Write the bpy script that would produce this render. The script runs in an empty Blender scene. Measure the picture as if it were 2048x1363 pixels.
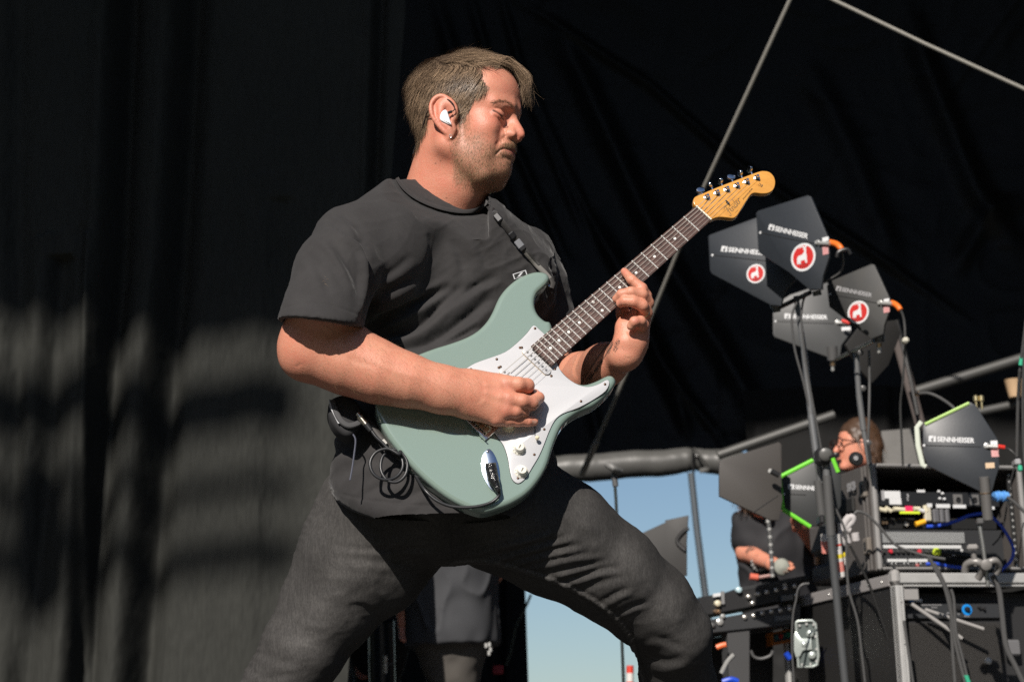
import bpy, math, random
import numpy as np
from mathutils import Vector, Matrix
R = math.radians
sc = bpy.context.scene
COL = sc.collection
# ------------------------------------------------------------------ camera
PITCH, ROLL, DIST, FPX = R(13.0), 0.034, 4.2, 3982.0
CAMZ = 1.2 - DIST * math.tan(PITCH)
CAM = np.array([0.0, -DIST, CAMZ])
_F = np.array([0, math.cos(PITCH), math.sin(PITCH)])
_U0 = np.array([0, -math.sin(PITCH), math.cos(PITCH)])
_R0 = np.array([1.0, 0, 0])
CU = _U0 * math.cos(ROLL) + _R0 * math.sin(ROLL)
CR = _R0 * math.cos(ROLL) - _U0 * math.sin(ROLL)
CT = -_F
cam = bpy.data.cameras.new('camera')
cam_o = bpy.data.objects.new('camera', cam)
COL.objects.link(cam_o)
cam.sensor_width = 36.0
cam.lens = FPX / 2048 * 36
cam.clip_start = 0.05
cam.clip_end = 4000
m = Matrix.Identity(4)
for i in range(3):
    m[i][0], m[i][1], m[i][2], m[i][3] = CR[i], CU[i], CT[i], CAM[i]
cam_o.matrix_world = m
sc.camera = cam_o
cam.dof.use_dof = True
cam.dof.focus_distance = 4.0
cam.dof.aperture_fstop = 6.3
# ------------------------------------------------------------------ light
SUN = Vector((-0.24, -0.78, 0.56)).normalized()
world = bpy.data.worlds.new('World')
sc.world = world
world.use_nodes = True
nt = world.node_tree
bg = nt.nodes['Background']
sky = nt.nodes.new('ShaderNodeTexSky')
sky.sky_type = 'NISHITA'
sky.sun_disc = False
sky.sun_elevation = math.asin(SUN.z)
sky.sun_rotation = math.atan2(SUN.x, SUN.y)
sky.dust_density = 0.5
sky.ozone_density = 3.0
nt.links.new(sky.outputs[0], bg.inputs[0])
bg.inputs[1].default_value = 0.062
sun = bpy.data.lights.new('sun', 'SUN')
sun.energy = 5.0
sun.angle = R(0.55)
sun.color = (1.0, 0.93, 0.85)
sun_o = bpy.data.objects.new('sun', sun)
COL.objects.link(sun_o)
sun_o.rotation_euler = SUN.to_track_quat('Z', 'Y').to_euler()
sc.view_settings.view_transform = 'Standard'
sc.view_settings.look = 'None'
sc.view_settings.exposure = 0.25
sc.view_settings.gamma = 1.0
sc.view_settings.use_curve_mapping = False
sc.cycles.max_bounces = 6
sc.cycles.use_denoising = False
sc.cycles.sample_clamp_indirect = 2.0

# ------------------------------------------------------------------ helpers
def A(*v):
    return np.array(v, dtype=float)
def P(px, py, Y=0.0):
    """point on the sight line of a photo pixel at world depth Y (used to measure the place)"""
    d = _F * FPX + CR * (px - 1024.0) - CU * (py - 681.5)
    return CAM + d * ((Y + DIST) / d[1])
def PD(px, py, dep):
    d = _F * FPX + CR * (px - 1024.0) - CU * (py - 681.5)
    return CAM + d * (dep / FPX)
def c2w(r, u, t):
    return CR * r + CU * u + CT * t
def proj(p):
    q = np.asarray(p) - CAM
    dz = q @ _F
    return np.stack([1024 + FPX * (q @ CR) / dz, 681.5 - FPX * (q @ CU) / dz], -1)
def nrm(v):
    v = np.asarray(v, float)
    return v / max(np.linalg.norm(v), 1e-9)

def thing(name, label, cat, loc=(0, 0, 0), group=None):
    o = bpy.data.objects.new(name, None)
    o.empty_display_size = 0.05
    COL.objects.link(o)
    o.location = tuple(loc)
    o['label'] = label
    o['category'] = cat
    if group: o['group'] = group
    return o
def tag(o, label, cat, group=None):
    o['label'] = label; o['category'] = cat
    if group: o['group'] = group
    return o
def world_loc(o):
    l = Vector(o.location)
    while o.parent:
        o = o.parent; l = l + Vector(o.location)
    return l
def put(name, me, mat=None, parent=None, struct=None):
    """link mesh (world coordinates) as ONE object; parents are never rotated, so location alone undoes them"""
    o = bpy.data.objects.new(name, me)
    COL.objects.link(o)
    if parent is not None:
        o.parent = parent
        o.location = -world_loc(parent)
    if mat is not None and len(me.materials) == 0:
        me.materials.append(mat)
    if struct: o['kind'] = struct
    return o
def mesh(name, verts, faces, smooth=False):
    me = bpy.data.meshes.new(name)
    verts = np.asarray(verts, dtype=np.float32)
    if isinstance(faces, np.ndarray) and faces.ndim == 2:
        n, k = faces.shape
        me.vertices.add(len(verts)); me.vertices.foreach_set('co', verts.ravel())
        me.loops.add(n * k); me.loops.foreach_set('vertex_index', faces.astype(np.int32).ravel())
        me.polygons.add(n); me.polygons.foreach_set('loop_start', np.arange(0, n * k, k, dtype=np.int32))
        me.update(calc_edges=True); me.validate()
    else:
        me.from_pydata([tuple(map(float, v)) for v in verts], [], faces)
        me.update()
    if smooth:
        me.polygons.foreach_set('use_smooth', [True] * len(me.polygons))
    return me

class MB:
    """collects shapes into one mesh"""
    def __init__(s): s.v = []; s.f = []; s.s = []
    def add(s, v, f, smooth=False):
        b = len(s.v)
        s.v.extend([tuple(map(float, x)) for x in v])
        s.f.extend([tuple(int(i) + b for i in x) for x in f])
        s.s.extend([smooth] * len(f))
        return s
    def build(s, name, mat, parent=None, struct=None):
        me = bpy.data.meshes.new(name)
        me.from_pydata(s.v, [], s.f); me.update()
        me.polygons.foreach_set('use_smooth', s.s)
        if any(s.s): me.set_sharp_from_angle(angle=R(38))
        return put(name, me, mat, parent, struct)
    def box(s, c, size, ax=None, bev=0.0):
        c = np.asarray(c, float); hx, hy, hz = [q / 2 for q in size]
        M = np.eye(3) if ax is None else np.array(ax, float)
        if bev <= 0:
            v = [c + M.T @ A(x * hx, y * hy, z * hz) for x in (-1, 1) for y in (-1, 1) for z in (-1, 1)]
            s.add(v, [(0, 1, 3, 2), (4, 6, 7, 5), (0, 4, 5, 1), (2, 3, 7, 6), (0, 2, 6, 4), (1, 5, 7, 3)])
            return s
        b = min(bev, hx * .95, hy * .95, hz * .95)
        v = []; idx = {}
        for x in (-1, 1):
            for y in (-1, 1):
                for z in (-1, 1):
                    for k in range(3):
                        p = [x * (hx - b), y * (hy - b), z * (hz - b)]
                        p[k] += (x, y, z)[k] * b
                        idx[(x, y, z, k)] = len(v); v.append(c + M.T @ np.array(p))
        f = []
        for k in range(3):
            o1, o2 = [(1, 2), (2, 0), (0, 1)][k]
            for sg in (-1, 1):
                q = []
                for a, b2 in ((-1, -1), (1, -1), (1, 1), (-1, 1)):
                    t = [0, 0, 0]; t[k] = sg; t[o1] = a; t[o2] = b2
                    q.append(idx[(*t, k)])
                f.append(q if sg > 0 else q[::-1])
        for k in range(3):
            o1, o2 = [(1, 2), (2, 0), (0, 1)][k]
            for a in (-1, 1):
                for b2 in (-1, 1):
                    t0 = [0, 0, 0]; t0[k] = -1; t0[o1] = a; t0[o2] = b2
                    t1 = list(t0); t1[k] = 1
                    q = [idx[(*t0, o1)], idx[(*t1, o1)], idx[(*t1, o2)], idx[(*t0, o2)]]
                    f.append(q if a * b2 < 0 else q[::-1])
        for x in (-1, 1):
            for y in (-1, 1):
                for z in (-1, 1):
                    q = [idx[(x, y, z, 0)], idx[(x, y, z, 1)], idx[(x, y, z, 2)]]
                    f.append(q if x * y * z > 0 else q[::-1])
        s.add(v, f); return s
    def tube(s, pts, r, n=8, cap=True, smooth=True, flat=None):
        pts = np.asarray(pts, float); m = len(pts)
        rr = np.full(m, r) if np.isscalar(r) else np.asarray(r, float)
        t = np.gradient(pts, axis=0); t /= np.maximum(np.linalg.norm(t, axis=1, keepdims=True), 1e-9)
        up = A(0, 0, 1) if abs(t[0][2]) < .9 else A(1, 0, 0)
        nn = nrm(np.cross(t[0], up)); v = []
        if flat is not None: nn = nrm(np.asarray(flat[0], float) - t[0] * (t[0] @ np.asarray(flat[0], float)))
        for i in range(m):
            nn = nrm(nn - t[i] * (nn @ t[i])); bb = np.cross(t[i], nn)
            for k in range(n):
                a = 2 * math.pi * k / n
                fl = 1.0 if flat is None else flat[1]
                v.append(pts[i] + rr[i] * (math.cos(a) * nn * fl + math.sin(a) * bb))
        f = [(i * n + k, i * n + (k + 1) % n, (i + 1) * n + (k + 1) % n, (i + 1) * n + k) for i in range(m - 1) for k in range(n)]
        b = len(s.v); s.add(v, f, smooth)
        if cap:
            s.f.append(tuple(b + k for k in range(n))[::-1]); s.f.append(tuple(b + (m - 1) * n + k for k in range(n))); s.s += [False, False]
        return s
    def lathe(s, c, axis, prof, n=16, smooth=True):
        """prof: (radius, height) pairs along axis"""
        axis = nrm(axis); up = A(0, 0, 1) if abs(axis[2]) < .9 else A(1, 0, 0)
        e1 = nrm(np.cross(up, axis)); e2 = np.cross(axis, e1); v = []
        for (r, h) in prof:
            for k in range(n):
                a = 2 * math.pi * k / n
                v.append(np.asarray(c) + axis * h + r * (math.cos(a) * e1 + math.sin(a) * e2))
        m = len(prof)
        f = [(i * n + k, i * n + (k + 1) % n, (i + 1) * n + (k + 1) % n, (i + 1) * n + k) for i in range(m - 1) for k in range(n)]
        b = len(s.v); s.add(v, f, smooth)
        s.f.append(tuple(b + k for k in range(n))[::-1]); s.f.append(tuple(b + (m - 1) * n + k for k in range(n))); s.s += [False, False]
        return s
    def prism(s, poly, o, ex, ey, ez, z0, z1, bev=0.0, steps=1):
        """extrude a 2D outline (in frame o,ex,ey) from height z0 to z1 along ez; edge rounded by bev on both faces"""
        poly = np.asarray(poly, float); n = len(poly)
        area = 0.5 * np.sum(poly[:, 0] * np.roll(poly[:, 1], -1) - np.roll(poly[:, 0], -1) * poly[:, 1])
        if area < 0: poly = poly[::-1]
        rings = []
        if bev > 0:
            for k in range(steps + 1):
                a = math.pi / 2 * k / steps
                rings.append((bev * (1 - math.sin(a)), z0 + bev * (1 - math.cos(a))))
            for k in range(steps + 1):
                a = math.pi / 2 * (1 - k / steps)
                rings.append((bev * (1 - math.sin(a)), z1 - bev * (1 - math.cos(a))))
        else:
            rings = [(0, z0), (0, z1)]
        d1 = poly - np.roll(poly, 1, 0); d2 = np.roll(poly, -1, 0) - poly
        n1 = np.stack([-d1[:, 1], d1[:, 0]], 1); n2 = np.stack([-d2[:, 1], d2[:, 0]], 1)
        n1 /= np.maximum(np.linalg.norm(n1, axis=1, keepdims=True), 1e-9); n2 /= np.maximum(np.linalg.norm(n2, axis=1, keepdims=True), 1e-9)
        nn = n1 + n2; l = np.maximum(np.sum(nn * n1, 1, keepdims=True), .35); nn = nn / l
        o, ex, ey, ez = map(np.asarray, (o, ex, ey, ez)); v = []
        for off, z in rings:
            q = poly + nn * off
            for x in q: v.append(o + ex * x[0] + ey * x[1] + ez * z)
        f = []
        for i in range(len(rings) - 1):
            for k in range(n):
                f.append((i * n + k, i * n + (k + 1) % n, (i + 1) * n + (k + 1) % n, (i + 1) * n + k))
        b = len(s.v)
        flip = np.dot(np.cross(ex, ey), ez) < 0
        if flip: f = [q[::-1] for q in f]
        s.add(v, f, steps > 1)
        c0 = tuple(b + k for k in range(n)); c1 = tuple(b + (len(rings) - 1) * n + k for k in range(n))
        s.f.append(c0 if flip else c0[::-1]); s.f.append(c1[::-1] if flip else c1); s.s += [False, False]
        return s

def spline(pts, n=8, closed=False):
    """Catmull-Rom through the points"""
    pts = np.asarray(pts, float); m = len(pts); out = []
    rng = range(m) if closed else range(m - 1)
    for i in rng:
        if closed: p0, p1, p2, p3 = pts[(i - 1) % m], pts[i], pts[(i + 1) % m], pts[(i + 2) % m]
        else: p0, p1, p2, p3 = pts[max(i - 1, 0)], pts[i], pts[i + 1], pts[min(i + 2, m - 1)]
        for k in range(n):
            t = k / n
            out.append(0.5 * ((2 * p1) + (-p0 + p2) * t + (2 * p0 - 5 * p1 + 4 * p2 - p3) * t * t + (-p0 + 3 * p1 - 3 * p2 + p3) * t ** 3))
    if not closed: out.append(pts[-1])
    return np.array(out)
def frame(n, up=(0, 0, 1)):
    """right-handed (ex, ey, ez=n) with ey near up"""
    n = nrm(n); ex = nrm(np.cross(up, n)); return ex, np.cross(n, ex), n
def disc(n, r, c=(0, 0)):
    return [(c[0] + r * math.cos(2 * math.pi * k / n), c[1] + r * math.sin(2 * math.pi * k / n)) for k in range(n)]
def rod(name, a, b, r, mat, parent=None, n=10, r2=None):
    return MB().tube([a, b], [r, r if r2 is None else r2], n).build(name, mat, parent)
def cord(name, pts, r, mat, parent=None, n=6, seg=8):
    return MB().tube(spline(pts, seg), r, n).build(name, mat, parent)
def text_mesh(s, size, o, ex, ey, mat, parent, name='lettering', shear=0.0, spacing=1.0, depth=0.0004, bold=0.0, width=None, align='LEFT'):
    cu = bpy.data.curves.new(name, 'FONT'); cu.body = s; cu.size = size; cu.shear = shear
    cu.space_character = spacing; cu.extrude = depth; cu.offset = bold; cu.align_x = align; cu.resolution_u = 3
    to = bpy.data.objects.new(name, cu); COL.objects.link(to)
    bpy.context.view_layer.update()
    me = bpy.data.meshes.new_from_object(to.evaluated_get(bpy.context.evaluated_depsgraph_get()))
    bpy.data.objects.remove(to); bpy.data.curves.remove(cu)
    me.name = name
    n = len(me.vertices); co = np.zeros(n * 3, np.float32); me.vertices.foreach_get('co', co); co = co.reshape(-1, 3)
    if width: co[:, 0] *= width / max(co[:, 0].max(), 1e-6)
    ez = np.cross(ex, ey)
    w = np.asarray(o) + co[:, :1] * np.asarray(ex) + co[:, 1:2] * np.asarray(ey) + co[:, 2:3] * ez
    me.vertices.foreach_set('co', w.astype(np.float32).ravel()); me.materials.clear()
    return put(name, me, mat, parent)

# ------------------------------------------------------------------ materials
MATS = {}
def mat(name, col, rough=.5, metal=0.0, bump=None, var=None, spec=.5, coat=0.0, sheen=0.0, sss=0.0, emit=None, trans=0.0, attr=None, coords='Object', grain=None, coatr=.05, alpha=None):
    """var=(scale, amount, colour2[, stretch]); bump=(scale, strength, distance[, stretch])"""
    if name in MATS: return MATS[name]
    ma = bpy.data.materials.new(name); ma.use_nodes = True; MATS[name] = ma
    t = ma.node_tree; b = t.nodes['Principled BSDF']; L = t.links.new
    b.inputs['Base Color'].default_value = (*col, 1); b.inputs['Roughness'].default_value = rough
    b.inputs['Metallic'].default_value = metal; b.inputs['Specular IOR Level'].default_value = spec
    b.inputs['Coat Weight'].default_value = coat; b.inputs['Coat Roughness'].default_value = coatr
    b.inputs['Sheen Weight'].default_value = sheen; b.inputs['Sheen Roughness'].default_value = .4
    b.inputs['Transmission Weight'].default_value = trans
    if sss: 
        b.inputs['Subsurface Weight'].default_value = sss; b.inputs['Subsurface Radius'].default_value = (1, .35, .2)
        b.inputs['Subsurface Scale'].default_value = .008
    if emit: b.inputs['Emission Color'].default_value = (*emit[0], 1); b.inputs['Emission Strength'].default_value = emit[1]
    tc = t.nodes.new('ShaderNodeTexCoord')
    def noise(scale, stretch=None, detail=4):
        n = t.nodes.new('ShaderNodeTexNoise'); n.inputs['Scale'].default_value = scale; n.inputs['Detail'].default_value = detail
        src = tc.outputs[coords]
        if stretch:
            mp = t.nodes.new('ShaderNodeMapping'); mp.inputs['Scale'].default_value = stretch; L(src, mp.inputs[0]); src = mp.outputs[0]
        L(src, n.inputs['Vector']); return n
    cur = None
    if attr:
        at = t.nodes.new('ShaderNodeVertexColor'); at.layer_name = attr; cur = at.outputs[0]
    for vv in ([var] if var and not isinstance(var, list) else (var or [])):
        n = noise(vv[0], vv[3] if len(vv) > 3 else None)
        rp = t.nodes.new('ShaderNodeMapRange'); rp.inputs[1].default_value = .38; rp.inputs[2].default_value = .66; rp.inputs[4].default_value = vv[1]
        L(n.outputs[0], rp.inputs[0])
        mx = t.nodes.new('ShaderNodeMix'); mx.data_type = 'RGBA'
        L(rp.outputs[0], mx.inputs['Factor'])
        if cur is not None: L(cur, mx.inputs[6])
        else: mx.inputs[6].default_value = (*col, 1)
        if attr and len(vv[2]) == 3 and cur is not None:
            mul = t.nodes.new('ShaderNodeMix'); mul.data_type = 'RGBA'; mul.blend_type = 'MULTIPLY'; mul.inputs['Factor'].default_value = 1
            L(cur, mul.inputs[6]); mul.inputs[7].default_value = (*vv[2], 1); L(mul.outputs[2], mx.inputs[7])
        else: mx.inputs[7].default_value = (*vv[2], 1)
        cur = mx.outputs[2]
    if cur is not None: L(cur, b.inputs['Base Color'])
    h = None
    for bb in ([bump] if bump and not isinstance(bump, list) else (bump or [])):
        n = noise(bb[0], bb[3] if len(bb) > 3 else None)
        bp = t.nodes.new('ShaderNodeBump'); bp.inputs['Strength'].default_value = bb[1]; bp.inputs['Distance'].default_value = bb[2]
        L(n.outputs[0], bp.inputs['Height'])
        if h is not None: L(h, bp.inputs['Normal'])
        h = bp.outputs[0]
    if h is not None: L(h, b.inputs['Normal'])
    return ma

# ------------------------------------------------------------------ implicit surfaces (bodies, cloth)
class Vol:
    def __init__(s, lo, hi, h, mk=.036):
        s.h = h; s.mk = mk; s.lo = np.asarray(lo, float); n = np.ceil((np.asarray(hi) - s.lo) / h).astype(int) + 1
        s.n = n; s.F = np.full(tuple(n), 0.05, np.float32)
    def _sub(s, lo, hi):
        a = np.clip(np.floor((np.asarray(lo) - s.lo) / s.h).astype(int), 0, s.n)
        b = np.clip(np.ceil((np.asarray(hi) - s.lo) / s.h).astype(int) + 1, 0, s.n)
        if np.any(b - a < 1): return None
        sl = tuple(slice(i, j) for i, j in zip(a, b))
        ax = [(s.lo[i] + s.h * np.arange(a[i], b[i])).astype(np.float32) for i in range(3)]
        return sl, ax[0][:, None, None], ax[1][None, :, None], ax[2][None, None, :]
    def _op(s, sl, d, k, op):
        F = s.F[sl]
        if op == '+':
            if k > 0:
                h = np.maximum(k - np.abs(F - d), 0) / k; s.F[sl] = np.minimum(F, d) - h * h * k * .25
            else: s.F[sl] = np.minimum(F, d)
        elif op == '-':
            d = -d
            if k > 0:
                h = np.maximum(k - np.abs(F - d), 0) / k; s.F[sl] = np.maximum(F, d) + h * h * k * .25
            else: s.F[sl] = np.maximum(F, d)
        elif op == '&':
            if k > 0:
                h = np.maximum(k - np.abs(F - d), 0) / k; s.F[sl] = np.maximum(F, d) + h * h * k * .25
            else: s.F[sl] = np.maximum(F, d)
    def cap(s, a, b, ra, rb=None, k=.01, op='+', flat=None):
        """tapered limb from a to b; flat=(direction, factor) thins it along a direction"""
        a = np.asarray(a, float); b = np.asarray(b, float); rb = ra if rb is None else rb
        m = max(ra, rb) + max(k, s.mk) + 3 * s.h
        q = s._sub(np.minimum(a, b) - m, np.maximum(a, b) + m)
        if q is None: return
        sl, X, Y, Z = q
        dx, dy, dz = X - np.float32(a[0]), Y - np.float32(a[1]), Z - np.float32(a[2])
        ab = b - a; L2 = max(float(ab @ ab), 1e-12)
        t = np.clip((dx * np.float32(ab[0]) + dy * np.float32(ab[1]) + dz * np.float32(ab[2])) / np.float32(L2), 0, 1)
        ex, ey, ez = dx - t * np.float32(ab[0]), dy - t * np.float32(ab[1]), dz - t * np.float32(ab[2])
        if flat is None: d = np.sqrt(ex * ex + ey * ey + ez * ez)
        else:
            nx, ny, nz = [np.float32(c) for c in nrm(flat[0])]
            e = ex * nx + ey * ny + ez * nz
            d = np.sqrt(ex * ex + ey * ey + ez * ez + e * e * np.float32(1 / flat[1] ** 2 - 1))
        d = d - (np.float32(ra) + np.float32(rb - ra) * t)
        s._op(sl, d, k, op)
    def chain(s, pts, rad, k=.01, op='+', flat=None):
        for i in range(len(pts) - 1): s.cap(pts[i], pts[i + 1], rad[i], rad[i + 1], k, op, flat)
    def ell(s, c, r, ax=None, k=.01, op='+'):
        c = np.asarray(c, float); r = np.asarray(r, float); M = np.eye(3) if ax is None else np.asarray(ax, float)
        e = np.sqrt(((M.T * r) ** 2).sum(1)) + max(k, s.mk) + 3 * s.h
        q = s._sub(c - e, c + e)
        if q is None: return
        sl, X, Y, Z = q
        dx, dy, dz = X - np.float32(c[0]), Y - np.float32(c[1]), Z - np.float32(c[2])
        k0 = 0; k1 = 0
        for i in range(3):
            u = (dx * np.float32(M[i][0]) + dy * np.float32(M[i][1]) + dz * np.float32(M[i][2])) / np.float32(r[i])
            k0 = k0 + u * u; k1 = k1 + (u / np.float32(r[i])) ** 2
        k0 = np.sqrt(k0); d = k0 * (k0 - 1) / np.maximum(np.sqrt(k1), 1e-6)
        s._op(sl, d, k, op)
    def half(s, p, n, k=.004, lo=None, hi=None):
        """keep only the side the normal points away from"""
        lo = s.lo if lo is None else lo; hi = s.lo + s.n * s.h if hi is None else hi
        sl, X, Y, Z = s._sub(lo, hi); n = nrm(n)
        d = (X - np.float32(p[0])) * np.float32(n[0]) + (Y - np.float32(p[1])) * np.float32(n[1]) + (Z - np.float32(p[2])) * np.float32(n[2])
        s._op(sl, d, k, '&')
    def extract(s, smooth=0):
        F = s.F; ins = F < 0
        a = ins[:-1, :-1, :-1]; allin = a.copy(); anyin = a.copy()
        C = [(0, 0, 0), (1, 0, 0), (0, 1, 0), (1, 1, 0), (0, 0, 1), (1, 0, 1), (0, 1, 1), (1, 1, 1)]
        nx, ny, nz = F.shape
        for c in C[1:]:
            q = ins[c[0]:nx - 1 + c[0], c[1]:ny - 1 + c[1], c[2]:nz - 1 + c[2]]
            allin &= q; anyin |= q
        I = np.argwhere(anyin & ~allin)
        vid = np.full((nx - 1, ny - 1, nz - 1), -1, np.int32); vid[tuple(I.T)] = np.arange(len(I))
        val = np.stack([F[I[:, 0] + c[0], I[:, 1] + c[1], I[:, 2] + c[2]] for c in C], 1)
        acc = np.zeros((len(I), 3)); cnt = np.zeros(len(I))
        for i in range(8):
            for j in range(i + 1, 8):
                if sum(abs(C[i][k] - C[j][k]) for k in range(3)) != 1: continue
                m = (val[:, i] < 0) != (val[:, j] < 0)
                t = val[m, i] / (val[m, i] - val[m, j])
                acc[m] += np.array(C[i]) + t[:, None] * (np.array(C[j]) - np.array(C[i])); cnt[m] += 1
        V = s.lo + s.h * (I + acc / cnt[:, None])
        faces = []
        for ax in range(3):
            sh = [slice(None)] * 3; s0 = list(sh); s1 = list(sh); s0[ax] = slice(0, -1); s1[ax] = slice(1, None)
            A0, A1 = ins[tuple(s0)], ins[tuple(s1)]
            u, w = [(1, 2), (2, 0), (0, 1)][ax]
            E = np.argwhere(A0 != A1)
            E = E[(E[:, u] > 0) & (E[:, w] > 0) & (E[:, u] < F.shape[u] - 1) & (E[:, w] < F.shape[w] - 1)]
            if not len(E): continue
            fl = A0[tuple(E.T)]
            def g(du, dw):
                e = E.copy(); e[:, u] -= du; e[:, w] -= dw; return vid[tuple(e.T)]
            q = np.stack([g(1, 1), g(0, 1), g(0, 0), g(1, 0)], 1)
            q[~fl] = q[~fl][:, ::-1]; faces.append(q)
        Q = np.concatenate(faces)
        Q = Q[(Q >= 0).all(1)]
        for _ in range(smooth):
            S = np.zeros_like(V); n = np.zeros(len(V))
            for k in range(4):
                i, j = Q[:, k], Q[:, (k + 1) % 4]
                for c in range(3): S[:, c] += np.bincount(i, V[j, c], len(V)) + np.bincount(j, V[i, c], len(V))
                n += np.bincount(i, minlength=len(V)) + np.bincount(j, minlength=len(V))
            V = V * .5 + .5 * S / np.maximum(n, 1)[:, None]
        return V, Q
def vnormals(V, Q):
    e1 = V[Q[:, 2]] - V[Q[:, 0]]; e2 = V[Q[:, 3]] - V[Q[:, 1]]; fn = np.cross(e1, e2)
    N = np.zeros_like(V)
    for k in range(4):
        for c in range(3): N[:, c] += np.bincount(Q[:, k], fn[:, c], len(V))
    return N / np.maximum(np.linalg.norm(N, axis=1, keepdims=True), 1e-12)
def relax(V, Q, it=2, lam=.5):
    for _ in range(it):
        S = np.zeros_like(V); n = np.zeros(len(V))
        for k in range(4):
            i, j = Q[:, k], Q[:, (k + 1) % 4]
            for c in range(3): S[:, c] += np.bincount(i, V[j, c], len(V)) + np.bincount(j, V[i, c], len(V))
            n += np.bincount(i, minlength=len(V)) + np.bincount(j, minlength=len(V))
        V = V * (1 - lam) + lam * S / np.maximum(n, 1)[:, None]
    return V
def join(parts):
    V = []; Q = []; b = 0
    for v, q in parts: V.append(v); Q.append(q + b); b += len(v)
    return np.concatenate(V), np.concatenate(Q)
def set_colors(me, name, C):
    ca = me.color_attributes.new(name, 'FLOAT_COLOR', 'POINT')
    C = np.concatenate([C, np.ones((len(C), 1))], 1).astype(np.float32)
    ca.data.foreach_set('color', C.ravel())
def polydist(Q2, line):
    """distance of 2D/3D points to a polyline, and position along it 0..1"""
    line = np.asarray(line, float); best = np.full(len(Q2), 1e9); tt = np.zeros(len(Q2)); side = np.zeros(len(Q2))
    L = np.r_[0, np.cumsum(np.linalg.norm(np.diff(line, axis=0), axis=1))]
    for i in range(len(line) - 1):
        a, b = line[i], line[i + 1]; ab = b - a; l2 = ab @ ab
        t = np.clip((Q2 - a) @ ab / l2, 0, 1); e = Q2 - a - t[:, None] * ab
        d = np.linalg.norm(e, axis=1); m = d < best
        best[m] = d[m]; tt[m] = (L[i] + t[m] * math.sqrt(l2)) / L[-1]
        if Q2.shape[1] == 2: side[m] = (ab[0] * e[m, 1] - ab[1] * e[m, 0]) / math.sqrt(l2)
    return best, tt, side
_rs = np.random.RandomState(7)
_NT = _rs.rand(64, 64, 64).astype(np.float32)
def vnoise(p, sc_):
    """smooth value noise -1..1 at 3D points"""
    q = np.asarray(p) * sc_ + 31.7; i = np.floor(q).astype(int); f = q - i; f = f * f * (3 - 2 * f); i %= 64; j = (i + 1) % 64
    r = 0
    for a in (0, 1):
        for b in (0, 1):
            for c in (0, 1):
                w = (f[:, 0] if a else 1 - f[:, 0]) * (f[:, 1] if b else 1 - f[:, 1]) * (f[:, 2] if c else 1 - f[:, 2])
                r = r + w * _NT[(j if a else i)[:, 0], (j if b else i)[:, 1], (j if c else i)[:, 2]]
    return r * 2 - 1

def crumple(p, sc_, seed=0.0):
    """sharp little ridges between soft hollows, the way thin cloth creases; warped so that no direction repeats"""
    p = np.asarray(p) + seed
    w = np.stack([vnoise(p + 3.1, sc_ * .5), vnoise(p + 7.7, sc_ * .5), vnoise(p + 11.3, sc_ * .5)], 1) * (.55 / sc_)
    return (1 - np.abs(vnoise(p + w, sc_)) * 2.2).clip(-1, 1) ** 3
# ================================================================== the stage, its roof, drapes and back fabric
def sst_(x, a, b):
    t = np.clip((np.asarray(x, float) - a) / (b - a), 0, 1); return t * t * (3 - 2 * t)
deck = mat('stage_deck', (.035, .034, .033), rough=.7, var=(3, .5, (.05, .048, .045)), bump=(60, .2, .002))
MB().box((1.0, 3.6, -.06), (13.0, 13.0, .12)).build('stage_floor', deck, None, 'structure')
MB().box((0, 0, -1.65), (3000, 3000, .1)).build('ground', mat('grass_field', (.07, .09, .035), rough=.95, var=(.4, .6, (.10, .10, .05))), None, 'structure')
# black drape on the left of the stage: a hanging cloth with deep folds
def drape(name, label, px0, px1, Y, z0, z1, mat_, folds, nx, nz, amp, seed, loc=None, group=None, small=1.0, lean=0):
    xa = P(px0, 700, Y)[0]; xb = P(px1, 700, Y)[0]
    X, Z = np.meshgrid(np.linspace(xa, xb, nx), np.linspace(z0, z1, nz), indexing='ij')
    if lean: X = xa + (X - xa) * (1 - lean * (1 - np.clip(Z / 3.2, 0, 1)))
    V = np.stack([X.ravel(), np.full(X.size, float(Y)), Z.ravel()], 1)
    q = proj(V); off = np.zeros(len(V))
    for line, w, a in folds:
        d, t, sd = polydist(q, line); off += a * np.exp(-(sd / w) ** 2) * (d < 4 * w) - a * .45 * np.exp(-((sd - 1.9 * w) / w) ** 2) * (d < 6 * w)
    sx = V * A(1, 0, .10)
    off += amp * (vnoise(sx + seed, 2.2) * .55 + vnoise(sx + seed, 6) * .22) + small * (.0045 * vnoise(V * A(1, 0, .22) + seed, 26) + .0028 * vnoise(V * A(1, 0, .35) + seed, 60) + .0012 * vnoise(V * A(1, 0, .6), 130))
    V[:, 1] += off
    I = np.arange(nx * nz).reshape(nx, nz); Q = np.stack([I[:-1, :-1], I[1:, :-1], I[1:, 1:], I[:-1, 1:]], -1).reshape(-1, 4)
    o = put(name, mesh(name, V, Q, True), mat_, None); tag(o, label, 'curtain'); return o
cloth_b = mat('drape_black', (.034, .035, .032), rough=.85, spec=.06, var=[(1.2, .6, (.044, .045, .041)), (90, .35, (.022, .0225, .021), (1, 1, .15))], bump=(300, .2, .002))
drape('stage_curtain', 'tall black drape with vertical folds behind the guitarist, sun on its lower part', -700, 826, 3.0, 0.02, 4.9, cloth_b,
      [([(265, -200), (240, 500), (205, 900), (160, 1500)], 24, .11), ([(405, -300), (360, 500), (330, 800), (270, 1500)], 28, .11),
       ([(120, 600), (90, 1000), (40, 1500)], 22, .05), ([(770, -200), (750, 400), (740, 1400)], 12, .05), ([(40, -200), (30, 1400)], 22, .03), ([(560, 500), (540, 1400)], 26, .018), ([(180, 500), (170, 1400)], 8, -.02)],
      560, 420, .07, 0.0, lean=.115)
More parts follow.
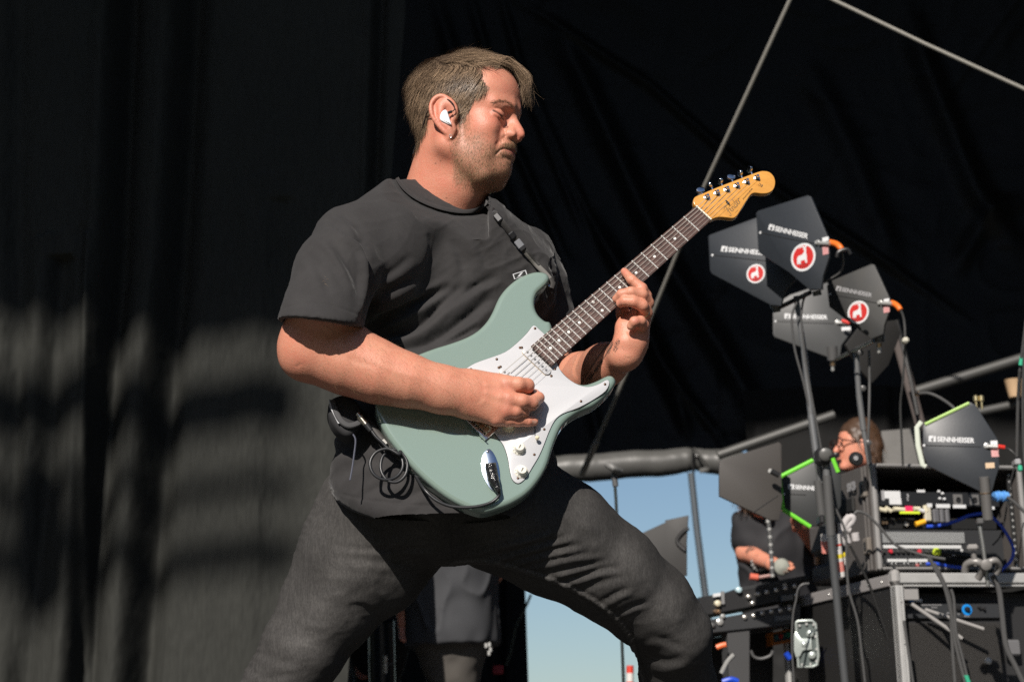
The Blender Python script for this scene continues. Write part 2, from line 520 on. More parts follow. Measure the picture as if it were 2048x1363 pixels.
# tent fabric closing the back and right: one big taut sheet with radiating creases
vin = mat('tent_vinyl', (.0085, .0083, .0074), rough=.45, spec=.18, var=(.8, .7, (.0105, .0105, .0098)), bump=(40, .12, .006))
def sheet(name, px0, px1, pyt, pyb, Yf, nx, ny, folds, mat_, noise=.02):
    U, W = np.meshgrid(np.linspace(0, 1, nx), np.linspace(0, 1, ny), indexing='ij'); V = []
    V = np.array([P(px0 + (px1 - px0) * u, pyt(px0 + (px1 - px0) * u) * (1 - w) + pyb(px0 + (px1 - px0) * u) * w, Yf(u, w)) for u, w in zip(U.ravel(), W.ravel())])
    q = proj(V); off = np.zeros(len(V))
    for line, w, a in folds:
        d, t, sd = polydist(q, line); ed = np.clip(np.minimum(t, 1 - t) * 5, 0, 1)
        off += a * ed * np.exp(-(d / w) ** 2)
    off += noise * vnoise(V, .9) + noise * .3 * vnoise(V, 3) + noise * .35 * crumple(V @ np.array([[.8, 0, .6], [0, 1, 0], [-.6, 0, .8]]) * A(1.6, 1, .35), 1.5) + noise * .25 * crumple(V, 4)
    V[:, 1] -= off
    I = np.arange(nx * ny).reshape(nx, ny); Q = np.stack([I[:-1, 1:], I[1:, 1:], I[1:, :-1], I[:-1, :-1]], -1).reshape(-1, 4)
    return put(name, mesh(name, V, Q, True), mat_, None)
fold = [([(860, -50), (930, 200), (1060, 520), (1120, 700)], 14, .05), ([(930, -50), (1010, 250), (1150, 560)], 8, .04), ([(990, -50), (1060, 200), (1180, 500)], 7, .035), ([(1040, 120), (1130, 330), (1240, 560)], 6, .03),
        ([(1090, 0), (1330, 520), (1440, 700), (1560, 905)], 22, .07), ([(1180, 420), (1280, 620), (1400, 870)], 14, .05), ([(1290, 690), (1350, 800), (1380, 880)], 12, .05), ([(1230, 560), (1330, 740), (1460, 900)], 8, .04),
        ([(1000, -20), (1300, 170), (1480, 330), (1760, 520), (1960, 660)], 7, .035), ([(1800, -20), (1860, 160), (1950, 380), (2050, 520)], 24, .06), ([(1900, 560), (1980, 420), (2060, 400)], 20, .03),
        ([(1600, 100), (1700, 300), (1800, 560)], 26, .04), ([(1150, 600), (1180, 800), (1200, 900)], 10, .03)]
sheet('tent_fabric', 690, 2500, lambda x: -420, lambda x: 926 - (x - 1130) * .03 if x < 1440 else 898, lambda u, w: 8.6 - .3 * u + .25 * math.sin(w * 3.1), 300, 240, fold, vin).__setitem__('kind', 'structure')
# black backing behind the equipment on the right, and behind the man in grey on the left
blk = mat('backing_black', (.010, .010, .010), rough=.8)
def backing(name, label, pxs, Y, m_=blk, thick=.02, cat='curtain'):
    pts = [P(x, y, Y) for x, y in pxs]; o = pts[0]
    q = MB(); q.prism([((p - o)[0], (p - o)[2]) for p in pts], o, A(1, 0, 0), A(0, 0, 1), A(0, -1, 0), 0, thick, 0); ob = q.build(name, m_, None); tag(ob, label, cat); return ob
drape('rear_curtain', 'narrow black curtain hanging in folds at the edge of the sky opening', 640, 1034, 7.4, .02, 3.4, mat('drape_rear', (.015, .015, .015), rough=.85, spec=.15), [([(1000, 900), (1005, 1400)], 9, .05), ([(1020, 900), (1012, 1400)], 7, -.04), ([(980, 900), (985, 1400)], 7, .03)], 120, 30, .05, 3.0, small=2)
drape('rear_curtain', 'black curtain hanging behind the drummer and the rack case', 1482, 2600, 8.2, .02, 2.72, mat('drape_rear', (.015, .015, .015), rough=.85, spec=.15), [([(1500, 900), (1490, 1400)], 9, .05), ([(1790, 700), (1800, 1000)], 12, .05)], 160, 40, .10, 5.0)
# sagging vinyl roll along the foot of the tent fabric, tied with a strap
rollm = mat('rolled_vinyl', (.080, .080, .077), rough=.42, spec=.5, var=(3, .6, (.105, .105, .10)), bump=[(4, .35, .03), (13, .15, .01)])
RO = thing('rolled_tarpaulin', 'rolled grey vinyl tarpaulin tied up above the strip of blue sky', 'tarpaulin', tuple(P(1290, 922, 8.0)))
rp_ = [P(x, y, 8.0) for x, y in [(1010, 948), (1110, 940), (1180, 934), (1260, 929), (1330, 924), (1375, 920), (1387, 918), (1400, 919), (1440, 924), (1500, 934)]]
rr = [.080, .083, .086, .084, .082, .076, .060, .070, .080, .082]
L_ = spline(rp_, 8); r0_ = np.interp(np.linspace(0, 9, len(L_)), range(10), rr) * (1 + .012 * np.sin(np.arange(len(L_)) * 1.3)); L_[:, 2] -= .004 * np.sin(np.arange(len(L_)) * .45); MB().tube(L_, r0_, 32).build('roll', rollm, RO)
MB().tube([P(1386, 895, 7.9), P(1385, 920, 7.90), P(1388, 944, 7.93)], .012, 8, flat=((1, 0, 0), .6)).build('tie_strap', mat('strap_black', (.015, .015, .015), rough=.6), RO)
MB().tube(spline([P(1389, 897, 7.88), P(1403, 915, 7.86), P(1418, 934, 7.87), P(1400, 941, 7.90)], 4), .017, 8, flat=((1, 0, 1), .5)).build('tie_end', rollm, RO)
# aluminium tent post and cross pipes
alu = mat('pipe_aluminium', (.085, .085, .082), rough=.45, metal=.3, bump=(8, .2, .004))
post = MB().tube([P(1382, 945, 7.7), P(1394, 1060, 7.7), P(1412, 1200, 7.7), P(1440, 1420, 7.7)], .021, 14).build('tent_post', mat('post_grey', (.085, .10, .115), rough=.45, metal=.3), None); tag(post, 'thin grey tent post standing in front of the blue sky opening', 'post')
for nm, lab, a_, b_, r_, y_ in (('scaffold_pipe', 'grey scaffold pipe rising to the right edge above the beige cup', (1826, 784), (2200, 668), .028, 6.2),
                               ('scaffold_pipe', 'scaffold pipe running behind the drummer above the black panel', (1436, 910), (1668, 829), .028, 7.4),
                               ('scaffold_pipe', 'short bright pipe under the beige cup', (1935, 828), (2200, 772), .022, 6.0)):
    o_ = MB().tube([P(*a_, y_), P(*b_, y_)], r_, 14).build(nm, alu, None); tag(o_, lab, 'pipe')
ropem = mat('steel_cable', (.30, .29, .26), rough=.55, metal=.3, bump=(300, .6, .002, (1, 1, .3)))
o_ = MB().tube([P(1625, -120, 4.2), P(1580, 0, 4.3), P(1410, 370, 5.0), P(1300, 640, 5.6), P(1192, 885, 6.2)], [.0095, .0095, .0098, .0105, .0115], 10).build('guy_cable', ropem, None); tag(o_, 'thin grey guy cable slanting down behind the guitar neck', 'cable')
MB().tube([P(1193, 883, 6.19), P(1164, 948, 6.35)], .017, 10).build('cable_sleeve', mat('sleeve_beige', (.34, .31, .26), rough=.6), o_)
o_ = MB().tube([P(1560, -60, 4.4), P(1666, 0, 4.4), P(1850, 88, 4.4), P(2048, 178, 4.4), P(2300, 290, 4.4)], .0088, 10).build('guy_cable', ropem, None); tag(o_, 'pale cable crossing the top right corner of the dark tent', 'cable')
# stage roof out of view, front edge set by how far back sun reaches
roofm = mat('roof_membrane', (.03, .03, .03), rough=.7)
MB().prism([(-5.5, -3.3), (-1.5, -3.15), (2.5, -3.35), (7.9, -3.2), (7.9, 10.3), (-5.5, 10.3)], A(0, 0, 10.6), A(1, 0, 0), A(0, 1, 0), A(0, 0, 1), 0, .06).build('stage_roof', roofm, None, 'structure')
va = MB().prism([(-9.5, 11.48), (-6.2, 11.44), (-5.4, 11.30), (-4.05, 11.24), (-4.05, 13.3), (-9.5, 13.3)], A(0, -10.0, 0), A(1, 0, 0), A(0, 0, 1), A(0, -1, 0), 0, .03).build('front_sun_blocker', roofm, None); tag(va, 'black banner, unseen, added to keep sun off the upper drape', 'blocker')  # unseen panel added to hold sun off the upper drape
for x in (-7.6, 7.9):
    for y in (-2.0, 10.0):
        o_ = MB().box((x - .02, y, 4.45), (.30, .30, 12.2)).build('roof_tower', alu, None); tag(o_, 'aluminium roof tower at the %s %s corner of the stage' % ('left' if x < 0 else 'right', 'front' if y < 0 else 'rear'), 'tower')

for x_, nm in ((-6.9, 'left'), (7.2, 'right')):  # curtains added out of view to stop sky light from the sides
    nk = 60; q = MB(); pts_ = [A(x_ + .06 * math.sin(k * 1.9), -.9 + 10.6 * k / (nk - 1), 0) for k in range(nk)]
    q.add([p + A(0, 0, z_) for p in pts_ for z_ in (0.02, 9.6)], [(2 * k, 2 * k + 2, 2 * k + 3, 2 * k + 1) for k in range(nk - 1)], True)
    tag(q.build('unseen_side_curtain', cloth_b, None), 'unseen black side curtain added to block sky light on the %s side' % nm, 'curtain')
# unseen truss added so its chords and lamp bodies throw bands on the drape
TRU = thing('shadow_band_truss', 'unseen aluminium truss added to throw soft shadow bands on the drape', 'truss', (-6.2, -10.0, 10.5))
for z_, r_ in ((11.06, .075), (10.98, .060), (10.72, .045), (10.47, .060)): MB().tube([A(-10.5, -10.0, z_), A(-4.8, -10.0, z_)], r_, 12).build('chord', alu, TRU)
for k in range(7): MB().tube([A(-9.9 + .72 * k, -10.0, 10.47), A(-9.6 + .72 * k, -10.0, 11.06)], .022, 8).build('brace', alu, TRU)
for x_, z_, w_ in ((-5.70, 10.52, .28), (-6.05, 10.80, .20)):  # lamp bodies added for their dark patch on the drape
    l_ = thing('shade_lamp_body', 'unseen lamp body on the truss, added to darken the drape, %s of two' % ('larger' if w_ > .25 else 'smaller'), 'lamp', (x_, -10.0, z_)); MB().lathe(A(x_, -10.0, z_ - .25), A(0, .3, 1), [(w_ * .4, 0), (w_ * .5, .1), (w_ * .45, .35), (w_ * .2, .5)], 18).build('housing', roofm, l_)
MB().box((-10.6, -10.0, 5.8), (.3, .3, 14.8)).build('tower', alu, TRU)

# unseen belt of trees, added to block low sky light from the drapes
nb, nh = 420, 26; vb_ = []
for i in range(nb):
    a = R(200 + 140 * i / (nb - 1)) if True else 0
    for j in range(nh):
        f = j / (nh - 1); top = 21 + 4.5 * vnoise(np.array([[i * .09, 3.0, 1.0]]), 1.0)[0] + 2.0 * vnoise(np.array([[i * .37, 9.0, 2.0]]), 1.0)[0]
        r_ = 62 + 3.0 * vnoise(np.array([[i * .25, f * 6, 5.0]]), 1.0)[0] + 1.6 * vnoise(np.array([[i * .8, f * 18, 7.0]]), 1.0)[0] - 3 * math.sin(math.pi * f)
        vb_.append((r_ * math.cos(a), r_ * math.sin(a), -1.6 + top * f))
I_ = np.arange(nb * nh).reshape(nb, nh); Qb = np.stack([I_[:-1, :-1], I_[:-1, 1:], I_[1:, 1:], I_[1:, :-1]], -1).reshape(-1, 4)
sky_blocker = put('low_sky_blocker', mesh('low_sky_blocker', np.array(vb_), Qb, False), mat('sky_blocker_green', (.035, .055, .022), rough=.9, var=(1.2, .7, (.06, .085, .03))), None); tag(sky_blocker, 'unseen green tree belt added to block low sky light from the stage', 'sky_blocker'); sky_blocker['kind'] = 'stuff'
# ================================================================== the guitarist: head
def _rot(v, ax, a):
    c, s = math.cos(a), math.sin(a); v = np.array(v, float)
    if ax == 'x': return A(v[0], c * v[1] - s * v[2], s * v[1] + c * v[2])
    if ax == 'y': return A(c * v[0] + s * v[2], v[1], -s * v[0] + c * v[2])
    return A(c * v[0] - s * v[1], s * v[0] + c * v[1], v[2])
HYAW, HPIT, HROL, HS = R(25), R(1.5), R(11), 1.11
def _hv(v):
    v = _rot(v, 'x', -HROL); v = _rot(v, 'z', -HPIT); v = _rot(v, 'y', -HYAW); return c2w(*v)
HF, HL, HU = _hv((1, 0, 0)), _hv((0, 0, -1)), _hv((0, 1, 0))
HAX = np.array([HF, HL, HU])
_ear = PD(893, 236, 4.06)
HO = _ear + HL * .079 * HS
def H(x, y, z): return HO + HS * (HF * x + HL * y + HU * z)
def toH(V): return ((V - HO) @ HAX.T) / HS
HV = Vol(HO - A(.19, .17, .22), HO + A(.19, .17, .21), .0016)
def he(c, r, k=.01, op='+', rot=None):
    ax = HAX
    if rot is not None:
        a, ang = rot
        M = np.array([_rot((1, 0, 0), a, ang), _rot((0, 1, 0), a, ang), _rot((0, 0, 1), a, ang)]); ax = M @ HAX
    HV.ell(H(*c), np.array(r) * HS, ax, k * HS, op)
def hc(a, b, ra, rb=None, k=.01, op='+', flat=None):
    if flat: flat = (flat[0][0] * HF + flat[0][1] * HL + flat[0][2] * HU, flat[1])
    HV.cap(H(*a), H(*b), ra * HS, (ra if rb is None else rb) * HS, k * HS, op, flat)
he((-.006, 0, .058), (.099, .077, .086), .01)
he((-.036, 0, .040), (.071, .071, .080), .02)
he((.044, 0, .060), (.054, .064, .060), .02)
he((.045, 0, .002), (.045, .060, .062), .02)
he((.053, 0, -.045), (.041, .046, .048), .02)
for s in (-1, 1):
    hc((-.002, s * .059, -.045), (.060, s * .030, -.090), .016, .020, .03)
    hc((-.004, s * .062, .0), (-.002, s * .059, -.045), .014, .016, .03)
    he((.060, s * .044, -.008), (.026, .018, .020), .022)
    he((.048, s * .039, -.045), (.034, .021, .036), .02)
    hc((.0925, s * .012, .0405), (.077, s * .043, .0375), .0105, .0095, .016)
    he((.0985, s * .024, .0215), (.0085, .0120, .0080), .010, '-')
he((.082, 0, -.076), (.018, .024, .021), .02)
he((.082, 0, -.045), (.0195, .027, .024), .016)
# neck
NB = PD(892, 440, 4.15)
HV.cap(H(-.022, 0, -.02), NB + c2w(-.016, .0, -.01), .060 * HS, .076, .03)
HV.cap(H(-.03, 0, -.05), NB + c2w(-.055, -.03, -.02), .048 * HS, .066, .03)
HV.cap(H(-.012, 0, -.05), NB + c2w(-.002, .0, -.01), .055 * HS, .070, .03)
hc((.028, 0, -.070), (.004, 0, -.11), .040, .04, .03)
# nose
hc((.0945, 0, .024), (.1130, 0, -.003), .0068, .0066, .011)
hc((.107, 0, -.002), (.1168, 0, -.0108), .0072, .0070, .007)
hc((.096, 0, .0), (.101, 0, -.010), .011, .0115, .012)
for s in (-1, 1):
    he((.1020, s * .0150, -.0140), (.0110, .0058, .0070), .005)
    hc((.101, s * .011, -.006), (.091, s * .021, -.018), .006, .005, .010)
    he((.1085, s * .0080, -.0225), (.0060, .0032, .0050), .003, '-')
hc((.1125, 0, -.0185), (.101, 0, -.0225), .0042, .005, .004)
# closed-down lids over the eyes
for s in (-1, 1):
    he((.0800, s * .0340, .0170), (.0135, .0165, .0125), .006)
# mouth
he((.0930, 0, -.0335), (.0125, .025, .0095), .010)
he((.0890, 0, -.0495), (.0125, .022, .0080), .010)
# ears
def ear(s):
    def E(a, b, o):
        a = a * 1.08 + .004; b = b * 1.22 - .006
        ca, sa = math.cos(R(16)), math.sin(R(16))
        return (.000 + a * ca + b * -sa * 1.0 - o * .25, s * (.0735 + o * .92 - a * .22), .004 + a * sa + b * ca)
    hc(E(-.004, .004, .004), E(.002, -.018, .003), .012, .008, .008, flat=((-.25, s, 0), .6))
    rim = [(.008, .006), (.0105, .018), (.006, .030), (-.004, .0355), (-.0145, .031), (-.020, .019), (-.0195, .004), (-.014, -.011), (-.0075, -.022)]
    out = [.002, .007, .012, .0145, .0165, .0185, .0175, .013, .009]
    sp = spline([(a, b, o) for (a, b), o in zip(rim, out)], 3)
    fl = ((-.2, s, .1), .55)
    for i in range(len(sp) - 1):       # the cup of the ear, then its rolled rim
        hc(E(sp[i][0] * .66, sp[i][1] * .70, sp[i][2] * .62), E(sp[i + 1][0] * .66, sp[i + 1][1] * .70, sp[i + 1][2] * .62), .0115, None, .004, flat=fl)
        hc(E(*sp[i]), E(*sp[i + 1]), .0040, None, .0025)
    he(E(-.002, -.0250, .006), (.0085, .0050, .0105), .006)
    he(E(.002, .000, .0165), (.0090, .0085, .0125), .004, '-')
    hc(E(-.011, .022, .021), E(-.0125, .006, .021), .0038, .003, .004, '-')
    hc(E(-.004, .024, .014), E(-.009, .004, .013), .0028, .0026, .004)
    hc(E(-.009, .004, .013), E(-.003, -.012, .011), .0028, .0032, .004)
    he(E(.0085, -.003, .008), (.0045, .004, .006), .004)
    return E
EAR = ear(-1); ear(1)
V, Q = HV.extract(1)
N = vnormals(V, Q)
def groove(V, N, pts, w, d, seg=5, fade=True, snap=False):
    L = spline(pts, seg)
    if snap:
        L = np.array([V[np.argmin(((V - p) ** 2).sum(1))] for p in L])
        for _ in range(3): L[1:-1] = .5 * L[1:-1] + .25 * (L[:-2] + L[2:])
    lo, hi = L.min(0) - 4 * w, L.max(0) + 4 * w
    m = np.where(((V > lo) & (V < hi)).all(1))[0]
    if not len(m): return
    D, t, _ = polydist(V[m], L)
    f = np.clip(np.minimum(t, 1 - t) * 6, 0, 1) if fade else 1
    V[m] -= N[m] * (d * np.exp(-(D / w) ** 2) * f)[:, None]
def hg(pts, w, d, both=True, fade=True):
    for s in ((-1, 1) if both else (1,)):
        groove(V, N, [H(p[0], p[1] * s, p[2]) for p in pts], w, d, fade=fade, snap=True)
EYESLIT = [(.0780, .0480, .0205), (.0870, .0410, .0160), (.0920, .0340, .0125), (.0910, .0240, .0105)]
hg(EYESLIT, .0018, .0022)
hg([(.0780, .0500, .0265), (.0885, .0400, .0265), (.0920, .0310, .0245), (.091, .0210, .0215)], .0018, .0022)
hg([(.079, .0475, .0130), (.0875, .0380, .0060), (.089, .025, .0045)], .0026, .0016)
hg([(.107, 0, -.0425), (.1045, .010, -.0425), (.0990, .0180, -.0425), (.0930, .0240, -.0445), (.088, .029, -.050), (.084, .032, -.056)], .0022, .0030, fade=False)
hg([(.104, .0, -.0585), (.099, .014, -.0585), (.092, .024, -.0600)], .0048, .0024)
hg([(.098, .022, -.020), (.090, .031, -.032), (.082, .037, -.044)], .0045, .0020)
hg([(.094, .0215, -.0070), (.0945, .0235, -.0140), (.0960, .0195, -.0215)], .0028, .0022)
# inside the collar the neck runs on into the shoulders
HEADV, HEADQ = V, Q
# ------------------------------------------------------------------ skin colours, hair, stubble
from mathutils.kdtree import KDTree
def inpoly(q, poly):
    x, y = q[:, 0], q[:, 1]; c = np.zeros(len(q), bool); n = len(poly)
    for i in range(n):
        x1, y1 = poly[i]; x2, y2 = poly[i - 1]
        m = ((y1 > y) != (y2 > y)) & (x < (x2 - x1) * (y - y1) / ((y2 - y1) or 1e-9) + x1); c ^= m
    return c
def sst(x, a, b):
    t = np.clip((np.asarray(x, float) - a) / (b - a), 0, 1); return t * t * (3 - 2 * t)
def skin_colors(V, N, seed=0, red=None):
    n = vnoise(V, 45 + seed) * .5 + vnoise(V, 130) * .3 + vnoise(V, 420) * .35
    base = A(.585, .292, .192); redc = A(.580, .205, .138)
    w = np.clip(.35 + .35 * n, 0, 1)
    if red is not None: w = np.clip(w + red, 0, 1)
    C = base * (1 - w[:, None]) + redc * w[:, None]
    C *= (1 + .05 * vnoise(V, 900))[:, None]
    return C
HEADV, HEADQ = V, Q
N = vnormals(V, Q)
Vh = toH(V); Vm = Vh.copy(); Vm[:, 1] = -np.abs(Vm[:, 1])
PXm = proj(HO + HS * (Vm @ HAX))
HAIRPOLY = [(957, 124), (1000, 126), (1045, 130), (1080, 40), (760, 40), (760, 330), (815, 318), (832, 296), (846, 262), (858, 232), (866, 205), (884, 190), (899, 204), (913, 232), (922, 252), (936, 228), (948, 205), (960, 190), (978, 178), (966, 158)]
isear = (np.abs(Vh[:, 1]) > .078) & (Vh[:, 0] > -.04) & (Vh[:, 0] < .03) & (Vh[:, 2] < .05) & (Vh[:, 2] > -.04)
hm = inpoly(PXm + 3.2 * np.stack([vnoise(Vh, 110), vnoise(Vh + 5, 110)], 1) + 2.5 * np.stack([vnoise(Vh, 420), vnoise(Vh + 5, 420)], 1), HAIRPOLY) & ~isear
g = lambda x, y, z, r: np.exp(-(((Vh[:, 0] - x) ** 2 + (np.abs(Vh[:, 1]) - y) ** 2 + (Vh[:, 2] - z) ** 2) / r ** 2))
red = .45 * g(.075, .048, -.002, .030) + .8 * g(.120, .0, -.012, .018) + .5 * g(.0, .085, .0, .04) + .35 * g(.08, .02, .07, .04) + .3 * g(-.02, .06, -.10, .06)
HC = skin_colors(V, N, 0, red)
# beard shadow
bd = sst(-Vh[:, 2], .008, .040) * sst(Vh[:, 0], .018, .045) * sst(-Vh[:, 2], .13, .105)
bd = np.maximum(bd, sst(Vh[:, 0], .008, .022) * sst(-Vh[:, 0], -.050, -.030) * sst(-Vh[:, 2], -.02, .0) * sst(-Vh[:, 2], .13, .105))
chk = g(.085, .040, -.014, .024)
bd = bd * (1 - np.clip(chk * 1.6, 0, 1)) * (1 - np.clip(g(.10, 0, -.010, .03) * 2, 0, 1))
lips = np.clip(g(.105, .006, -.0425, .007) * 1.8 + g(.098, .018, -.0445, .006), 0, 1)
bd *= (1 - lips); bd = np.clip(bd + .45 * (g(.106, .008, -.032, .010) + g(.098, .020, -.037, .008)) * (Vh[:, 2] < -.021) * (1 - lips), 0, 1)
HC = HC * (1 - .34 * bd[:, None]) + A(.24, .155, .105) * .34 * bd[:, None]
HC = HC * (1 - lips[:, None] * .8) + A(.36, .11, .09) * lips[:, None] * .8
for s in (-1, 1):
    L_ = np.array([V[np.argmin(((V - p) ** 2).sum(1))] for p in spline([H(p[0], p[1] * s, p[2]) for p in EYESLIT], 4)])
    d, _, _ = polydist(V, L_)
    k = np.exp(-(d / .0023) ** 2)[:, None]; HC = HC * (1 - .92 * k) + A(.025, .012, .010) * .92 * k
d, t, _ = polydist(V, np.array([V[np.argmin(((V - p) ** 2).sum(1))] for p in spline([H(*p) for p in [(.108, 0, -.0425), (.1045, -.010, -.0425), (.0990, -.0180, -.0425), (.0930, -.0240, -.0445), (.088, -.029, -.050)]], 4)]))
k = np.exp(-(d / .0018) ** 2)[:, None]; HC = HC * (1 - .7 * k) + A(.10, .03, .025) * .7 * k
HC = HC * (1 - .55 * hm[:, None]) + A(.10, .06, .04) * .55 * hm[:, None]
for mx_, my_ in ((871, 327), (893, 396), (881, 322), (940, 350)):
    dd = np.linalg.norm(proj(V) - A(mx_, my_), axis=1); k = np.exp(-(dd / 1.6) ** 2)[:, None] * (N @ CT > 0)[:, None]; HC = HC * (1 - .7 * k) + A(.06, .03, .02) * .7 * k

kd = KDTree(len(V))
for i, v in enumerate(V): kd.insert(v, i)
kd.balance()
def ribbons(strands, widths, colors, name, material, parent, view=None):
    """strands: (n,k,3); flat tapered hairs lying roughly square to the given outward normals"""
    S = np.asarray(strands); n, k, _ = S.shape
    T = np.gradient(S, axis=1); T /= np.maximum(np.linalg.norm(T, axis=2, keepdims=True), 1e-9)
    W = np.cross(T, view[:, None, :] if view.ndim == 2 else view); W /= np.maximum(np.linalg.norm(W, axis=2, keepdims=True), 1e-9)
    tap = np.linspace(1, 0, k) ** .6; tap = np.maximum(tap, .12) * np.minimum(1, np.linspace(.5, 4, k))
    W = W * (np.asarray(widths)[:, None] * tap[None, :])[:, :, None] * .5
    VV = np.stack([S - W, S + W], 2).reshape(-1, 3)
    b = (np.arange(n) * k * 2)[:, None] + (np.arange(k - 1) * 2)[None, :]
    QQ = np.stack([b, b + 1, b + 3, b + 2], -1).reshape(-1, 4)
    me = mesh(name, VV, QQ, True)
    set_colors(me, 'tint', np.repeat(np.asarray(colors), k * 2, 0))
    return put(name, me, material, parent)
rs = np.random.RandomState(3)
EARM = np.abs(Vh[:, 1]) > .074
def grow(idx, field, length, thick, steps, jit=.12, clump=.0, root=.0005, kdt=None, KN=None, KV=None):
    kdt = kdt or kd; KN = N if KN is None else KN; KV = V if KV is None else KV
    out = np.zeros((len(idx), steps + 1, 3)); nrms = np.zeros((len(idx), 3))
    for a, i in enumerate(idx):
        p = KV[i] + rs.normal(0, .0006, 3); n = KN[i]; nrms[a] = n
        L = length[a]; th = thick[a]; j = rs.normal(0, jit, 3); out[a, 0] = p + n * root
        for s_ in range(steps):
            d = field(p, n) + j
            d = d - n * (d @ n); d = d / max(np.linalg.norm(d), 1e-9)
            p = p + d * (L / steps)
            co, q, dist = kdt.find(p); n = KN[q]; f = (s_ + 1) / steps
            off = root + th * (1 - (1 - f) ** 2)
            h = (p - KV[q]) @ n
            p = p + n * (off - h) * (.8 if h < off else .35)
            out[a, s_ + 1] = p
    return out, nrms
def hdir(x, y, z): return HF * x + HL * y + HU * z
CR_ = A(-.045, -.01, .13)       # crown, where the hair starts from
def hair_field(p, n):
    q = toH(p[None])[0]; nl = HAX @ n
    up = float(sst(q[2], .082, .118)); fr = float(sst(q[0], .0, .06))
    side = A(-.42 + .25 * float(sst(-q[0], .02, .08)), 0, -1.0)
    nape = A(.25, 0, -1.0)
    side = side + (nape - side) * float(sst(-q[2], -.03, .04)) * float(sst(-q[0], .0, .05))
    if q[1] > 0: top = A(.55, .9, -.8)
    else: top = A(1.0, .10 + .45 * fr, .0)
    back = A(-.25, 0, -1.0)
    b = float(sst(-q[0], .015, .06))
    top = top * (1 - b) + back * b
    w = up * (1 if q[1] < 0 else 1)
    return hdir(*(side * (1 - w) + top * w))
cand = np.where(hm)[0]
wt = np.ones(len(cand)); idx = rs.choice(cand, 21000)
zz = Vh[idx]
topw = sst(zz[:, 2], .085, .12); backw = sst(-zz[:, 0], .02, .08)
length = (.018 + .040 * topw + .014 * backw + .008 * sst(zz[:, 2], .03, .08)) * rs.uniform(.7, 1.15, len(idx))
lowf = sst(-zz[:, 2], -.045, .0) * sst(zz[:, 0], -.02, .02)
length *= (1 - .5 * lowf)
T0 = .0035 + .0105 * sst(zz[:, 2], .045, .10) + .010 * backw * sst(zz[:, 2], -.02, .04) + .004 * topw
T0 *= (1 - .6 * lowf)
th = T0 * rs.uniform(.25, 1.0, len(idx)) ** .7
st, nr = grow(idx, hair_field, length, th, 7, .13)
def hair_colors(n, lo=(.045, .029, .019), hi=(.420, .290, .185), p=1.2, at=None):
    k = rs.uniform(0, 1, n)[:, None] ** p
    if at is not None: k = np.clip(.65 * k + .35 * np.clip(.5 + 1.1 * vnoise(at * A(1, 1, .45), 150)[:, None] + .4 * vnoise(at, 60)[:, None], 0, 1), 0, 1)
    return np.array(lo) * (1 - k) + np.array(hi) * k
HAIR_S, HAIR_N = [st], [nr]
# the long fringe combed over from the parting and hanging down past the far side of the forehead
fr_s = []
nf = 850
for a in range(nf):
    u = rs.uniform(0, 1); v = rs.normal(0, 1) * .5
    x0 = .02 + .052 * u; y0 = -.048 + .060 * rs.uniform(0, 1)
    p0 = A(x0, y0, .130 - .6 * max(0, x0 - .03) - .10 * abs(y0))
    w = np.clip(y0 / .06 + .8, 0, 1.2)
    end = A(.106 + rs.normal(0, .0045), .016 + .020 * w + rs.normal(0, .006), .078 - .034 * rs.uniform(0, 1) ** 1.6 * (.3 + w * .6))
    m1 = A(.070 + .012 * u, -.018 + .04 * w * .8, .132 + rs.normal(0, .0025)); m2 = A(.1045 + rs.normal(0, .003), .004 + .028 * w, .104 + rs.normal(0, .004))
    if rs.rand() < .16: end += rs.normal(0, .008, 3); m2 = m2 + rs.normal(0, .004, 3)
    line = spline(np.array([p0, m1, m2, end]), 12)
    ii = np.linspace(0, len(line) - 1, 14).astype(int); fr_s.append([H(*line[k]) for k in ii])
HAIR_F = (np.array(fr_s), np.tile(nrm(HU * .5 - HL * .6 + HF * .5), (nf, 1)))
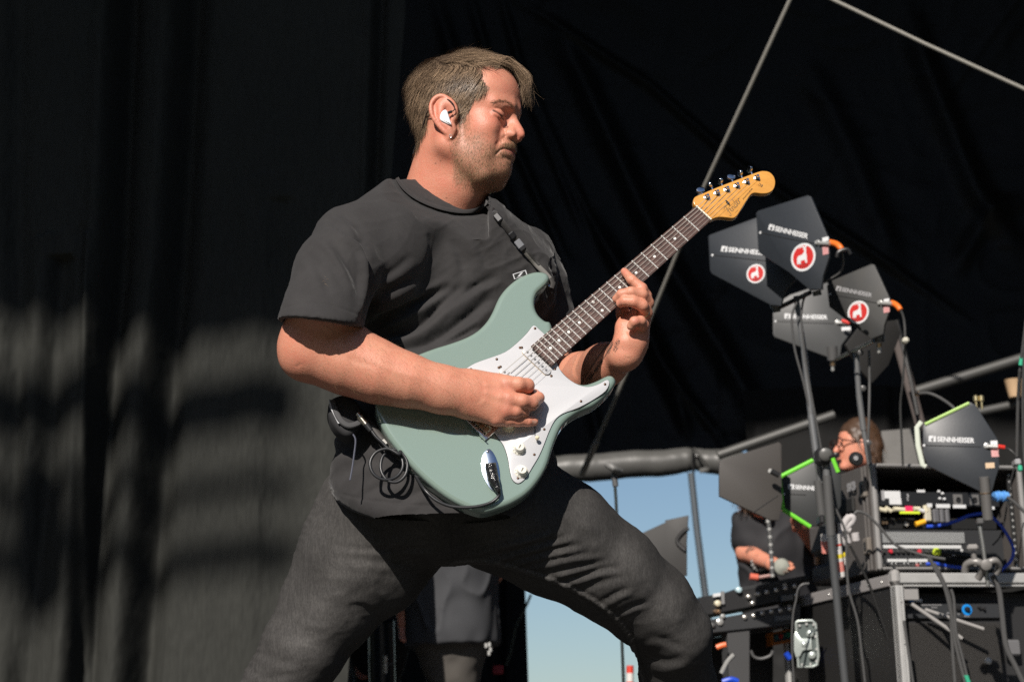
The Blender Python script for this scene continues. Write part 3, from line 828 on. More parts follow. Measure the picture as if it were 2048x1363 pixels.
def build_hair(parent):
    hm_ = mat('hair', (.1, .07, .05), rough=.42, attr='tint', spec=.35)
    # dense under-layer
    face_in = hm[HEADQ].all(1)
    used = np.unique(HEADQ[face_in]); rm = -np.ones(len(V), int); rm[used] = np.arange(len(used))
    edge = np.bincount(HEADQ[~face_in].ravel(), minlength=len(V)) > 0
    zq = Vh
    T = (.0035 + .0105 * sst(zq[:, 2], .045, .10) + .010 * sst(-zq[:, 0], .02, .08) * sst(zq[:, 2], -.02, .04))
    ek = KDTree(int(edge[used].sum()))
    for i in used[edge[used]]: ek.insert(V[i], int(i))
    ek.balance()
    dist = np.array([ek.find(V[i])[2] for i in used])
    T2 = T[used] * .45 * sst(dist, 0, .012) * (1 + .25 * vnoise(V[used], 200))
    keep = np.ones(len(V), bool); keep[used[dist < .0035]] = False; face_in = face_in & keep[HEADQ].all(1)
    base = mesh('hair', V[used] + N[used] * T2[:, None], rm[HEADQ[face_in]], True)
    set_colors(base, 'tint', np.tile(A(.050, .034, .023), (len(used), 1)) * (1 + .3 * vnoise(V[used], 300))[:, None])
    h = put('hair', base, mat('hair_under', (.05, .035, .025), rough=.95, attr='tint', spec=.05), parent)
    S = np.concatenate(HAIR_S); Nn = np.concatenate(HAIR_N)
    fly = rs.choice(len(S), 420, replace=False); FS = S[fly] + Nn[fly][:, None, :] * (np.linspace(0, 1, S.shape[1]) ** 1.5)[None, :, None] * rs.uniform(.004, .013, 420)[:, None, None] + rs.normal(0, .003, (420, 1, 3)) * np.linspace(0, 1, S.shape[1])[None, :, None]
    S = np.concatenate([S, FS]); Nn = np.concatenate([Nn, Nn[fly]])
    ribbons(S, rs.uniform(.00045, .0010, len(S)), hair_colors(len(S), at=S[:, 3]), 'hair_strands', hm_, h, Nn)
    ribbons(HAIR_F[0], rs.uniform(.0005, .0011, nf), hair_colors(nf, at=HAIR_F[0][:, 8]), 'fringe', hm_, h, HAIR_F[1])
    # stubble and moustache
    bm = mat('stubble', (.2, .13, .07), rough=.5, attr='tint', spec=.3)
    pr = bd * (.5 + .5 * g(.10, 0, -.035, .02) + .4 * g(.06, .04, -.09, .04)); pr = np.clip(pr, 0, 1) ; pr[hm] = 0; pr[N @ CT < -.3] = 0
    pr = pr * (1 - isear); must = (g(.104, .008, -.032, .012) + g(.097, .020, -.038, .009) + .7 * g(.088, .030, -.052, .008)) * (1 - lips) * (Vh[:, 2] < -.022); pr = pr + 1.3 * must
    pr = pr / pr.sum(); idx = rs.choice(len(V), 9000, p=pr)
    def bf(p, n): return hdir(-.25, 0, -1.0)
    L = rs.uniform(.0025, .0060, len(idx)); mu = g(.108, .010, -.034, .013)[idx]; L = L + .0025 * mu
    st, nr = grow(idx, bf, L, L * .35, 3, .45, root=0)
    ribbons(st, rs.uniform(.00024, .00045, len(st)), hair_colors(len(st), (.12, .075, .042), (.42, .28, .16), .9), 'beard', bm, parent, nr)
    # eyebrows and lashes
    br = []; bn = []
    for s in (-1, 1):
        L = spline([H(.100, s * .014, .0385), H(.0965, s * .028, .0420), H(.085, s * .042, .0400), H(.0775, s * .050, .0350)], 6)
        for a in range(170):
            t = rs.uniform(0, 1) ** .9; p = L[int(t * (len(L) - 1))] + rs.normal(0, .0014, 3); _, q, _ = kd.find(p)
            d = hdir(-.8, s * .6, .25 - .5 * t) + rs.normal(0, .15, 3); n = N[q]; d = nrm(d - n * (d @ n)); p0 = V[q] + n * .0002
            br.append([p0 + d * .0022 * k + n * (.0005 * k - .00012 * k * k) for k in range(4)]); bn.append(n)
        L = spline([H(p[0] + .0015, p[1] * s, p[2]) for p in EYESLIT], 8)
        for a in range(80):
            p0 = L[int(rs.uniform(.0, .97) * (len(L) - 1))]; d = nrm(hdir(.75, s * .25, -.65) + rs.normal(0, .15, 3))
            br.append([p0 + d * .0022 * k + HU * .0003 * k * k for k in range(4)]); bn.append(HU)
    half_ = len(br) // 2
    for sl2 in (slice(0, half_), slice(half_, None)): ribbons(np.array(br[sl2]), rs.uniform(.00035, .00055, len(br[sl2])), hair_colors(len(br[sl2]), (.06, .035, .022), (.26, .17, .10), 1.2), 'eyebrow', bm, parent, np.array(bn[sl2]))
# ================================================================== guitar pose (solved from frets and dots) and the guitarist's body
GU, GV, GN = c2w(.697, .6049, -.3851), c2w(.7055, -.6746, .2173), c2w(.1284, .4231, .8969)
GU = nrm(GU); GV = nrm(GV - GU * (GV @ GU)); GN = nrm(GN - GU * (GN @ GU) - GV * (GN @ GV))
GO = CAM + c2w(-.0658, -.1394, -3.7986)
def G(u, v, w=0.0): return GO + GU * u + GV * v + GN * w
def GP(px, py, w=0.0):
    """the point at height w over the guitar's face seen at this photo pixel"""
    d = _F * FPX + CR * (px - 1024.0) - CU * (py - 681.5); p0 = GO + GN * w
    return CAM + d * (((p0 - CAM) @ GN) / (d @ GN))
def GL(px, py, w=0.0):
    q = GP(px, py, w) - GO; return (q @ GU, q @ GV)
def box_of(pts, m):
    pts = np.array(pts); return pts.min(0) - m, pts.max(0) + m

# right arm and strumming hand
RSH = PD(690, 468, 3.93)
RE = GP(622, 694, .035)
ra = [PD(672, 530, 3.83), PD(646, 610, 3.76), RE]
wr = GP(928, 787, .043)
fa = [GP(655, 700, .036), GP(702, 722, .040), GP(760, 745, .044), GP(820, 762, .047), GP(880, 777, .046)]
allp = ra + fa + [wr, GP(1090, 800, 0), GP(1000, 860, .06), GP(1000, 720, .06)]
lo, hi = box_of(allp, .10)
RV = Vol(lo, hi, .0021, .03)
RV.chain([ra[0], ra[1], ra[2]], [.056, .0620, .0575], .02)
RV.chain([ra[2], fa[0], fa[1], fa[2], fa[3], fa[4], wr], [.056, .0605, .0595, .0530, .0445, .0372, .0340], .03)
RV.ell(GP(603, 722, .030), (.028, .022, .024), None, .03)                     # point of the elbow
fl = (GN, .74)
mc = {'i': [GP(935, 768, .040), GP(1013, 768, .046)], 'm': [GP(935, 782, .044), GP(1016, 798, .050)],
      'r': [GP(935, 796, .042), GP(1009, 821, .044)], 'p': [GP(935, 808, .036), GP(992, 836, .034)]}
RV.cap(GP(895, 781, .045), GP(945, 787, .040), .037, .040, .03, flat=fl)
RV.cap(GP(940, 776, .034), GP(990, 775, .034), .032, .027, .02, flat=fl)
RV.cap(GP(940, 800, .034), GP(990, 812, .034), .033, .026, .02, flat=fl)
for k, r0, r1 in (('i', .022, .0175), ('m', .023, .0175), ('r', .022, .0165), ('p', .021, .0150)): RV.cap(*mc[k], r0, r1, .016)
fing = {'i': ([(1013, 768, .048), (1036, 769, .050), (1054, 771, .040), (1052, 776, .018), (1040, 783, .008)], [.0165, .0150, .0142, .0115, .0085]),
        'm': ([(1016, 798, .052), (1044, 802, .053), (1063, 806, .042), (1077, 795, .026), (1070, 786, .012)], [.0160, .0142, .0138, .0112, .0086]),
        'r': ([(1009, 821, .046), (1030, 822, .044), (1046, 822, .034), (1050, 814, .018), (1042, 806, .010)], [.0150, .0132, .0125, .0105, .0085]),
        'p': ([(992, 837, .036), (1015, 840, .031), (1036, 841, .026), (1055, 842, .021), (1068, 842.5, .017)], [.0140, .0120, .0112, .0100, .0086]),
        't': ([(945, 762, .030), (985, 762, .018), (1018, 772, .012), (1040, 786, .009)], [.017, .0135, .012, .009])}
for k in 'tirmp':
    pts, rad = fing[k]; F2 = Vol.__new__(Vol)
    RV.chain([GP(*p) for p in pts], rad, .0035)
RAV, RAQ = RV.extract(1)
RN = vnormals(RAV, RAQ)
def gg(V, N, pxs, w, d, wd=.001):
    groove(V, N, [p for p in pxs], w, d)
# skin folds over the finger joints and between the knuckles, tendons and nail
for (x, y, w_, dx, dy) in ((1053, 771, .054, 2, 9), (1060, 805, .055, 3, 9), (1043, 821, .046, 2, 8), (1036, 841, .036, 2, 6), (1056, 842, .031, 1.5, 5)):
    gg(RAV, RN, [GP(x - dx * .4, y - dy, w_ - .004), GP(x + .5, y, w_), GP(x - dx * .4, y + dy, w_ - .004)], .0014, .0009)
    gg(RAV, RN, [GP(x - 3 - dx * .4, y - dy, w_ - .004), GP(x - 3, y, w_), GP(x - 3 - dx * .4, y + dy, w_ - .004)], .0012, .0006)
for a, b in (((965, 768), (1008, 770)), ((965, 782), (1010, 797)), ((962, 798), (1004, 819)), ((955, 806), (990, 832))):
    groove(RAV, RN, [GP(*a, .070), GP((a[0] + b[0]) / 2, (a[1] + b[1]) / 2, .071), GP(*b, .066)], .0060, -.0016)
groove(RAV, RN, [GP(916, 752, .055), GP(920, 775, .075), GP(918, 800, .065)], .0022, .0010)
groove(RAV, RN, [GP(1062, 839, .026), GP(1066, 844, .026), GP(1071, 846, .022)], .0010, .0007)
groove(RAV, RN, [GP(590, 738, .06), GP(602, 730, .075), GP(622, 745, .08)], .004, .0014)
for i in range(2): groove(RAV, RN, [GP(640 + 60 * i, 700 + 8 * i, .09), GP(720 + 60 * i, 724 + 14 * i, .10), GP(800 + 60 * i, 745 + 16 * i, .09)], .007, .0012 * (1 - 2 * i))

# left arm and fretting hand
LSH = PD(1062, 500, 4.16); LE = PD(1104, 792, 4.16); LW = GP(1256, 702, -.035)
lo, hi = box_of([GP(1245, 530, .05), GP(1310, 640, -.06), LW, LE, LSH + (LE - LSH) * .45], .075)
LV_ = Vol(lo, hi, .0020, .03)
LV_.chain([LSH + (LE - LSH) * .4, LE], [.055, .052], .03)
LV_.chain([LE, LE * .62 + LW * .38, LE * .3 + LW * .7, LW], [.050, .0500, .0385, .0300], .03)
LV_.cap(GP(1248, 712, -.035), GP(1266, 680, -.026), .0290, .0260, .02)
LV_.cap(GP(1266, 680, -.026), GP(1284, 622, -.004), .0235, .0180, .02)
LV_.cap(GP(1262, 676, -.022), GP(1276, 640, -.008), .0255, .0200, .02)
LV_.chain([GP(1250, 684, -.016), GP(1249, 655, -.014), GP(1247, 628, -.030), GP(1240, 604, -.036)], [.0215, .0165, .0130, .0110], .010)  # thumb behind the neck
lf = {'i': ([(1285, 614, -.004), (1291, 592, .018), (1283, 577, .032), (1263, 559, .034), (1249, 543, .024)], [.0150, .0125, .0116, .0098, .0078]),
      'm': ([(1284, 622, -.004), (1295, 606, .018), (1284, 589, .038), (1262, 584, .044), (1243, 588, .036), (1232, 597, .024)], [.0150, .0128, .0116, .0108, .0096, .0078]),
      'r': ([(1280, 634, -.004), (1293, 626, .018), (1285, 611, .038), (1266, 603, .044), (1250, 602, .040), (1240, 607, .028)], [.0145, .0122, .0115, .0108, .0096, .0080]),
      'p': ([(1278, 652, -.006), (1286, 650, .014), (1281, 642, .028), (1269, 643, .034), (1262, 652, .026)], [.0140, .0118, .0105, .0100, .0085])}
for k in 'imrp':
    pts, rad = lf[k]; LV_.chain([GP(*p) for p in pts], rad, .0035)
LAV, LAQ = LV_.extract(1)
LN = vnormals(LAV, LAQ)
groove(LAV, LN, [GP(1234, 690, .0), GP(1244, 704, .0), GP(1262, 712, .0)], .0022, .0018)
groove(LAV, LN, [GP(1236, 698, -.005), GP(1246, 711, -.005), GP(1262, 719, -.01)], .0016, .0010)
groove(LAV, LN, [GP(1252, 655, .012), GP(1264, 672, .008), GP(1276, 676, .006)], .0030, .0022)
for (x, y, w_) in ((1264, 584, .056), (1267, 603, .056), (1264, 560, .046)):
    groove(LAV, LN, [GP(x - 2, y - 8, w_ - .006), GP(x, y, w_), GP(x + 1, y + 8, w_ - .006)], .0013, .0007)

# hidden trunk and legs inside the clothes, so that the body is whole
TX = nrm(A(math.cos(R(20)), math.sin(R(20)), 0)); TY = nrm(A(-math.sin(R(20)), math.cos(R(20)), 0))
def T(px, py, r, fl=.76): return GP(px, py, -.052 - r * fl)
SP = [(T(892, 560, .178), .135), (T(890, 690, .190), .140), (T(884, 830, .215), .145), (T(880, 940, .235), .125)]
RHIP, LHIP = PD(760, 1050, 4.02), PD(1015, 1045, 4.04)
RK, RA = PD(556, 1400, 3.96), PD(395, 1830, 3.98)
LK, LA = PD(1340, 1275, 4.09), PD(1372, 1800, 4.28)
RA[2] = .10; LA[2] = .10
pts = [s_[0] for s_ in SP] + [RHIP, LHIP, RK, LK, RA, LA, NB]
lo, hi = box_of(pts, .20)
BV = Vol(lo, hi, .009, .06)
BV.chain([s_[0] for s_ in SP], [s_[1] for s_ in SP], .04, flat=(TY, .72))
BV.cap(NB + A(0, .01, -.06), SP[0][0], .062, .11, .02)
BV.cap(SP[0][0] + TX * -.04 + A(0, 0, .02), RSH, .07, .042, .02); BV.cap(SP[0][0] + TX * .04 + A(0, 0, .02), LSH + c2w(-.01, -.02, -.01), .06, .030, .02)
BV.cap(RSH, ra[1], .042, .048, .02); BV.cap(LSH + c2w(-.01, -.02, -.01), LSH + (LE - LSH) * .6, .030, .038, .02)
BV.chain([SP[3][0], RHIP, (RHIP + RK) / 2, RK, (RK + RA) / 2, RA], [.11, .085, .066, .050, .048, .040], .01)
BV.chain([SP[3][0], LHIP, (LHIP + LK) / 2, LK, (LK + LA) / 2, LA], [.11, .085, .056, .046, .046, .040], .01)
for a_, d_ in ((RA, A(-.25, -.97, 0)), (LA, A(.35, -.93, 0))): BV.cap(a_ + A(0, 0, -.055), a_ + A(0, 0, -.06) + d_ * .15, .036, .028, .03)
BDV, BDQ = BV.extract(1)
BDN = vnormals(BDV, BDQ)
BDC = skin_colors(BDV, BDN)
RC = skin_colors(RAV, RN, 3, .25 * np.exp(-(np.linalg.norm(proj(RAV) - A(590, 715), axis=1) / 30) ** 2))
kn = np.zeros(len(RAV))
for p in ((1013, 768), (1016, 798), (1009, 821), (1058, 775), (1062, 805), (1070, 842)): kn += np.exp(-(np.linalg.norm(proj(RAV) - A(*p), axis=1) / 12) ** 2)
RC = RC * (1 - .35 * np.clip(kn, 0, 1)[:, None]) + A(.42, .125, .09) * .35 * np.clip(kn, 0, 1)[:, None]
rp = proj(RAV); nail = (np.abs(rp[:, 0] - 1069) < 4.5) & (np.abs(rp[:, 1] - 843) < 3.2) & (RN @ CT > .2)
RC[nail] = A(.55, .33, .25)
LC = skin_colors(LAV, LN, 5)
lp = proj(LAV); tip = np.exp(-(np.linalg.norm(lp - A(1272, 642), axis=1) / 7) ** 2) + np.exp(-(np.linalg.norm(lp - A(1249, 543), axis=1) / 8) ** 2) + .7 * np.exp(-(np.linalg.norm(lp - A(1239, 605), axis=1) / 7) ** 2)
tip = np.clip(tip, 0, 1)[:, None]; LC = LC * (1 - .5 * tip) + A(.48, .13, .10) * .5 * tip
# forearm tattoos: a leafy band and rows of small writing
fx = (LAV - LE) @ nrm(LW - LE) / np.linalg.norm(LW - LE)
ink = A(.035, .040, .038); front = (LN @ CT > -.1)
def inkit(mask, a): LC[mask] = LC[mask] * (1 - a) + ink * a
v1 = vnoise(LAV, 60); 
inkit(front & inpoly(lp, [(1120, 745), (1140, 715), (1180, 690), (1212, 684), (1222, 690), (1200, 712), (1178, 745), (1160, 770), (1130, 775)]) & (v1 > -.55), .26)
for line in ([(1215, 688), (1195, 715), (1172, 750), (1160, 772)], [(1224, 690), (1206, 718), (1184, 752), (1172, 772)]):
    d_, t_, _ = polydist(lp, line); inkit(front & (d_ < 1.3), .75)
for a_, b_ in (((1222, 686), (1216, 704)), ((1202, 722), (1192, 742)), ((1184, 748), (1172, 762)), ((1236, 682), (1230, 700))):
    d_, t_, s_ = polydist(lp, [a_, b_]); inkit(front & (d_ < 4.2) & (np.sin(t_ * 34 + 2 * np.sin(s_)) * np.cos(s_ * 2.2 + t_ * 9) > -.05), .85)
bodyV, bodyQ = join([(HEADV, HEADQ), (RAV, RAQ), (LAV, LAQ), (BDV, BDQ)])
bodyC = np.concatenate([HC, RC, LC, BDC])
MAN = thing('person', 'guitarist in black T-shirt and faded black jeans looking down at his green guitar', 'person', (0.0, .05, 0.0))
skin = mat('skin', (.5, .25, .17), rough=.47, attr='tint', sss=.10, bump=[(1100, .40, .0007), (260, .35, .0014), (60, .12, .003)], spec=.45, var=[(420, .16, (.88, .82, .80)), (55, .45, (.98, .86, .83)), (16, .3, (1.0, .93, .90))])
me = mesh('body', bodyV, bodyQ, True); set_colors(me, 'tint', bodyC)
put('body', me, skin, MAN)
build_hair(MAN)
# fine fair hair on both forearms
def arm_hair(KV, KN, KQ, sel, n, dirf, L0, name):
    t = KDTree(len(KV))
    for i, v in enumerate(KV): t.insert(v, i)
    t.balance(); c = np.where(sel)[0]; idx = rs.choice(c, n)
    L = rs.uniform(.6, 1.2, n) * L0
    st, nr = grow(idx, dirf, L, L * .35, 3, .35, root=0, kdt=t, KN=KN, KV=KV)
    return st, nr
pr_ = proj(RAV)
ar = nrm(wr - RE)
s1, n1 = arm_hair(RAV, RN, RAQ, (pr_[:, 0] > 640) & (pr_[:, 0] < 960), 2600, lambda p, n: ar * .8 + A(0, 0, -.8), .011, 'x')
al = nrm(LW - LE)
s2, n2 = arm_hair(LAV, LN, LAQ, (lp[:, 0] > 1130) & (lp[:, 0] < 1262), 900, lambda p, n: al * .8 + A(0, 0, -.5), .009, 'x')
ribbons(np.concatenate([s1, s2]), rs.uniform(.00018, .00030, 3500), hair_colors(3500, (.12, .07, .035), (.42, .28, .15), 1.0), 'arm_hair', mat('arm_hair', (.3, .2, .1), rough=.5, attr='tint', spec=.3), MAN, np.concatenate([n1, n2]))

# ------------------------------------------------------------------ clothes
def wrinkle(V, N, items, scale=1.0):
    px = proj(V); f = sst(N @ CT, -.2, .25)
    for line, w, amp in items:
        L = spline(line, 5); lo_, hi_ = L.min(0) - 3.2 * w, L.max(0) + 3.2 * w
        m = np.where((px[:, 0] > lo_[0]) & (px[:, 0] < hi_[0]) & (px[:, 1] > lo_[1]) & (px[:, 1] < hi_[1]) & (f > 0))[0]
        if not len(m): continue
        D, t, sd = polydist(px[m], L)
        fade = np.clip(np.minimum(t, 1 - t) * 4, 0, 1) ** .7
        x = sd / w
        prof = -np.exp(-x ** 2) + .55 * np.exp(-((x - 1.7) / 1.1) ** 2)     # a crease with a fuller lip on its shaded side
        prof[D > 3.2 * w] = 0
        V[m] += N[m] * (amp * scale * prof * fade * f[m])[:, None]
def s2(*z): return [(540 + a / 1.8935, 340 + b / 1.8935) for a, b in z]
lo, hi = box_of([PD(600, 400, 3.75), PD(800, 340, 4.1), PD(1130, 1040, 4.3), PD(560, 680, 3.7), PD(1170, 960, 4.1), LSH], .06); lo[1] -= .04; hi[1] += .16
SV = Vol(lo, hi, .0033, .06)
ch = [(T(888, 505, .15), .135), (T(892, 570, .17), .166), (T(890, 690, .19), .178), (T(886, 820, .205), .197), (T(890, 905, .205), .212), (T(893, 985, .205), .228), (T(893, 1075, .205), .236)]
SV.chain([c_[0] for c_ in ch], [c_[1] for c_ in ch], .03, flat=(TY, .74))
SV.cap(PD(868, 430, 4.09), PD(704, 482, 3.95), .060, .062, .03)
SV.chain([PD(835, 405, 4.07), PD(802, 410, 4.05), PD(765, 438, 4.02), PD(708, 474, 3.97)], [.050, .052, .053, .055], .02)
SV.cap(PD(905, 450, 4.08), LSH + c2w(-.01, -.01, .0), .066, .052, .04)
SV.cap(PD(830, 440, 4.04), PD(740, 540, 3.95), .075, .105, .05)
SV.cap(PD(960, 480, 4.06), PD(1020, 560, 4.09), .080, .10, .05)
SV.cap(NB + A(0, .02, -.03), ch[1][0], .085, .12, .05)
SV.ell(NB + c2w(.0, .012, .01), (.098, .092, .075), None, .04)
hem = PD(642, 646, 3.74)
SV.chain([PD(700, 482, 3.93), PD(672, 548, 3.83), hem + nrm(hem - PD(672, 548, 3.83)) * .05], [.067, .0765, .0815], .03)
lhem = PD(1094, 640, 4.17)
SV.chain([LSH + c2w(-.01, -.012, 0), (LSH + lhem) / 2, lhem], [.052, .058, .062], .02)
hn = nrm(c2w(-.10, -1.0, .12)); hp = PD(640, 640, 3.66)
SV.half(hp, hn, .004, lo=PD(640, 640, 3.74) - .15, hi=PD(640, 640, 3.74) + A(.095, .15, .15))
SV.cap(hem + nrm(PD(668, 545, 3.82) - hem) * .012, hem + A(0, 0, -.08), .0715, .0775, .006, '-')
SV.half(PD(900, 1040, 3.9), nrm(c2w(.02, -1, -.05)), .004, lo=SV.lo, hi=SV.lo + SV.n * SV.h)
SV.half(PD(1090, 1005, 3.9), nrm(c2w(.42, -1, -.05)), .06, lo=SV.lo, hi=SV.lo + SV.n * SV.h)
SV.half(PD(700, 1012, 3.9), nrm(c2w(-.26, -1, -.05)), .05, lo=SV.lo, hi=SV.lo + SV.n * SV.h)
# neck opening
_a, _b, _c = PD(788, 360, 4.05), PD(980, 420, 4.14), PD(905, 446, 4.00)
NPL = nrm(np.cross(_b - _a, _c - _a)); NPL = NPL if NPL[2] > 0 else -NPL
SV.half(_a, NPL, .003, lo=NB + A(-.118, -.2, -.08), hi=NB + A(.086, .14, .20))
TV, TQ = SV.extract(2)
TN = vnormals(TV, TQ)
und = vnoise(TV, 9) * .0035 + vnoise(TV * A(1, 1, .6), 22) * .0018 + vnoise(TV, 60) * .0005
pt = proj(TV); calm = sst(pt[:, 1], 990, 960)
TV += TN * (und * (1 - .4 * calm))[:, None]
wrinkle(TV, TN, [
    (s2((205, 178), (290, 235), (362, 290), (378, 380), (372, 480), (345, 575)), 7, .010),
    (s2((362, 290), (395, 360), (392, 450), (372, 560)), 9, .008),
    (s2((250, 150), (330, 215), (372, 300)), 9, .004), (s2((230, 250), (280, 330), (330, 420), (350, 520)), 10, .005),
    (s2((120, 300), (180, 360), (230, 470)), 10, .003), (s2((150, 260), (220, 300), (300, 420)), 8, -.002),
    (s2((372, 600), (440, 560), (560, 500), (690, 430)), 9, .011), (s2((385, 540), (480, 520), (600, 455), (680, 415)), 7, -.004),
    (s2((400, 640), (520, 610), (600, 560), (650, 500), (740, 430)), 9, .012), (s2((470, 680), (600, 650), (730, 570), (840, 480)), 10, .012),
    (s2((560, 692), (680, 650), (790, 590)), 7, .009), (s2((620, 560), (680, 510), (780, 440), (860, 400)), 8, .006),
    (s2((395, 480), (470, 450), (560, 400)), 9, .005), (s2((400, 420), (470, 380), (540, 320)), 8, .003),
    (s2((690, 260), (720, 320), (735, 400)), 9, .003), (s2((760, 240), (800, 300), (815, 380)), 8, .003), (s2((600, 230), (615, 300), (600, 370)), 9, .0025),
    (s2((900, 250), (960, 310), (1000, 380)), 6, .004), (s2((985, 300), (1030, 400), (1055, 500)), 7, .006), (s2((1050, 330), (1085, 430), (1090, 520)), 6, .005),
    (s2((185, 1080), (225, 1010), (300, 965)), 9, .009), (s2((200, 980), (240, 955), (330, 940)), 7, .008), (s2((170, 1130), (260, 1060), (350, 1060)), 10, .005),
    (s2((250, 1180), (330, 1110), (420, 1090)), 10, .004), (s2((330, 1250), (430, 1190), (520, 1170)), 9, .004), (s2((470, 1270), (560, 1220), (640, 1210)), 9, .004),
    ([(1120, 830), (1135, 880), (1150, 935)], 6, .005), ([(1110, 900), (1130, 930), (1160, 950)], 5, .005),
], 1.35)
TV = relax(TV, TQ, 3); TN = vnormals(TV, TQ); rot_ = np.array([[.8, 0, -.6], [0, 1, 0], [.6, 0, .8]])
TV += TN * (.0032 * crumple(TV @ rot_ * A(.55, 1, 1.5), 11) + .0020 * crumple(TV @ rot_ * A(.7, 1, 1.4), 24, 2) + .0008 * crumple(TV, 55, 5))[:, None] * (.35 + .65 * sst(vnoise(TV, 6), -.3, .5))[:, None]; TN = vnormals(TV, TQ)
near_ = polydist(proj(TV), spline([(791, 357), (801, 374), (821, 392.5), (849, 408), (885, 420.5), (922, 426.5), (952, 424.5), (969, 414), (978, 401)], 5))[0]; TV -= TN * (.0045 * np.exp(-(near_ / 9) ** 2) * (TN @ CT > -.3))[:, None]
# hem and cuff stitching: a shallow step a finger's width above the edge
d_, t_, sdd = polydist(proj(TV), spline([(612, 962), (700, 992), (800, 1006), (905, 1012), (1000, 1008), (1080, 985), (1150, 925)], 5))
TV -= TN * (.0016 * np.exp(-(d_ / 2.2) ** 2) * (TN @ CT > 0))[:, None]
d_, t_, sdd = polydist(proj(TV), spline([(560, 618), (600, 607), (650, 607), (722, 630)], 5))
TV -= TN * (.0012 * np.exp(-(d_ / 2.2) ** 2) * (TN @ CT > 0))[:, None]
cloth = mat('tshirt_cotton', (.036, .0345, .0350), rough=.88, spec=.18, sheen=.12, var=[(26, .4, (.050, .048, .048)), (700, .35, (.022, .021, .021))], bump=[(1400, .35, .0007), (90, .15, .002)])
put('tshirt', mesh('tshirt', TV, TQ, True), cloth, MAN)
# collar rib: a band lying along the neck opening, its upper edge on the skin and its lower on the shirt
HN_ = vnormals(HEADV, HEADQ)
def near_of(px, py, lift):
    best = None
    for V_, N_ in ((HEADV, HN_), (TV, TN)):
        q = proj(V_); m = np.where((np.abs(q[:, 0] - px) < 5) & (np.abs(q[:, 1] - py) < 5))[0]
        if len(m):
            d_ = ((V_[m] - CAM) @ _F).min() + .001
            best = d_ if best is None else min(best, d_)
    return PD(px, py, (best if best is not None else 4.1) - lift)
top_ = spline([(797, 354), (806, 368), (824, 386), (850, 401), (885, 413), (922, 419), (950, 417), (966, 408), (973, 398)], 5)
bot_ = spline([(791, 357), (801, 374), (821, 392.5), (849, 408), (885, 420.5), (922, 426.5), (952, 424.5), (969, 414), (978, 401)], 5)
rows = [[], [], [], []]
tp_ = [near_of(*p, .0025) for p in top_]; bp_ = [near_of(*p, .0015) for p in bot_]
def smooth_(P_, it=6):
    P_ = np.array(P_)
    for _ in range(it): P_[1:-1] = .5 * P_[1:-1] + .25 * (P_[:-2] + P_[2:])
    return P_
tp_, bp_ = smooth_(tp_), smooth_(bp_)
vv = []; nr_c = 6
for a_, b_ in zip(tp_, bp_):
    for k in range(nr_c):
        f = k / (nr_c - 1); vv.append(a_ * (1 - f) + b_ * f + CT * (.0018 * math.sin(math.pi * f)))
    for k in range(nr_c):
        f = 1 - k / (nr_c - 1); vv.append(a_ * (1 - f) + b_ * f - CT * .008)
n2_ = nr_c * 2; ff = [(i * n2_ + k, i * n2_ + (k + 1) % n2_, (i + 1) * n2_ + (k + 1) % n2_, (i + 1) * n2_ + k) for i in range(len(tp_) - 1) for k in range(n2_)]
MB().add(vv, ff, True).build('collar', cloth, MAN)
# jeans
lo, hi = box_of([RHIP, LHIP, RK, LK, RA, LA, PD(880, 950, 4.0)], .17); lo[1] -= .12; hi[1] += .05
JV = Vol(lo, hi, .0052, .07)
JV.chain([T(884, 930, .19), T(886, 972, .20), T(897, 1004, .205)], [.170, .155, .112], .03, flat=(TY, .74))
JV.chain([PD(760, 1025, 3.99), PD(712, 1115, 3.98), PD(662, 1205, 3.97), PD(606, 1300, 3.96), PD(564, 1372, 3.96), (RK + RA) / 2, RA], [.128, .120, .0970, .0810, .0750, .071, .066], .02)
JV.chain([PD(850, 1055, 4.00), PD(770, 1148, 3.98)], [.078, .076], .03)
JV.chain([PD(1012, 1020, 3.97), PD(1110, 1070, 3.98), PD(1220, 1145, 4.01), PD(1300, 1208, 4.05), PD(1346, 1268, 4.08), PD(1358, 1372, 4.16), (LK + LA) / 2, LA], [.132, .118, .099, .087, .0790, .0780, .075, .066], .02)
JV.half(A(0, 0, .11), A(0, 0, -1), .004)
JNV, JQ = JV.extract(2)
JN = vnormals(JNV, JQ)
def s8(*z): return [(460 + a / 2.048, 940 + b / 2.048) for a, b in z]
und = vnoise(JNV, 11) * .0030 + vnoise(JNV, 26) * .0008 + vnoise(JNV * A(1, 1, 2), 55) * .0007
JNV += JN * und[:, None]
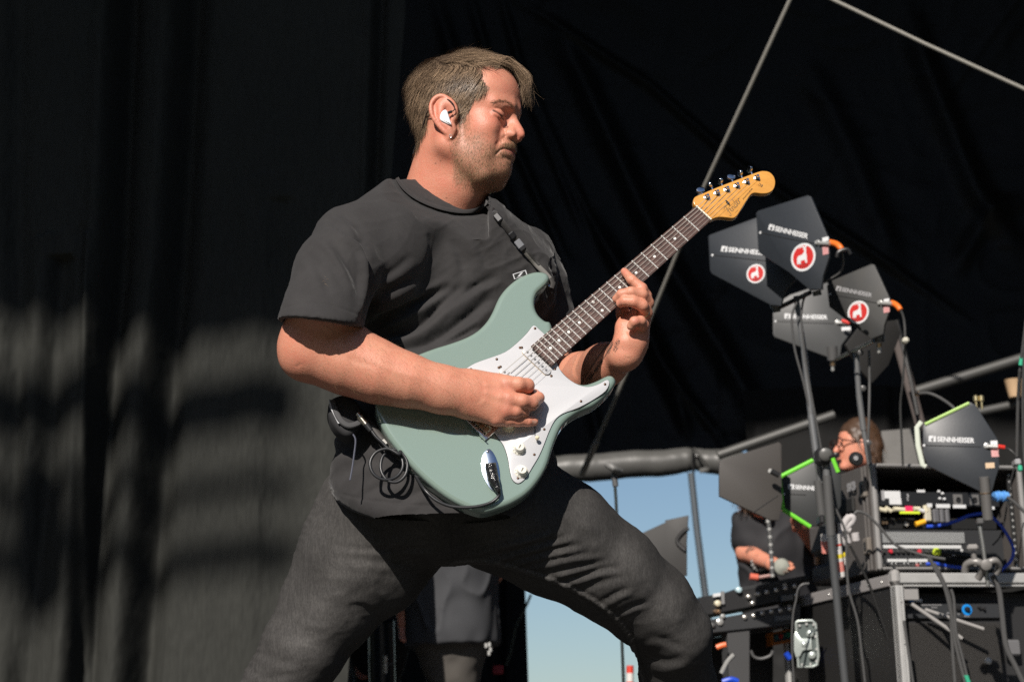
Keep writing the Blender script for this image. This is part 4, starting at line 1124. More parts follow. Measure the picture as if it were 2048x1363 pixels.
wr_items = [
    (s8((380, 285), (480, 318), (640, 326), (800, 322), (900, 330)), 5, .0045), (s8((420, 350), (600, 372), (760, 368), (880, 350)), 6, .003), (s8((560, 150), (700, 190), (840, 230)), 7, .003),
    (s8((600, 250), (700, 265), (860, 262)), 6, .003), (s8((250, 560), (330, 610), (420, 620)), 8, .003), (s8((170, 640), (240, 690), (340, 690)), 7, .0035), (s8((600, 600), (540, 560), (470, 560)), 8, .003),
    (s8((110, 740), (200, 790), (300, 780)), 7, .004), (s8((60, 800), (150, 840), (260, 830)), 7, .004),
    (s8((925, 300), (1010, 275), (1120, 262), (1230, 235)), 5, .006), (s8((935, 340), (1060, 310), (1200, 275), (1330, 235)), 5, .007), (s8((1000, 368), (1130, 340), (1290, 290), (1400, 262)), 5, .008),
    (s8((1110, 385), (1230, 345), (1350, 318), (1450, 300)), 5, .009), (s8((1180, 400), (1300, 372), (1420, 342), (1520, 330)), 5, .008), (s8((1270, 430), (1390, 395), (1490, 375), (1570, 368)), 5, .008),
    (s8((1340, 460), (1440, 425), (1530, 405), (1600, 400)), 5, .007), (s8((1430, 500), (1510, 462), (1590, 440), (1640, 440)), 5, .006), (s8((1500, 545), (1580, 500), (1650, 480)), 5, .005),
    (s8((1570, 600), (1640, 560), (1720, 545)), 6, .004), (s8((1690, 700), (1760, 690), (1850, 720)), 8, .004), (s8((1700, 760), (1790, 780), (1880, 760)), 8, .004), (s8((1300, 180), (1420, 210), (1520, 260)), 9, -.003),
]
rs2 = np.random.RandomState(5)
for k in range(26):     # puckers down the outer seam
    t = k / 25; x = 612 - 140 * t - 6 * math.sin(t * 3); y = 1010 + 345 * t
    wr_items.append(([(x - 8, y + rs2.uniform(-2, 2)), (x + 8, y + 3 + rs2.uniform(-2, 2)), (x + 26 + rs2.uniform(-6, 10), y + 8 + rs2.uniform(-3, 3))], 3.2, .0035))
rw_ = np.random.RandomState(9); wrinkle(JNV, JN, [([(x + rw_.normal(0, 2), y + rw_.normal(0, 2)) for x, y in l_], w_ * rw_.uniform(.7, 1.3), a_ * rw_.uniform(.35, 1.25)) for l_, w_, a_ in wr_items])
JNV = relax(JNV, JQ, 2); JN = vnormals(JNV, JQ)
JNV += JN * (.0020 * crumple(JNV * A(1, 1, 1.3), 12, 4) + .0016 * crumple(JNV * A(1, 1, 1.5), 24, 1) + .0004 * crumple(JNV, 60, 3))[:, None] * (.25 + .75 * sst(vnoise(JNV, 5), -.2, .5))[:, None]; JN = vnormals(JNV, JQ)
for ln, am, w in ((s8((915, 190), (912, 290), (914, 380)), .004, 2.2),):
    d_, t_, sdd = polydist(proj(JNV), ln); JNV -= JN * (am * np.exp(-(d_ / w) ** 2) * (JN @ CT > 0))[:, None]
denim = mat('black_denim', (.046, .0445, .0435), attr='tint', rough=.9, spec=.15, sheen=.0,
            var=[(600, .6, (.50, .50, .50), (1, 1, .35)), (240, .45, (1.7, 1.7, 1.68), (1, 1, .2)), (22, .3, (.80, .80, .80))], bump=[(1100, .4, .0008, (1, 1, .3)), (220, .15, .0012)])
jo = put('jeans', mesh('jeans', JNV, JQ, True), denim, MAN)
def on_mesh(V_, N_, px, py, lift=0.0):
    q = proj(V_); m = np.where((np.abs(q[:, 0] - px) < 6) & (np.abs(q[:, 1] - py) < 6) & (N_ @ CT > .0))[0]
    if not len(m): return None
    w = np.exp(-((q[m] - A(px, py)) ** 2).sum(1) / 8)
    dep = ((V_[m] - CAM) @ _F * w).sum() / w.sum(); return PD(px, py, dep - lift)
inse = spline(s8((915, 382), (985, 374), (1060, 376), (1130, 390), (1200, 412), (1280, 436), (1350, 462), (1430, 500), (1500, 542), (1560, 586), (1610, 640), (1640, 690), (1660, 760), (1680, 830), (1692, 870)), 4)
q_ = proj(JNV); fr_ = sst(JN @ CT, -.1, .2); d_, t_, sd_ = polydist(q_, inse)
JNV += JN * ((.0034 * np.exp(-((sd_ - 0) / 5.0) ** 4) - .0022 * np.exp(-((sd_ + 7.0) / 2.2) ** 2) - .0022 * np.exp(-((sd_ - 7.0) / 2.2) ** 2) + .0010 * np.sin(t_ * 260 + 3 * np.sin(t_ * 41)) * np.exp(-(sd_ / 5) ** 2)) * (d_ < 22) * fr_)[:, None]
for ln_, am_ in ((s8((262, 200), (262, 330), (248, 470), (240, 600), (225, 760), (205, 870)), .0011), (s8((330, 105), (380, 150), (440, 190), (470, 260)), .0016), (s8((1450, 60), (1400, 120), (1330, 160)), .0016)):
    d_, t_, sd_ = polydist(q_, spline(ln_, 4)); JNV += JN * (am_ * np.exp(-(sd_ / 2.4) ** 2) * (d_ < 8) * fr_)[:, None]
wear = np.exp(-(polydist(q_, s8((520, 350), (420, 500), (330, 650), (260, 780)))[0] / 38) ** 2) + .9 * np.exp(-(polydist(q_, s8((1450, 250), (1600, 330), (1750, 480), (1830, 640)))[0] / 34) ** 2)
seamw = np.exp(-((np.abs(polydist(q_, inse)[2]) - 3.0) / 1.4) ** 2) * (polydist(q_, inse)[0] < 9)
JC = np.tile(A(.050, .048, .0465), (len(JNV), 1)) * (1 + .7 * np.clip(wear, 0, 1) * (.6 + .4 * vnoise(JNV, 30)) + .25 * vnoise(JNV, 14) + .8 * seamw * fr_)[:, None]
_me = jo.data; _me.vertices.foreach_set('co', JNV.astype(np.float32).ravel()); _me.update(); set_colors(_me, 'tint', JC)
thread = mat('jeans_seam', (.055, .053, .05), rough=.9, spec=.1)
for nm, ln in [('fly_seam', s8((916, 195), (912, 290), (913, 380)))]:
    pts = [on_mesh(JNV, JN, *p, .0005) for p in spline(ln, 6)]; pts = [p for p in pts if p is not None]
    if len(pts) > 3:
        pts = np.array(pts)
        for _ in range(3): pts[1:-1] = .5 * pts[1:-1] + .25 * (pts[:-2] + pts[2:])
        MB().tube(pts, .0009, 6, flat=(CT, .55)).build(nm, thread, MAN)
# trainers, hidden below the frame
for a_, d_ in ((RA, A(-.25, -.97, 0)), (LA, A(.35, -.93, 0))):
    lo, hi = box_of([a_, a_ + d_ * .2, A(a_[0], a_[1], 0)], .09)
    q = Vol(lo, hi, .005, .03); q.cap(a_ + A(0, 0, -.03), a_ + A(0, 0, -.04) + d_ * .03, .05, .05, .03); q.cap(a_ + A(0, 0, -.06) - d_ * .03, a_ + A(0, 0, -.065) + d_ * .17, .045, .036, .03)
    q.half(A(0, 0, .004), A(0, 0, -1), .004); v_, f_ = q.extract(2); put('shoe', mesh('shoe', v_, f_, True), mat('shoe_canvas', (.03, .03, .032), rough=.8), MAN)
# ================================================================== electric guitar
GUI = thing('electric_guitar', 'sage green electric guitar with white pickguard held by the guitarist', 'guitar', tuple(G(0, 0, -.02)))
green = mat('guitar_lacquer', (.198, .268, .232), rough=.15, spec=.5, coat=1.0, coatr=.05, var=(5, .12, (.210, .272, .242)), bump=(14, .02, .002))
white = mat('pickguard_white', (.49, .495, .51), rough=.25, spec=.5)
cream = mat('aged_plastic', (.66, .60, .44), rough=.35)
black = mat('black_ply', (.02, .02, .02), rough=.4)
chrome = mat('chrome', (.72, .72, .74), rough=.14, metal=1.0)
steel = mat('string_steel', (.72, .69, .62), rough=.35, metal=.55)
fretm = mat('fret_nickel', (.78, .77, .73), rough=.3, metal=.4)
rose = mat('rosewood', (.075, .036, .028), rough=.5, var=[(60, .8, (.025, .014, .012), (1, 1, 1)), (300, .6, (.12, .06, .045), (.1, 1, 1))], bump=(500, .1, .0005))
maple = mat('amber_maple', (.62, .295, .060), rough=.22, coat=.6, var=[(40, .5, (.50, .21, .035), (1, 6, 1)), (160, .3, (.66, .36, .09), (1, 8, 1))])
mapled = mat('neck_maple', (.40, .22, .09), rough=.35, var=(40, .5, (.30, .15, .05)))
dotm = mat('inlay_pearl', (.75, .74, .70), rough=.3)
dark = mat('screw_dark', (.09, .05, .03), rough=.4, metal=.6)
def face_poly(px, w): return [GL(x, y, w) for x, y in px]
# body: outline traced at mid thickness
up = [(1103, 653), (1089, 643), (1077.4, 633), (1070, 619), (1068.7, 603), (1073.5, 589), (1083.4, 579.4), (1093.3, 569.5), (1098, 559.6), (1095, 551), (1085.3, 546), (1069.5, 545.3), (1049.7, 551), (1030, 561.6), (1010, 579.4), (996, 599), (984.4, 625), (972.5, 644.8), (954.7, 662.6), (931, 676.4), (899, 688.3), (867.5, 698), (828, 713), (793, 730), (766, 758), (752, 792), (751, 822), (760, 848), (775, 875), (799, 907), (836, 948), (878, 985), (920, 1011.5), (962.5, 1026)]
low = [(994, 1026), (1026, 1013), (1057.6, 990), (1087, 948), (1104, 897), (1121, 860.6), (1148.7, 837), (1184, 821), (1212, 797), (1226, 777.4), (1228, 763.6), (1222, 754.5), (1212, 753), (1192, 761.6), (1168.5, 768.7), (1148.7, 763.6), (1133, 751.7), (1123, 740), (1110, 725)]
TH = .043
pl = [GL(x, y, -.010) for x, y in up] + [GL(x, y, w) for (x, y), w in zip(low, [-.030] * 9 + [-.026, -.020, -.014, -.010] + [-.006] * 10)]
pl = spline(pl, 4, closed=True)
def flat_solid(poly, w0, w1, r, h, m=.012):
    """rounded slab over an outline lying in the guitar's own plane"""
    lo_, hi_ = poly.min(0) - m, poly.max(0) + m
    v_ = Vol((lo_[0], lo_[1], w0 - m), (hi_[0], hi_[1], w1 + m), h)
    gx = v_.lo[0] + h * np.arange(v_.n[0]); gy = v_.lo[1] + h * np.arange(v_.n[1]); gz = v_.lo[2] + h * np.arange(v_.n[2])
    XX, YY = np.meshgrid(gx, gy, indexing='ij'); q2 = np.stack([XX.ravel(), YY.ravel()], 1)
    D, _, _ = polydist(q2, np.vstack([poly, poly[:1]])); ins = inpoly(q2, [tuple(p) for p in poly]); D[ins] *= -1
    D = D.reshape(XX.shape)[:, :, None] + r; W = np.abs(gz - (w0 + w1) / 2)[None, None, :] - (w1 - w0) / 2 + r
    v_.F = (np.minimum(np.maximum(D, W), 0) + np.hypot(np.maximum(D, 0), np.maximum(W, 0)) - r).astype(np.float32)
    return v_
bv = flat_solid(pl, -TH, 0, .0105, .0017)
x_, q_ = bv.extract(1); x_[:, 2] += np.where(x_[:, 2] > -.002, -.0001, 0)
body = put('body', mesh('body', GO + x_[:, :1] * GU + x_[:, 1:2] * GV + x_[:, 2:] * GN, q_, True), green, GUI)
if np.dot(np.cross(GU, GV), GN) < 0: body.data.flip_normals()
# pickguard
pg = [(1070.3, 651.5), (1077.4, 658), (1092, 672), (1108, 700), (1114, 726), (1123, 743.8), (1136.8, 757.6), (1156.6, 769.5), (1176.4, 773.5), (1196, 768.5), (1208, 762), (1215, 759.6), (1218.5, 766), (1211, 781.4), (1188, 798), (1156.6, 815), (1125, 827), (1109, 840.8), (1097, 864.6), (1088, 888), (1077.4, 912), (1065.5, 932), (1053.7, 951.7), (1043, 963), (1033.9, 965.5), (1024.5, 957.6), (1020, 939.8), (1016, 916), (1008, 892), (995, 873), (982.4, 858.6), (962, 838), (940, 812), (924, 785), (920, 757), (929, 739.8), (950.7, 726), (978.4, 716), (1010, 704), (1033.9, 686), (1053.7, 666.5), (1064, 653)]
pgp = spline(face_poly(pg, .002), 3, closed=True)
MB().prism(pgp, GO, GU, GV, GN, .0012, .0027, .0004, 2).build('pickguard', white, GUI)
c_ = pgp.mean(0); d1 = pgp - np.roll(pgp, 1, 0); nn_ = np.stack([d1[:, 1], -d1[:, 0]], 1); nn_ /= np.linalg.norm(nn_, axis=1, keepdims=True)
ar_ = np.sum(pgp[:, 0] * np.roll(pgp[:, 1], -1) - np.roll(pgp[:, 0], -1) * pgp[:, 1]); nn_ *= (1 if ar_ > 0 else -1)
MB().prism(pgp + nn_ * .0007, GO, GU, GV, GN, .0003, .0012, 0).build('pickguard_ply', black, GUI)
def scr(u, v, w, r=.0027, m=None, par=None, name='screw'):
    q = MB(); c = G(u, v, w); q.lathe(c, GN, [(r, 0), (r, .0004), (r * .7, .0011), (.0001, .0013)], 10); 
    return q.build(name, m or dark, par or GUI)
for x, y in [(1070, 656.5), (1040, 695), (993.5, 718), (942, 738), (1110, 737.5), (1210, 768), (1162, 802), (1088.5, 858), (1068.7, 908.5), (1036, 955.5), (990, 857.5), (1001, 733)]:
    a_, b_ = GL(x, y, .0027); scr(a_, b_, .0027)
# neck, fretboard, frets, inlays, strings
SC = .648
def fr(n): return SC * 2 ** (-n / 12.0)
hw = lambda u: .0213 + (SC - u) / .474 * (.0282 - .0213)
uend = SC - .4745
def Lw(u, v): return (u, v)
q = MB(); q.prism([(uend, -hw(uend)), (SC, -hw(SC)), (SC, hw(SC)), (uend, hw(uend))], GO, GU, GV, GN, .0085, .0140, .0006)
q.build('fretboard', rose, GUI)
prof = []
for k in range(9):
    a = math.pi * k / 8; prof.append((-math.cos(a), -math.sin(a)))
mb = MB(); us = np.linspace(uend + .003, SC + .004, 16); V_ = []
for u in us:
    h_ = hw(min(u, SC)) * .995; dp = .0175 + .0035 * (SC - u) / .47
    for a, b in prof: V_.append(G(u, a * h_, .0085 + b * dp * .95))
F_ = [(i * 9 + k, i * 9 + k + 1, (i + 1) * 9 + k + 1, (i + 1) * 9 + k) for i in range(15) for k in range(8)] + [(i * 9, (i + 1) * 9, (i + 1) * 9 + 8, i * 9 + 8) for i in range(15)]
F_ += [tuple(range(9)), tuple(range(135, 144))[::-1]]
mb.add(V_, F_, True); mb.build('neck', mapled, GUI)
for n in range(1, 23):
    u = fr(n); MB().tube([G(u, -hw(u) + .0004, .0141), G(u, -hw(u) * .5, .0146), G(u, hw(u) * .5, .0146), G(u, hw(u) - .0004, .0141)], .0014, 6).build('fret', fretm, GUI)
MB().box(G(SC + .0012, 0, .0125), (.0036, hw(SC) * 2, .0085), [GU, GV, GN], .0006).build('nut', mat('bone', (.72, .68, .56), rough=.4), GUI)
for n in (3, 5, 7, 9, 12, 15, 17, 19, 21):
    u = (fr(n) + fr(n - 1)) / 2
    for v in ((-.0125, .0125) if n == 12 else (0,)):
        MB().lathe(G(u, v, .0139), GN, [(.0030, 0), (.0030, .00035)], 14).build('inlay_dot', dotm, GUI)
sg = [.00062, .00052, .00044, .00032, .00026, .00023]
# headstock
hd = [(1388, 408.4), (1386.7, 401), (1390, 393.5), (1402, 388), (1430, 376), (1470, 360.5), (1515.2, 343.6), (1528.7, 341.3), (1540.5, 344.3), (1549, 354.4), (1550.8, 367), (1546.6, 379), (1536.5, 385.5), (1523, 386.5), (1510, 385), (1501.7, 389), (1493.3, 401), (1483, 417.5), (1474, 431), (1466.3, 435.5), (1454.5, 434.5), (1440, 433.5), (1428, 436), (1422, 440)]
hp_ = [GL(x, y, .006) for x, y in hd]; hp_ = list(spline(hp_, 3)); 
MB().prism(hp_, GO, GU, GV, GN, -.0085, .0055, .0018, 3).build('headstock', maple, GUI)
posts = [(1414.3, 393.5), (1434.3, 385), (1454.2, 378), (1474, 370.6), (1493.6, 362.5), (1514.2, 354.7)]
btn = [(1402, 382.4), (1422.4, 372), (1441.7, 364.5), (1463, 356.4), (1481.5, 348.7), (1500.7, 341)]
pl_ = []
for (x, y), (bx, by), ang in zip(posts, btn, (.1, .9, 1.35, .15, 1.3, 1.45)):
    a_, b_ = GL(x, y, .008); pl_.append((a_, b_)); t_ = MB()
    t_.lathe(G(a_, b_, .0055), GN, [(.0066, 0), (.0066, .0010), (.0045, .0018), (.0034, .0022), (.0028, .0075), (.0034, .0095), (.0026, .0115)], 12)
    tu = t_.build('tuner', chrome, GUI)
    c_, d_ = GL(bx, by, -.006); dr = nrm(G(c_, d_, 0) - G(a_, b_, 0)); sd = np.cross(dr, GN)
    b2 = MB(); b2.tube([G(a_, b_, -.006) + dr * .008, G(c_, d_, -.006) - dr * .004], .0021, 8)
    fw = nrm(GN * math.cos(ang * 1.2) + sd * math.sin(ang * 1.2)); e3 = np.cross(fw, dr)
    b2.prism([(.0098 * math.cos(t), .0068 * math.sin(t)) for t in np.linspace(0, 2 * math.pi, 14)[:-1]], G(c_, d_, -.006) + dr * .003, e3, dr, fw, -.0028, .0028, .0016, 2)
    b2.build('tuner_button', chrome, tu)
# strings: bridge -> nut -> posts
vs = np.linspace(-.0262, .0262, 6); vn = np.linspace(-.0175, .0175, 6)
for k in range(6):
    a_, b_ = pl_[k]
    MB().tube([G(-.004, vs[k], .0150), G(0, vs[k], .0165), G(SC, vn[k], .0172), G(a_ - .002, b_ + .002, .0110)], sg[k], 6).build('string', steel, GUI)
# pickups (three), with pole pieces
for uc, sl in ((.162, 0), (.0985, 0), (.043, .010)):
    n_ = 20; pts = []
    for k in range(n_):
        t = 2 * math.pi * k / n_; pts.append((uc + .0082 * math.sin(t) + sl * ((math.cos(t)) * .0 ), .0270 * (1 if math.cos(t) > 0 else -1) + .0085 * math.cos(t)))
    pts = [(p[0] + sl * -p[1] / .03, p[1]) for p in pts]
    q = MB(); q.prism(pts, GO, GU, GV, GN, .0026, .0062, .0009, 2); pk = q.build('pickup', white, GUI)
    q = MB(); q.prism([((p[0] - uc) * 1.13 + uc, p[1] * 1.02) for p in pts], GO, GU, GV, GN, .0026, .0029, 0); q.build('pickup_slot', mat('slot_rim_tan', (.45, .38, .28), rough=.6), pk)  # tan rim plate slightly wider than the pickup
    for k in range(6):
        v = vs[k] * .98; MB().lathe(G(uc - sl * v / .03, v, .0060), GN, [(.0024, 0), (.0024, .0010), (.0020, .0014)], 10).build('pole_piece', mat('pole_steel', (.25, .25, .25), rough=.35, metal=.9), pk)
    for v in (-.0405, .0405): scr(uc - sl * v / .03, v, .0027, .0028)
# bridge
rc = GL(970, 881, .004); bu, bvv = rc; 
q = MB(); q.box(G(bu + .019, bvv - .040, .0035), (.038, .080, .0022), [GU, GV, GN], .0006); q.box(G(bu + .001, bvv - .040, .0085), (.0022, .080, .011), [GU, GV, GN], .0005)
br = q.build('bridge', chrome, GUI)
brass = mat('saddle_nickel', (.66, .60, .46), rough=.3, metal=1.0)
for k in range(6):
    v = bvv - .040 + (k - 2.5) * .0107
    q = MB(); q.box(G(bu + .018, v, .0085), (.017, .0096, .0030), [GU, GV, GN], .0008); q.box(G(bu + .025, v, .0108), (.004, .0096, .005), [GU, GV, GN], .001); q.build('saddle', brass, br)
    for dv in (-.003, .003): MB().lathe(G(bu + .022, v + dv, .006), GN, [(.0012, 0), (.0012, .0075)], 8).build('saddle_screw', chrome, br)
    MB().tube([G(bu - .001, v, .0085), G(bu + .012, v, .0085)], .0012, 8).build('saddle_screw', chrome, br)
# knobs and switch
for (x, y), w_ in (((1018, 848), 'VOLUME'), ((1039, 894), 'TONE'), ((1044, 940), 'TONE')):
    a_, b_ = GL(x, y, .010); c0 = G(a_, b_, .0027); q = MB()
    q.lathe(c0, GN, [(.0135, 0), (.0135, .0008), (.0098, .0040), (.0088, .0110), (.0080, .0128), (.0060, .0132)], 28); kb = q.build('knob', cream if w_ == 'VOLUME' else mat('knob_white', (.74, .72, .64), rough=.3), GUI)
    for k in range(10):
        a = 2 * math.pi * k / 12 + .9; e = GU * math.cos(a) + GV * math.sin(a)
        MB().box(c0 + e * .0115 + GN * .0026, (.0026, .0007, .0006), [nrm(e * .0037 - GN * .0032), np.cross(GN, e), nrm(GN * .0037 + e * .0032)]).build('knob_mark', black, kb)
    ee = nrm(GV * -.35 + GU); eu = np.cross(GN, ee)
    text_mesh(w_, .0030, c0 + GN * .0133 - ee * .0048 - eu * .001, ee, eu, black, kb, 'lettering', bold=.0001)
a_, b_ = GL(1070, 861, .003); e = nrm(G(*GL(1070, 871, .003)) - G(*GL(1070, 852, .003)))
MB().box(G(a_, b_, .0029), (.020, .0016, .0006), [e, np.cross(GN, e), GN]).build('switch_slot', black, GUI)
a_, b_ = GL(1073, 879, .003); MB().tube([G(a_, b_, .002), G(a_, b_, .010)], .0012, 6).lathe(G(a_, b_, .008), GN, [(.0022, 0), (.0038, .003), (.0042, .007), (.002, .0095)], 12).build('switch_tip', cream, GUI)
# jack plate with socket
jp = [(976.5, 897), (969, 903), (963.5, 916), (962.5, 932), (966, 950), (974, 967), (982, 978), (989, 981), (995, 977), (999, 965), (1000, 948), (997, 928), (990, 910), (983, 900)]
MB().prism(spline(face_poly(jp, .002), 3, closed=True), GO, GU, GV, GN, .0002, .0024, .0008, 2).build('jack_plate', mat('jack_chrome', (.50, .58, .70), rough=.22, metal=1.0), GUI)
jc = [(970, 926), (992, 924), (997, 950), (993, 968), (985, 972), (976, 958)]
MB().prism(face_poly(jc, .0026), GO, GU, GV, GN, .0022, .0028, 0).build('jack_socket', black, GUI)
for x, y in ((975.8, 902.5), (990, 976)):
    a_, b_ = GL(x, y, .0024); scr(a_, b_, .0024, .0026, chrome)
# strap buttons
for x, y, dr in ((1100, 571, (1.0, .1)), (846, 948, (-.7, .7))):
    a_, b_ = GL(x, y, -.022); d_ = nrm(GU * dr[0] + GV * dr[1]); MB().lathe(G(a_, b_, -.022) - d_ * .004, d_, [(.0035, 0), (.0030, .008), (.0062, .011), (.0050, .014)], 12).build('strap_button', chrome, GUI)
# string tree
a_, b_ = GL(1454.5, 406, .0055); q = MB(); q.box(G(a_, b_, .0095), (.003, .011, .0012), [GU, GV, GN], .0004).tube([G(a_, b_, .005), G(a_, b_, .010)], .0015, 8); q.build('string_tree', mat('dark_metal', (.12, .12, .12), rough=.3, metal=1), GUI)
# printed headstock lettering: a flowing script word and a small line of capitals
def stroke(pts, w0, r, name, m, par, flat=.35):
    L = spline([G(*GL(x, y, w0), w0) for x, y in pts], 5); MB().tube(L, r, 5, flat=(GN, flat)).build(name, m, par)
ink_m = mat('decal_ink', (.10, .075, .04), rough=.3)
bs, be = A(1459.5, 430.5), A(1485.5, 400.5); ex_ = (be - bs); Lx = np.linalg.norm(ex_); ex_ = ex_ / Lx; ey_ = A(ex_[1], -ex_[0]); ey_ = ey_ if ey_[1] < 0 else -ey_
def SPT(a, b): return tuple(bs + ex_ * a * Lx + ey_ * b * Lx)
script = [  # f-e-n-d-e-r drawn as joined pen strokes, a along the word, b above its base line
    [(-.02, .02), (.03, -.06), (.09, .02), (.14, .26), (.20, .44)], [(.03, .40), (.12, .47), (.30, .44), (.40, .47)], [(.07, .20), (.16, .25), (.25, .22)],
    [(.20, .08), (.27, .16), (.28, .22), (.24, .22), (.22, .10), (.27, .02), (.34, .08)], [(.34, .20), (.35, .02)], [(.35, .12), (.41, .21), (.44, .16), (.44, .03), (.49, .07)],
    [(.60, .18), (.54, .20), (.50, .08), (.55, .01), (.62, .10), (.68, .42)], [(.62, .10), (.63, .02), (.68, .06)], [(.68, .08), (.75, .16), (.76, .22), (.72, .22), (.70, .10), (.75, .02), (.82, .08)], [(.83, .20), (.84, .02)], [(.84, .12), (.90, .21), (.97, .19)]]
for st_ in script: stroke([SPT(a, b) for a, b in st_], .0057, .00055, 'lettering', ink_m, GUI)
a0, a1 = G(*GL(1486.5, 399.5, .0057), .0057), G(*GL(1505.5, 377.5, .0057), .0057); ee = nrm(a1 - a0); eu = np.cross(GN, ee)
text_mesh('STRATOCASTER', .0034, a0, ee, eu, ink_m, GUI, 'lettering', width=np.linalg.norm(a1 - a0))
a0, a1 = G(*GL(1463, 432.5, .0057), .0057), G(*GL(1482, 414, .0057), .0057); MB().tube([a0 * .6 + a1 * .4, a0 * .3 + a1 * .7], .0003, 4).build('lettering', ink_m, GUI)
c0 = G(*GL(1530, 371, .0057), .0057); ee = nrm(GU * .2 + GV); eu = np.cross(GN, ee)
text_mesh('EC', .0085, c0 - ee * .003 - eu*.002, -ee, -eu, mat('stamp_ink', (.05, .03, .02), rough=.4), GUI, 'lettering')

# ------------------------------------------------------------------ cable from the jack, coiled at the strap and up to the belt pack
rubber = mat('black_rubber', (.018, .019, .021), rough=.38, spec=.5)
CB = thing('instrument_cable', 'black instrument cable looping from guitar jack to belt pack', 'cable', tuple(GP(980, 950, .01)))
j0, j1, j2 = GP(981, 932, .010), GP(987, 958, .016), GP(994, 974, .017)
q = MB(); q.tube([j0 - GN * .008, j0], .0045, 12); q.build('plug_tip', mat('brass_tip', (.35, .24, .12), rough=.3, metal=1), CB)
MB().tube(spline([j0, (j0 + j1) / 2, j1, j2, GP(997, 983, .016)], 4), [.0110] * 5 + [.0108] * 4 + [.0095, .0085, .0070, .0062, .0058, .0055, .0052, .0050], 12).build('plug', mat('plug_tape', (.012, .012, .013), rough=.18, bump=(160, .9, .003)), CB)
def loop(cx, cy, rx, ry, a0, a1, w0, w1, n=9):
    return [GP(cx + rx * math.cos(R(a0 + (a1 - a0) * k / (n - 1))), cy + ry * math.sin(R(a0 + (a1 - a0) * k / (n - 1))), w0 + (w1 - w0) * k / (n - 1)) for k in range(n)]
path = [GP(996, 980, .016), GP(998, 990, .011), GP(984, 1003, .007), GP(960, 1011, .005), GP(931, 1014, .003), GP(899, 1011, .001), GP(870, 998, .000), GP(848, 977, -.004), GP(833, 953, -.026), GP(818, 925, -.028)]
lp1 = loop(788, 931, 27, 33, -60, -420, -.012, -.004); lp2 = loop(773, 928, 33, 31, -40, -395, .000, -.010)
path += lp1 + lp2
path += [GP(776, 896, -.012), GP(765, 885, -.012), GP(752, 873, -.012), GP(741, 858, -.012)]
MB().tube(spline(path, 8), .0031, 10).build('cord', rubber, CB)
sl = mat('jack_nickel', (.62, .58, .50), rough=.25, metal=1)
c0, c1 = GP(742, 861, -.012), GP(716, 828, -.012)
MB().tube([c0, c0 * .6 + c1 * .4], [.0048, .0062], 12).build('boot', rubber, CB)
MB().lathe(c0 * .62 + c1 * .38, c1 - c0, [(.0066, 0), (.0066, .006), (.0058, .007), (.0058, .016), (.0066, .017), (.0066, .020), (.0045, .0215), (.0045, .027)], 16).build('connector', sl, CB)

# strap
SR = thing('guitar_strap', 'thin black strap running over the left shoulder to the upper horn', 'strap', tuple(GP(1040, 480, 0)))
web = mat('strap_webbing', (.030, .029, .028), rough=.75, bump=(500, .5, .001))
def shd(px, py, lift=.004):
    p = on_mesh(TV, TN, px, py, lift)
    return p if p is not None else PD(px, py, 4.05)
sp_ = [PD(955, 395, 4.26), PD(968, 398, 4.16), shd(982, 418, .006), shd(996, 435, .008), shd(1015, 458, .010), shd(1034, 482, .012), shd(1052, 505, .018), GP(1072, 528, -.045), GP(1090, 546, -.030), GP(1101, 560, -.022), GP(1104, 572, -.020)]
SPL = spline(sp_, 4)
MB().tube(SPL[:30], .0068, 8, flat=(CT, .25)).build('webbing', web, SR)
MB().tube(SPL[24:], .0052, 8, flat=(CT, .45)).build('webbing_end', mat('strap_tape', (.12, .115, .105), rough=.8, bump=(400, .5, .001)), SR)
plas = mat('buckle_plastic', (.02, .02, .022), rough=.25)
for i, l_ in ((9, .016), (12, .020), (18, .014)):
    d_ = nrm(SPL[i + 1] - SPL[i]); s_ = nrm(np.cross(d_, CT)); MB().box(SPL[i] + CT * .003, (l_, .013, .006), [d_, s_, np.cross(d_, s_)], .002).build('slider', plas, SR)
d_ = nrm(SPL[22] - SPL[20]); s_ = nrm(np.cross(d_, CT)); f_ = np.cross(d_, s_)
cp = SPL[21] + CT * .004
MB().box(cp, (.018, .014, .006), [d_, s_, f_], .0015).build('buckle', mat('buckle_grey', (.16, .165, .18), rough=.3), SR)
MB().box(cp + d_ * .012, (.008, .013, .007), [d_, s_, f_], .0015).build('buckle', plas, SR)
MB().tube([GP(1101, 556, -.016), GP(1106, 566, -.018), GP(1103, 576, -.020)], .0055, 8, flat=(GN, .5)).build('leather_end', mat('strap_leather', (.03, .027, .024), rough=.6), SR)
lo_ = [GP(700, 800, -.08), GP(735, 838, -.030), GP(762, 873, -.024), GP(785, 900, -.022), GP(806, 917, -.020), GP(828, 932, -.018), GP(846, 946, -.018)]
LS = spline(lo_, 5)
MB().tube(LS, [.0055] * 18 + [.0075] * 3 + [.0095] * (len(LS) - 21), 8, flat=(GN, .3)).build('leather_end', mat('strap_leather', (.03, .027, .024), rough=.6), SR)
MB().lathe(GP(826, 934, -.013), GN, [(.0026, 0), (.0026, .002), (.001, .003)], 10).build('rivet', mat('copper', (.55, .25, .14), rough=.3, metal=1), SR)
MB().box(GP(768, 884, -.016), (.013, .010, .005), [nrm(LS[12] - LS[10]), nrm(np.cross(LS[12] - LS[10], GN)), GN], .0012).build('buckle', sl, SR)

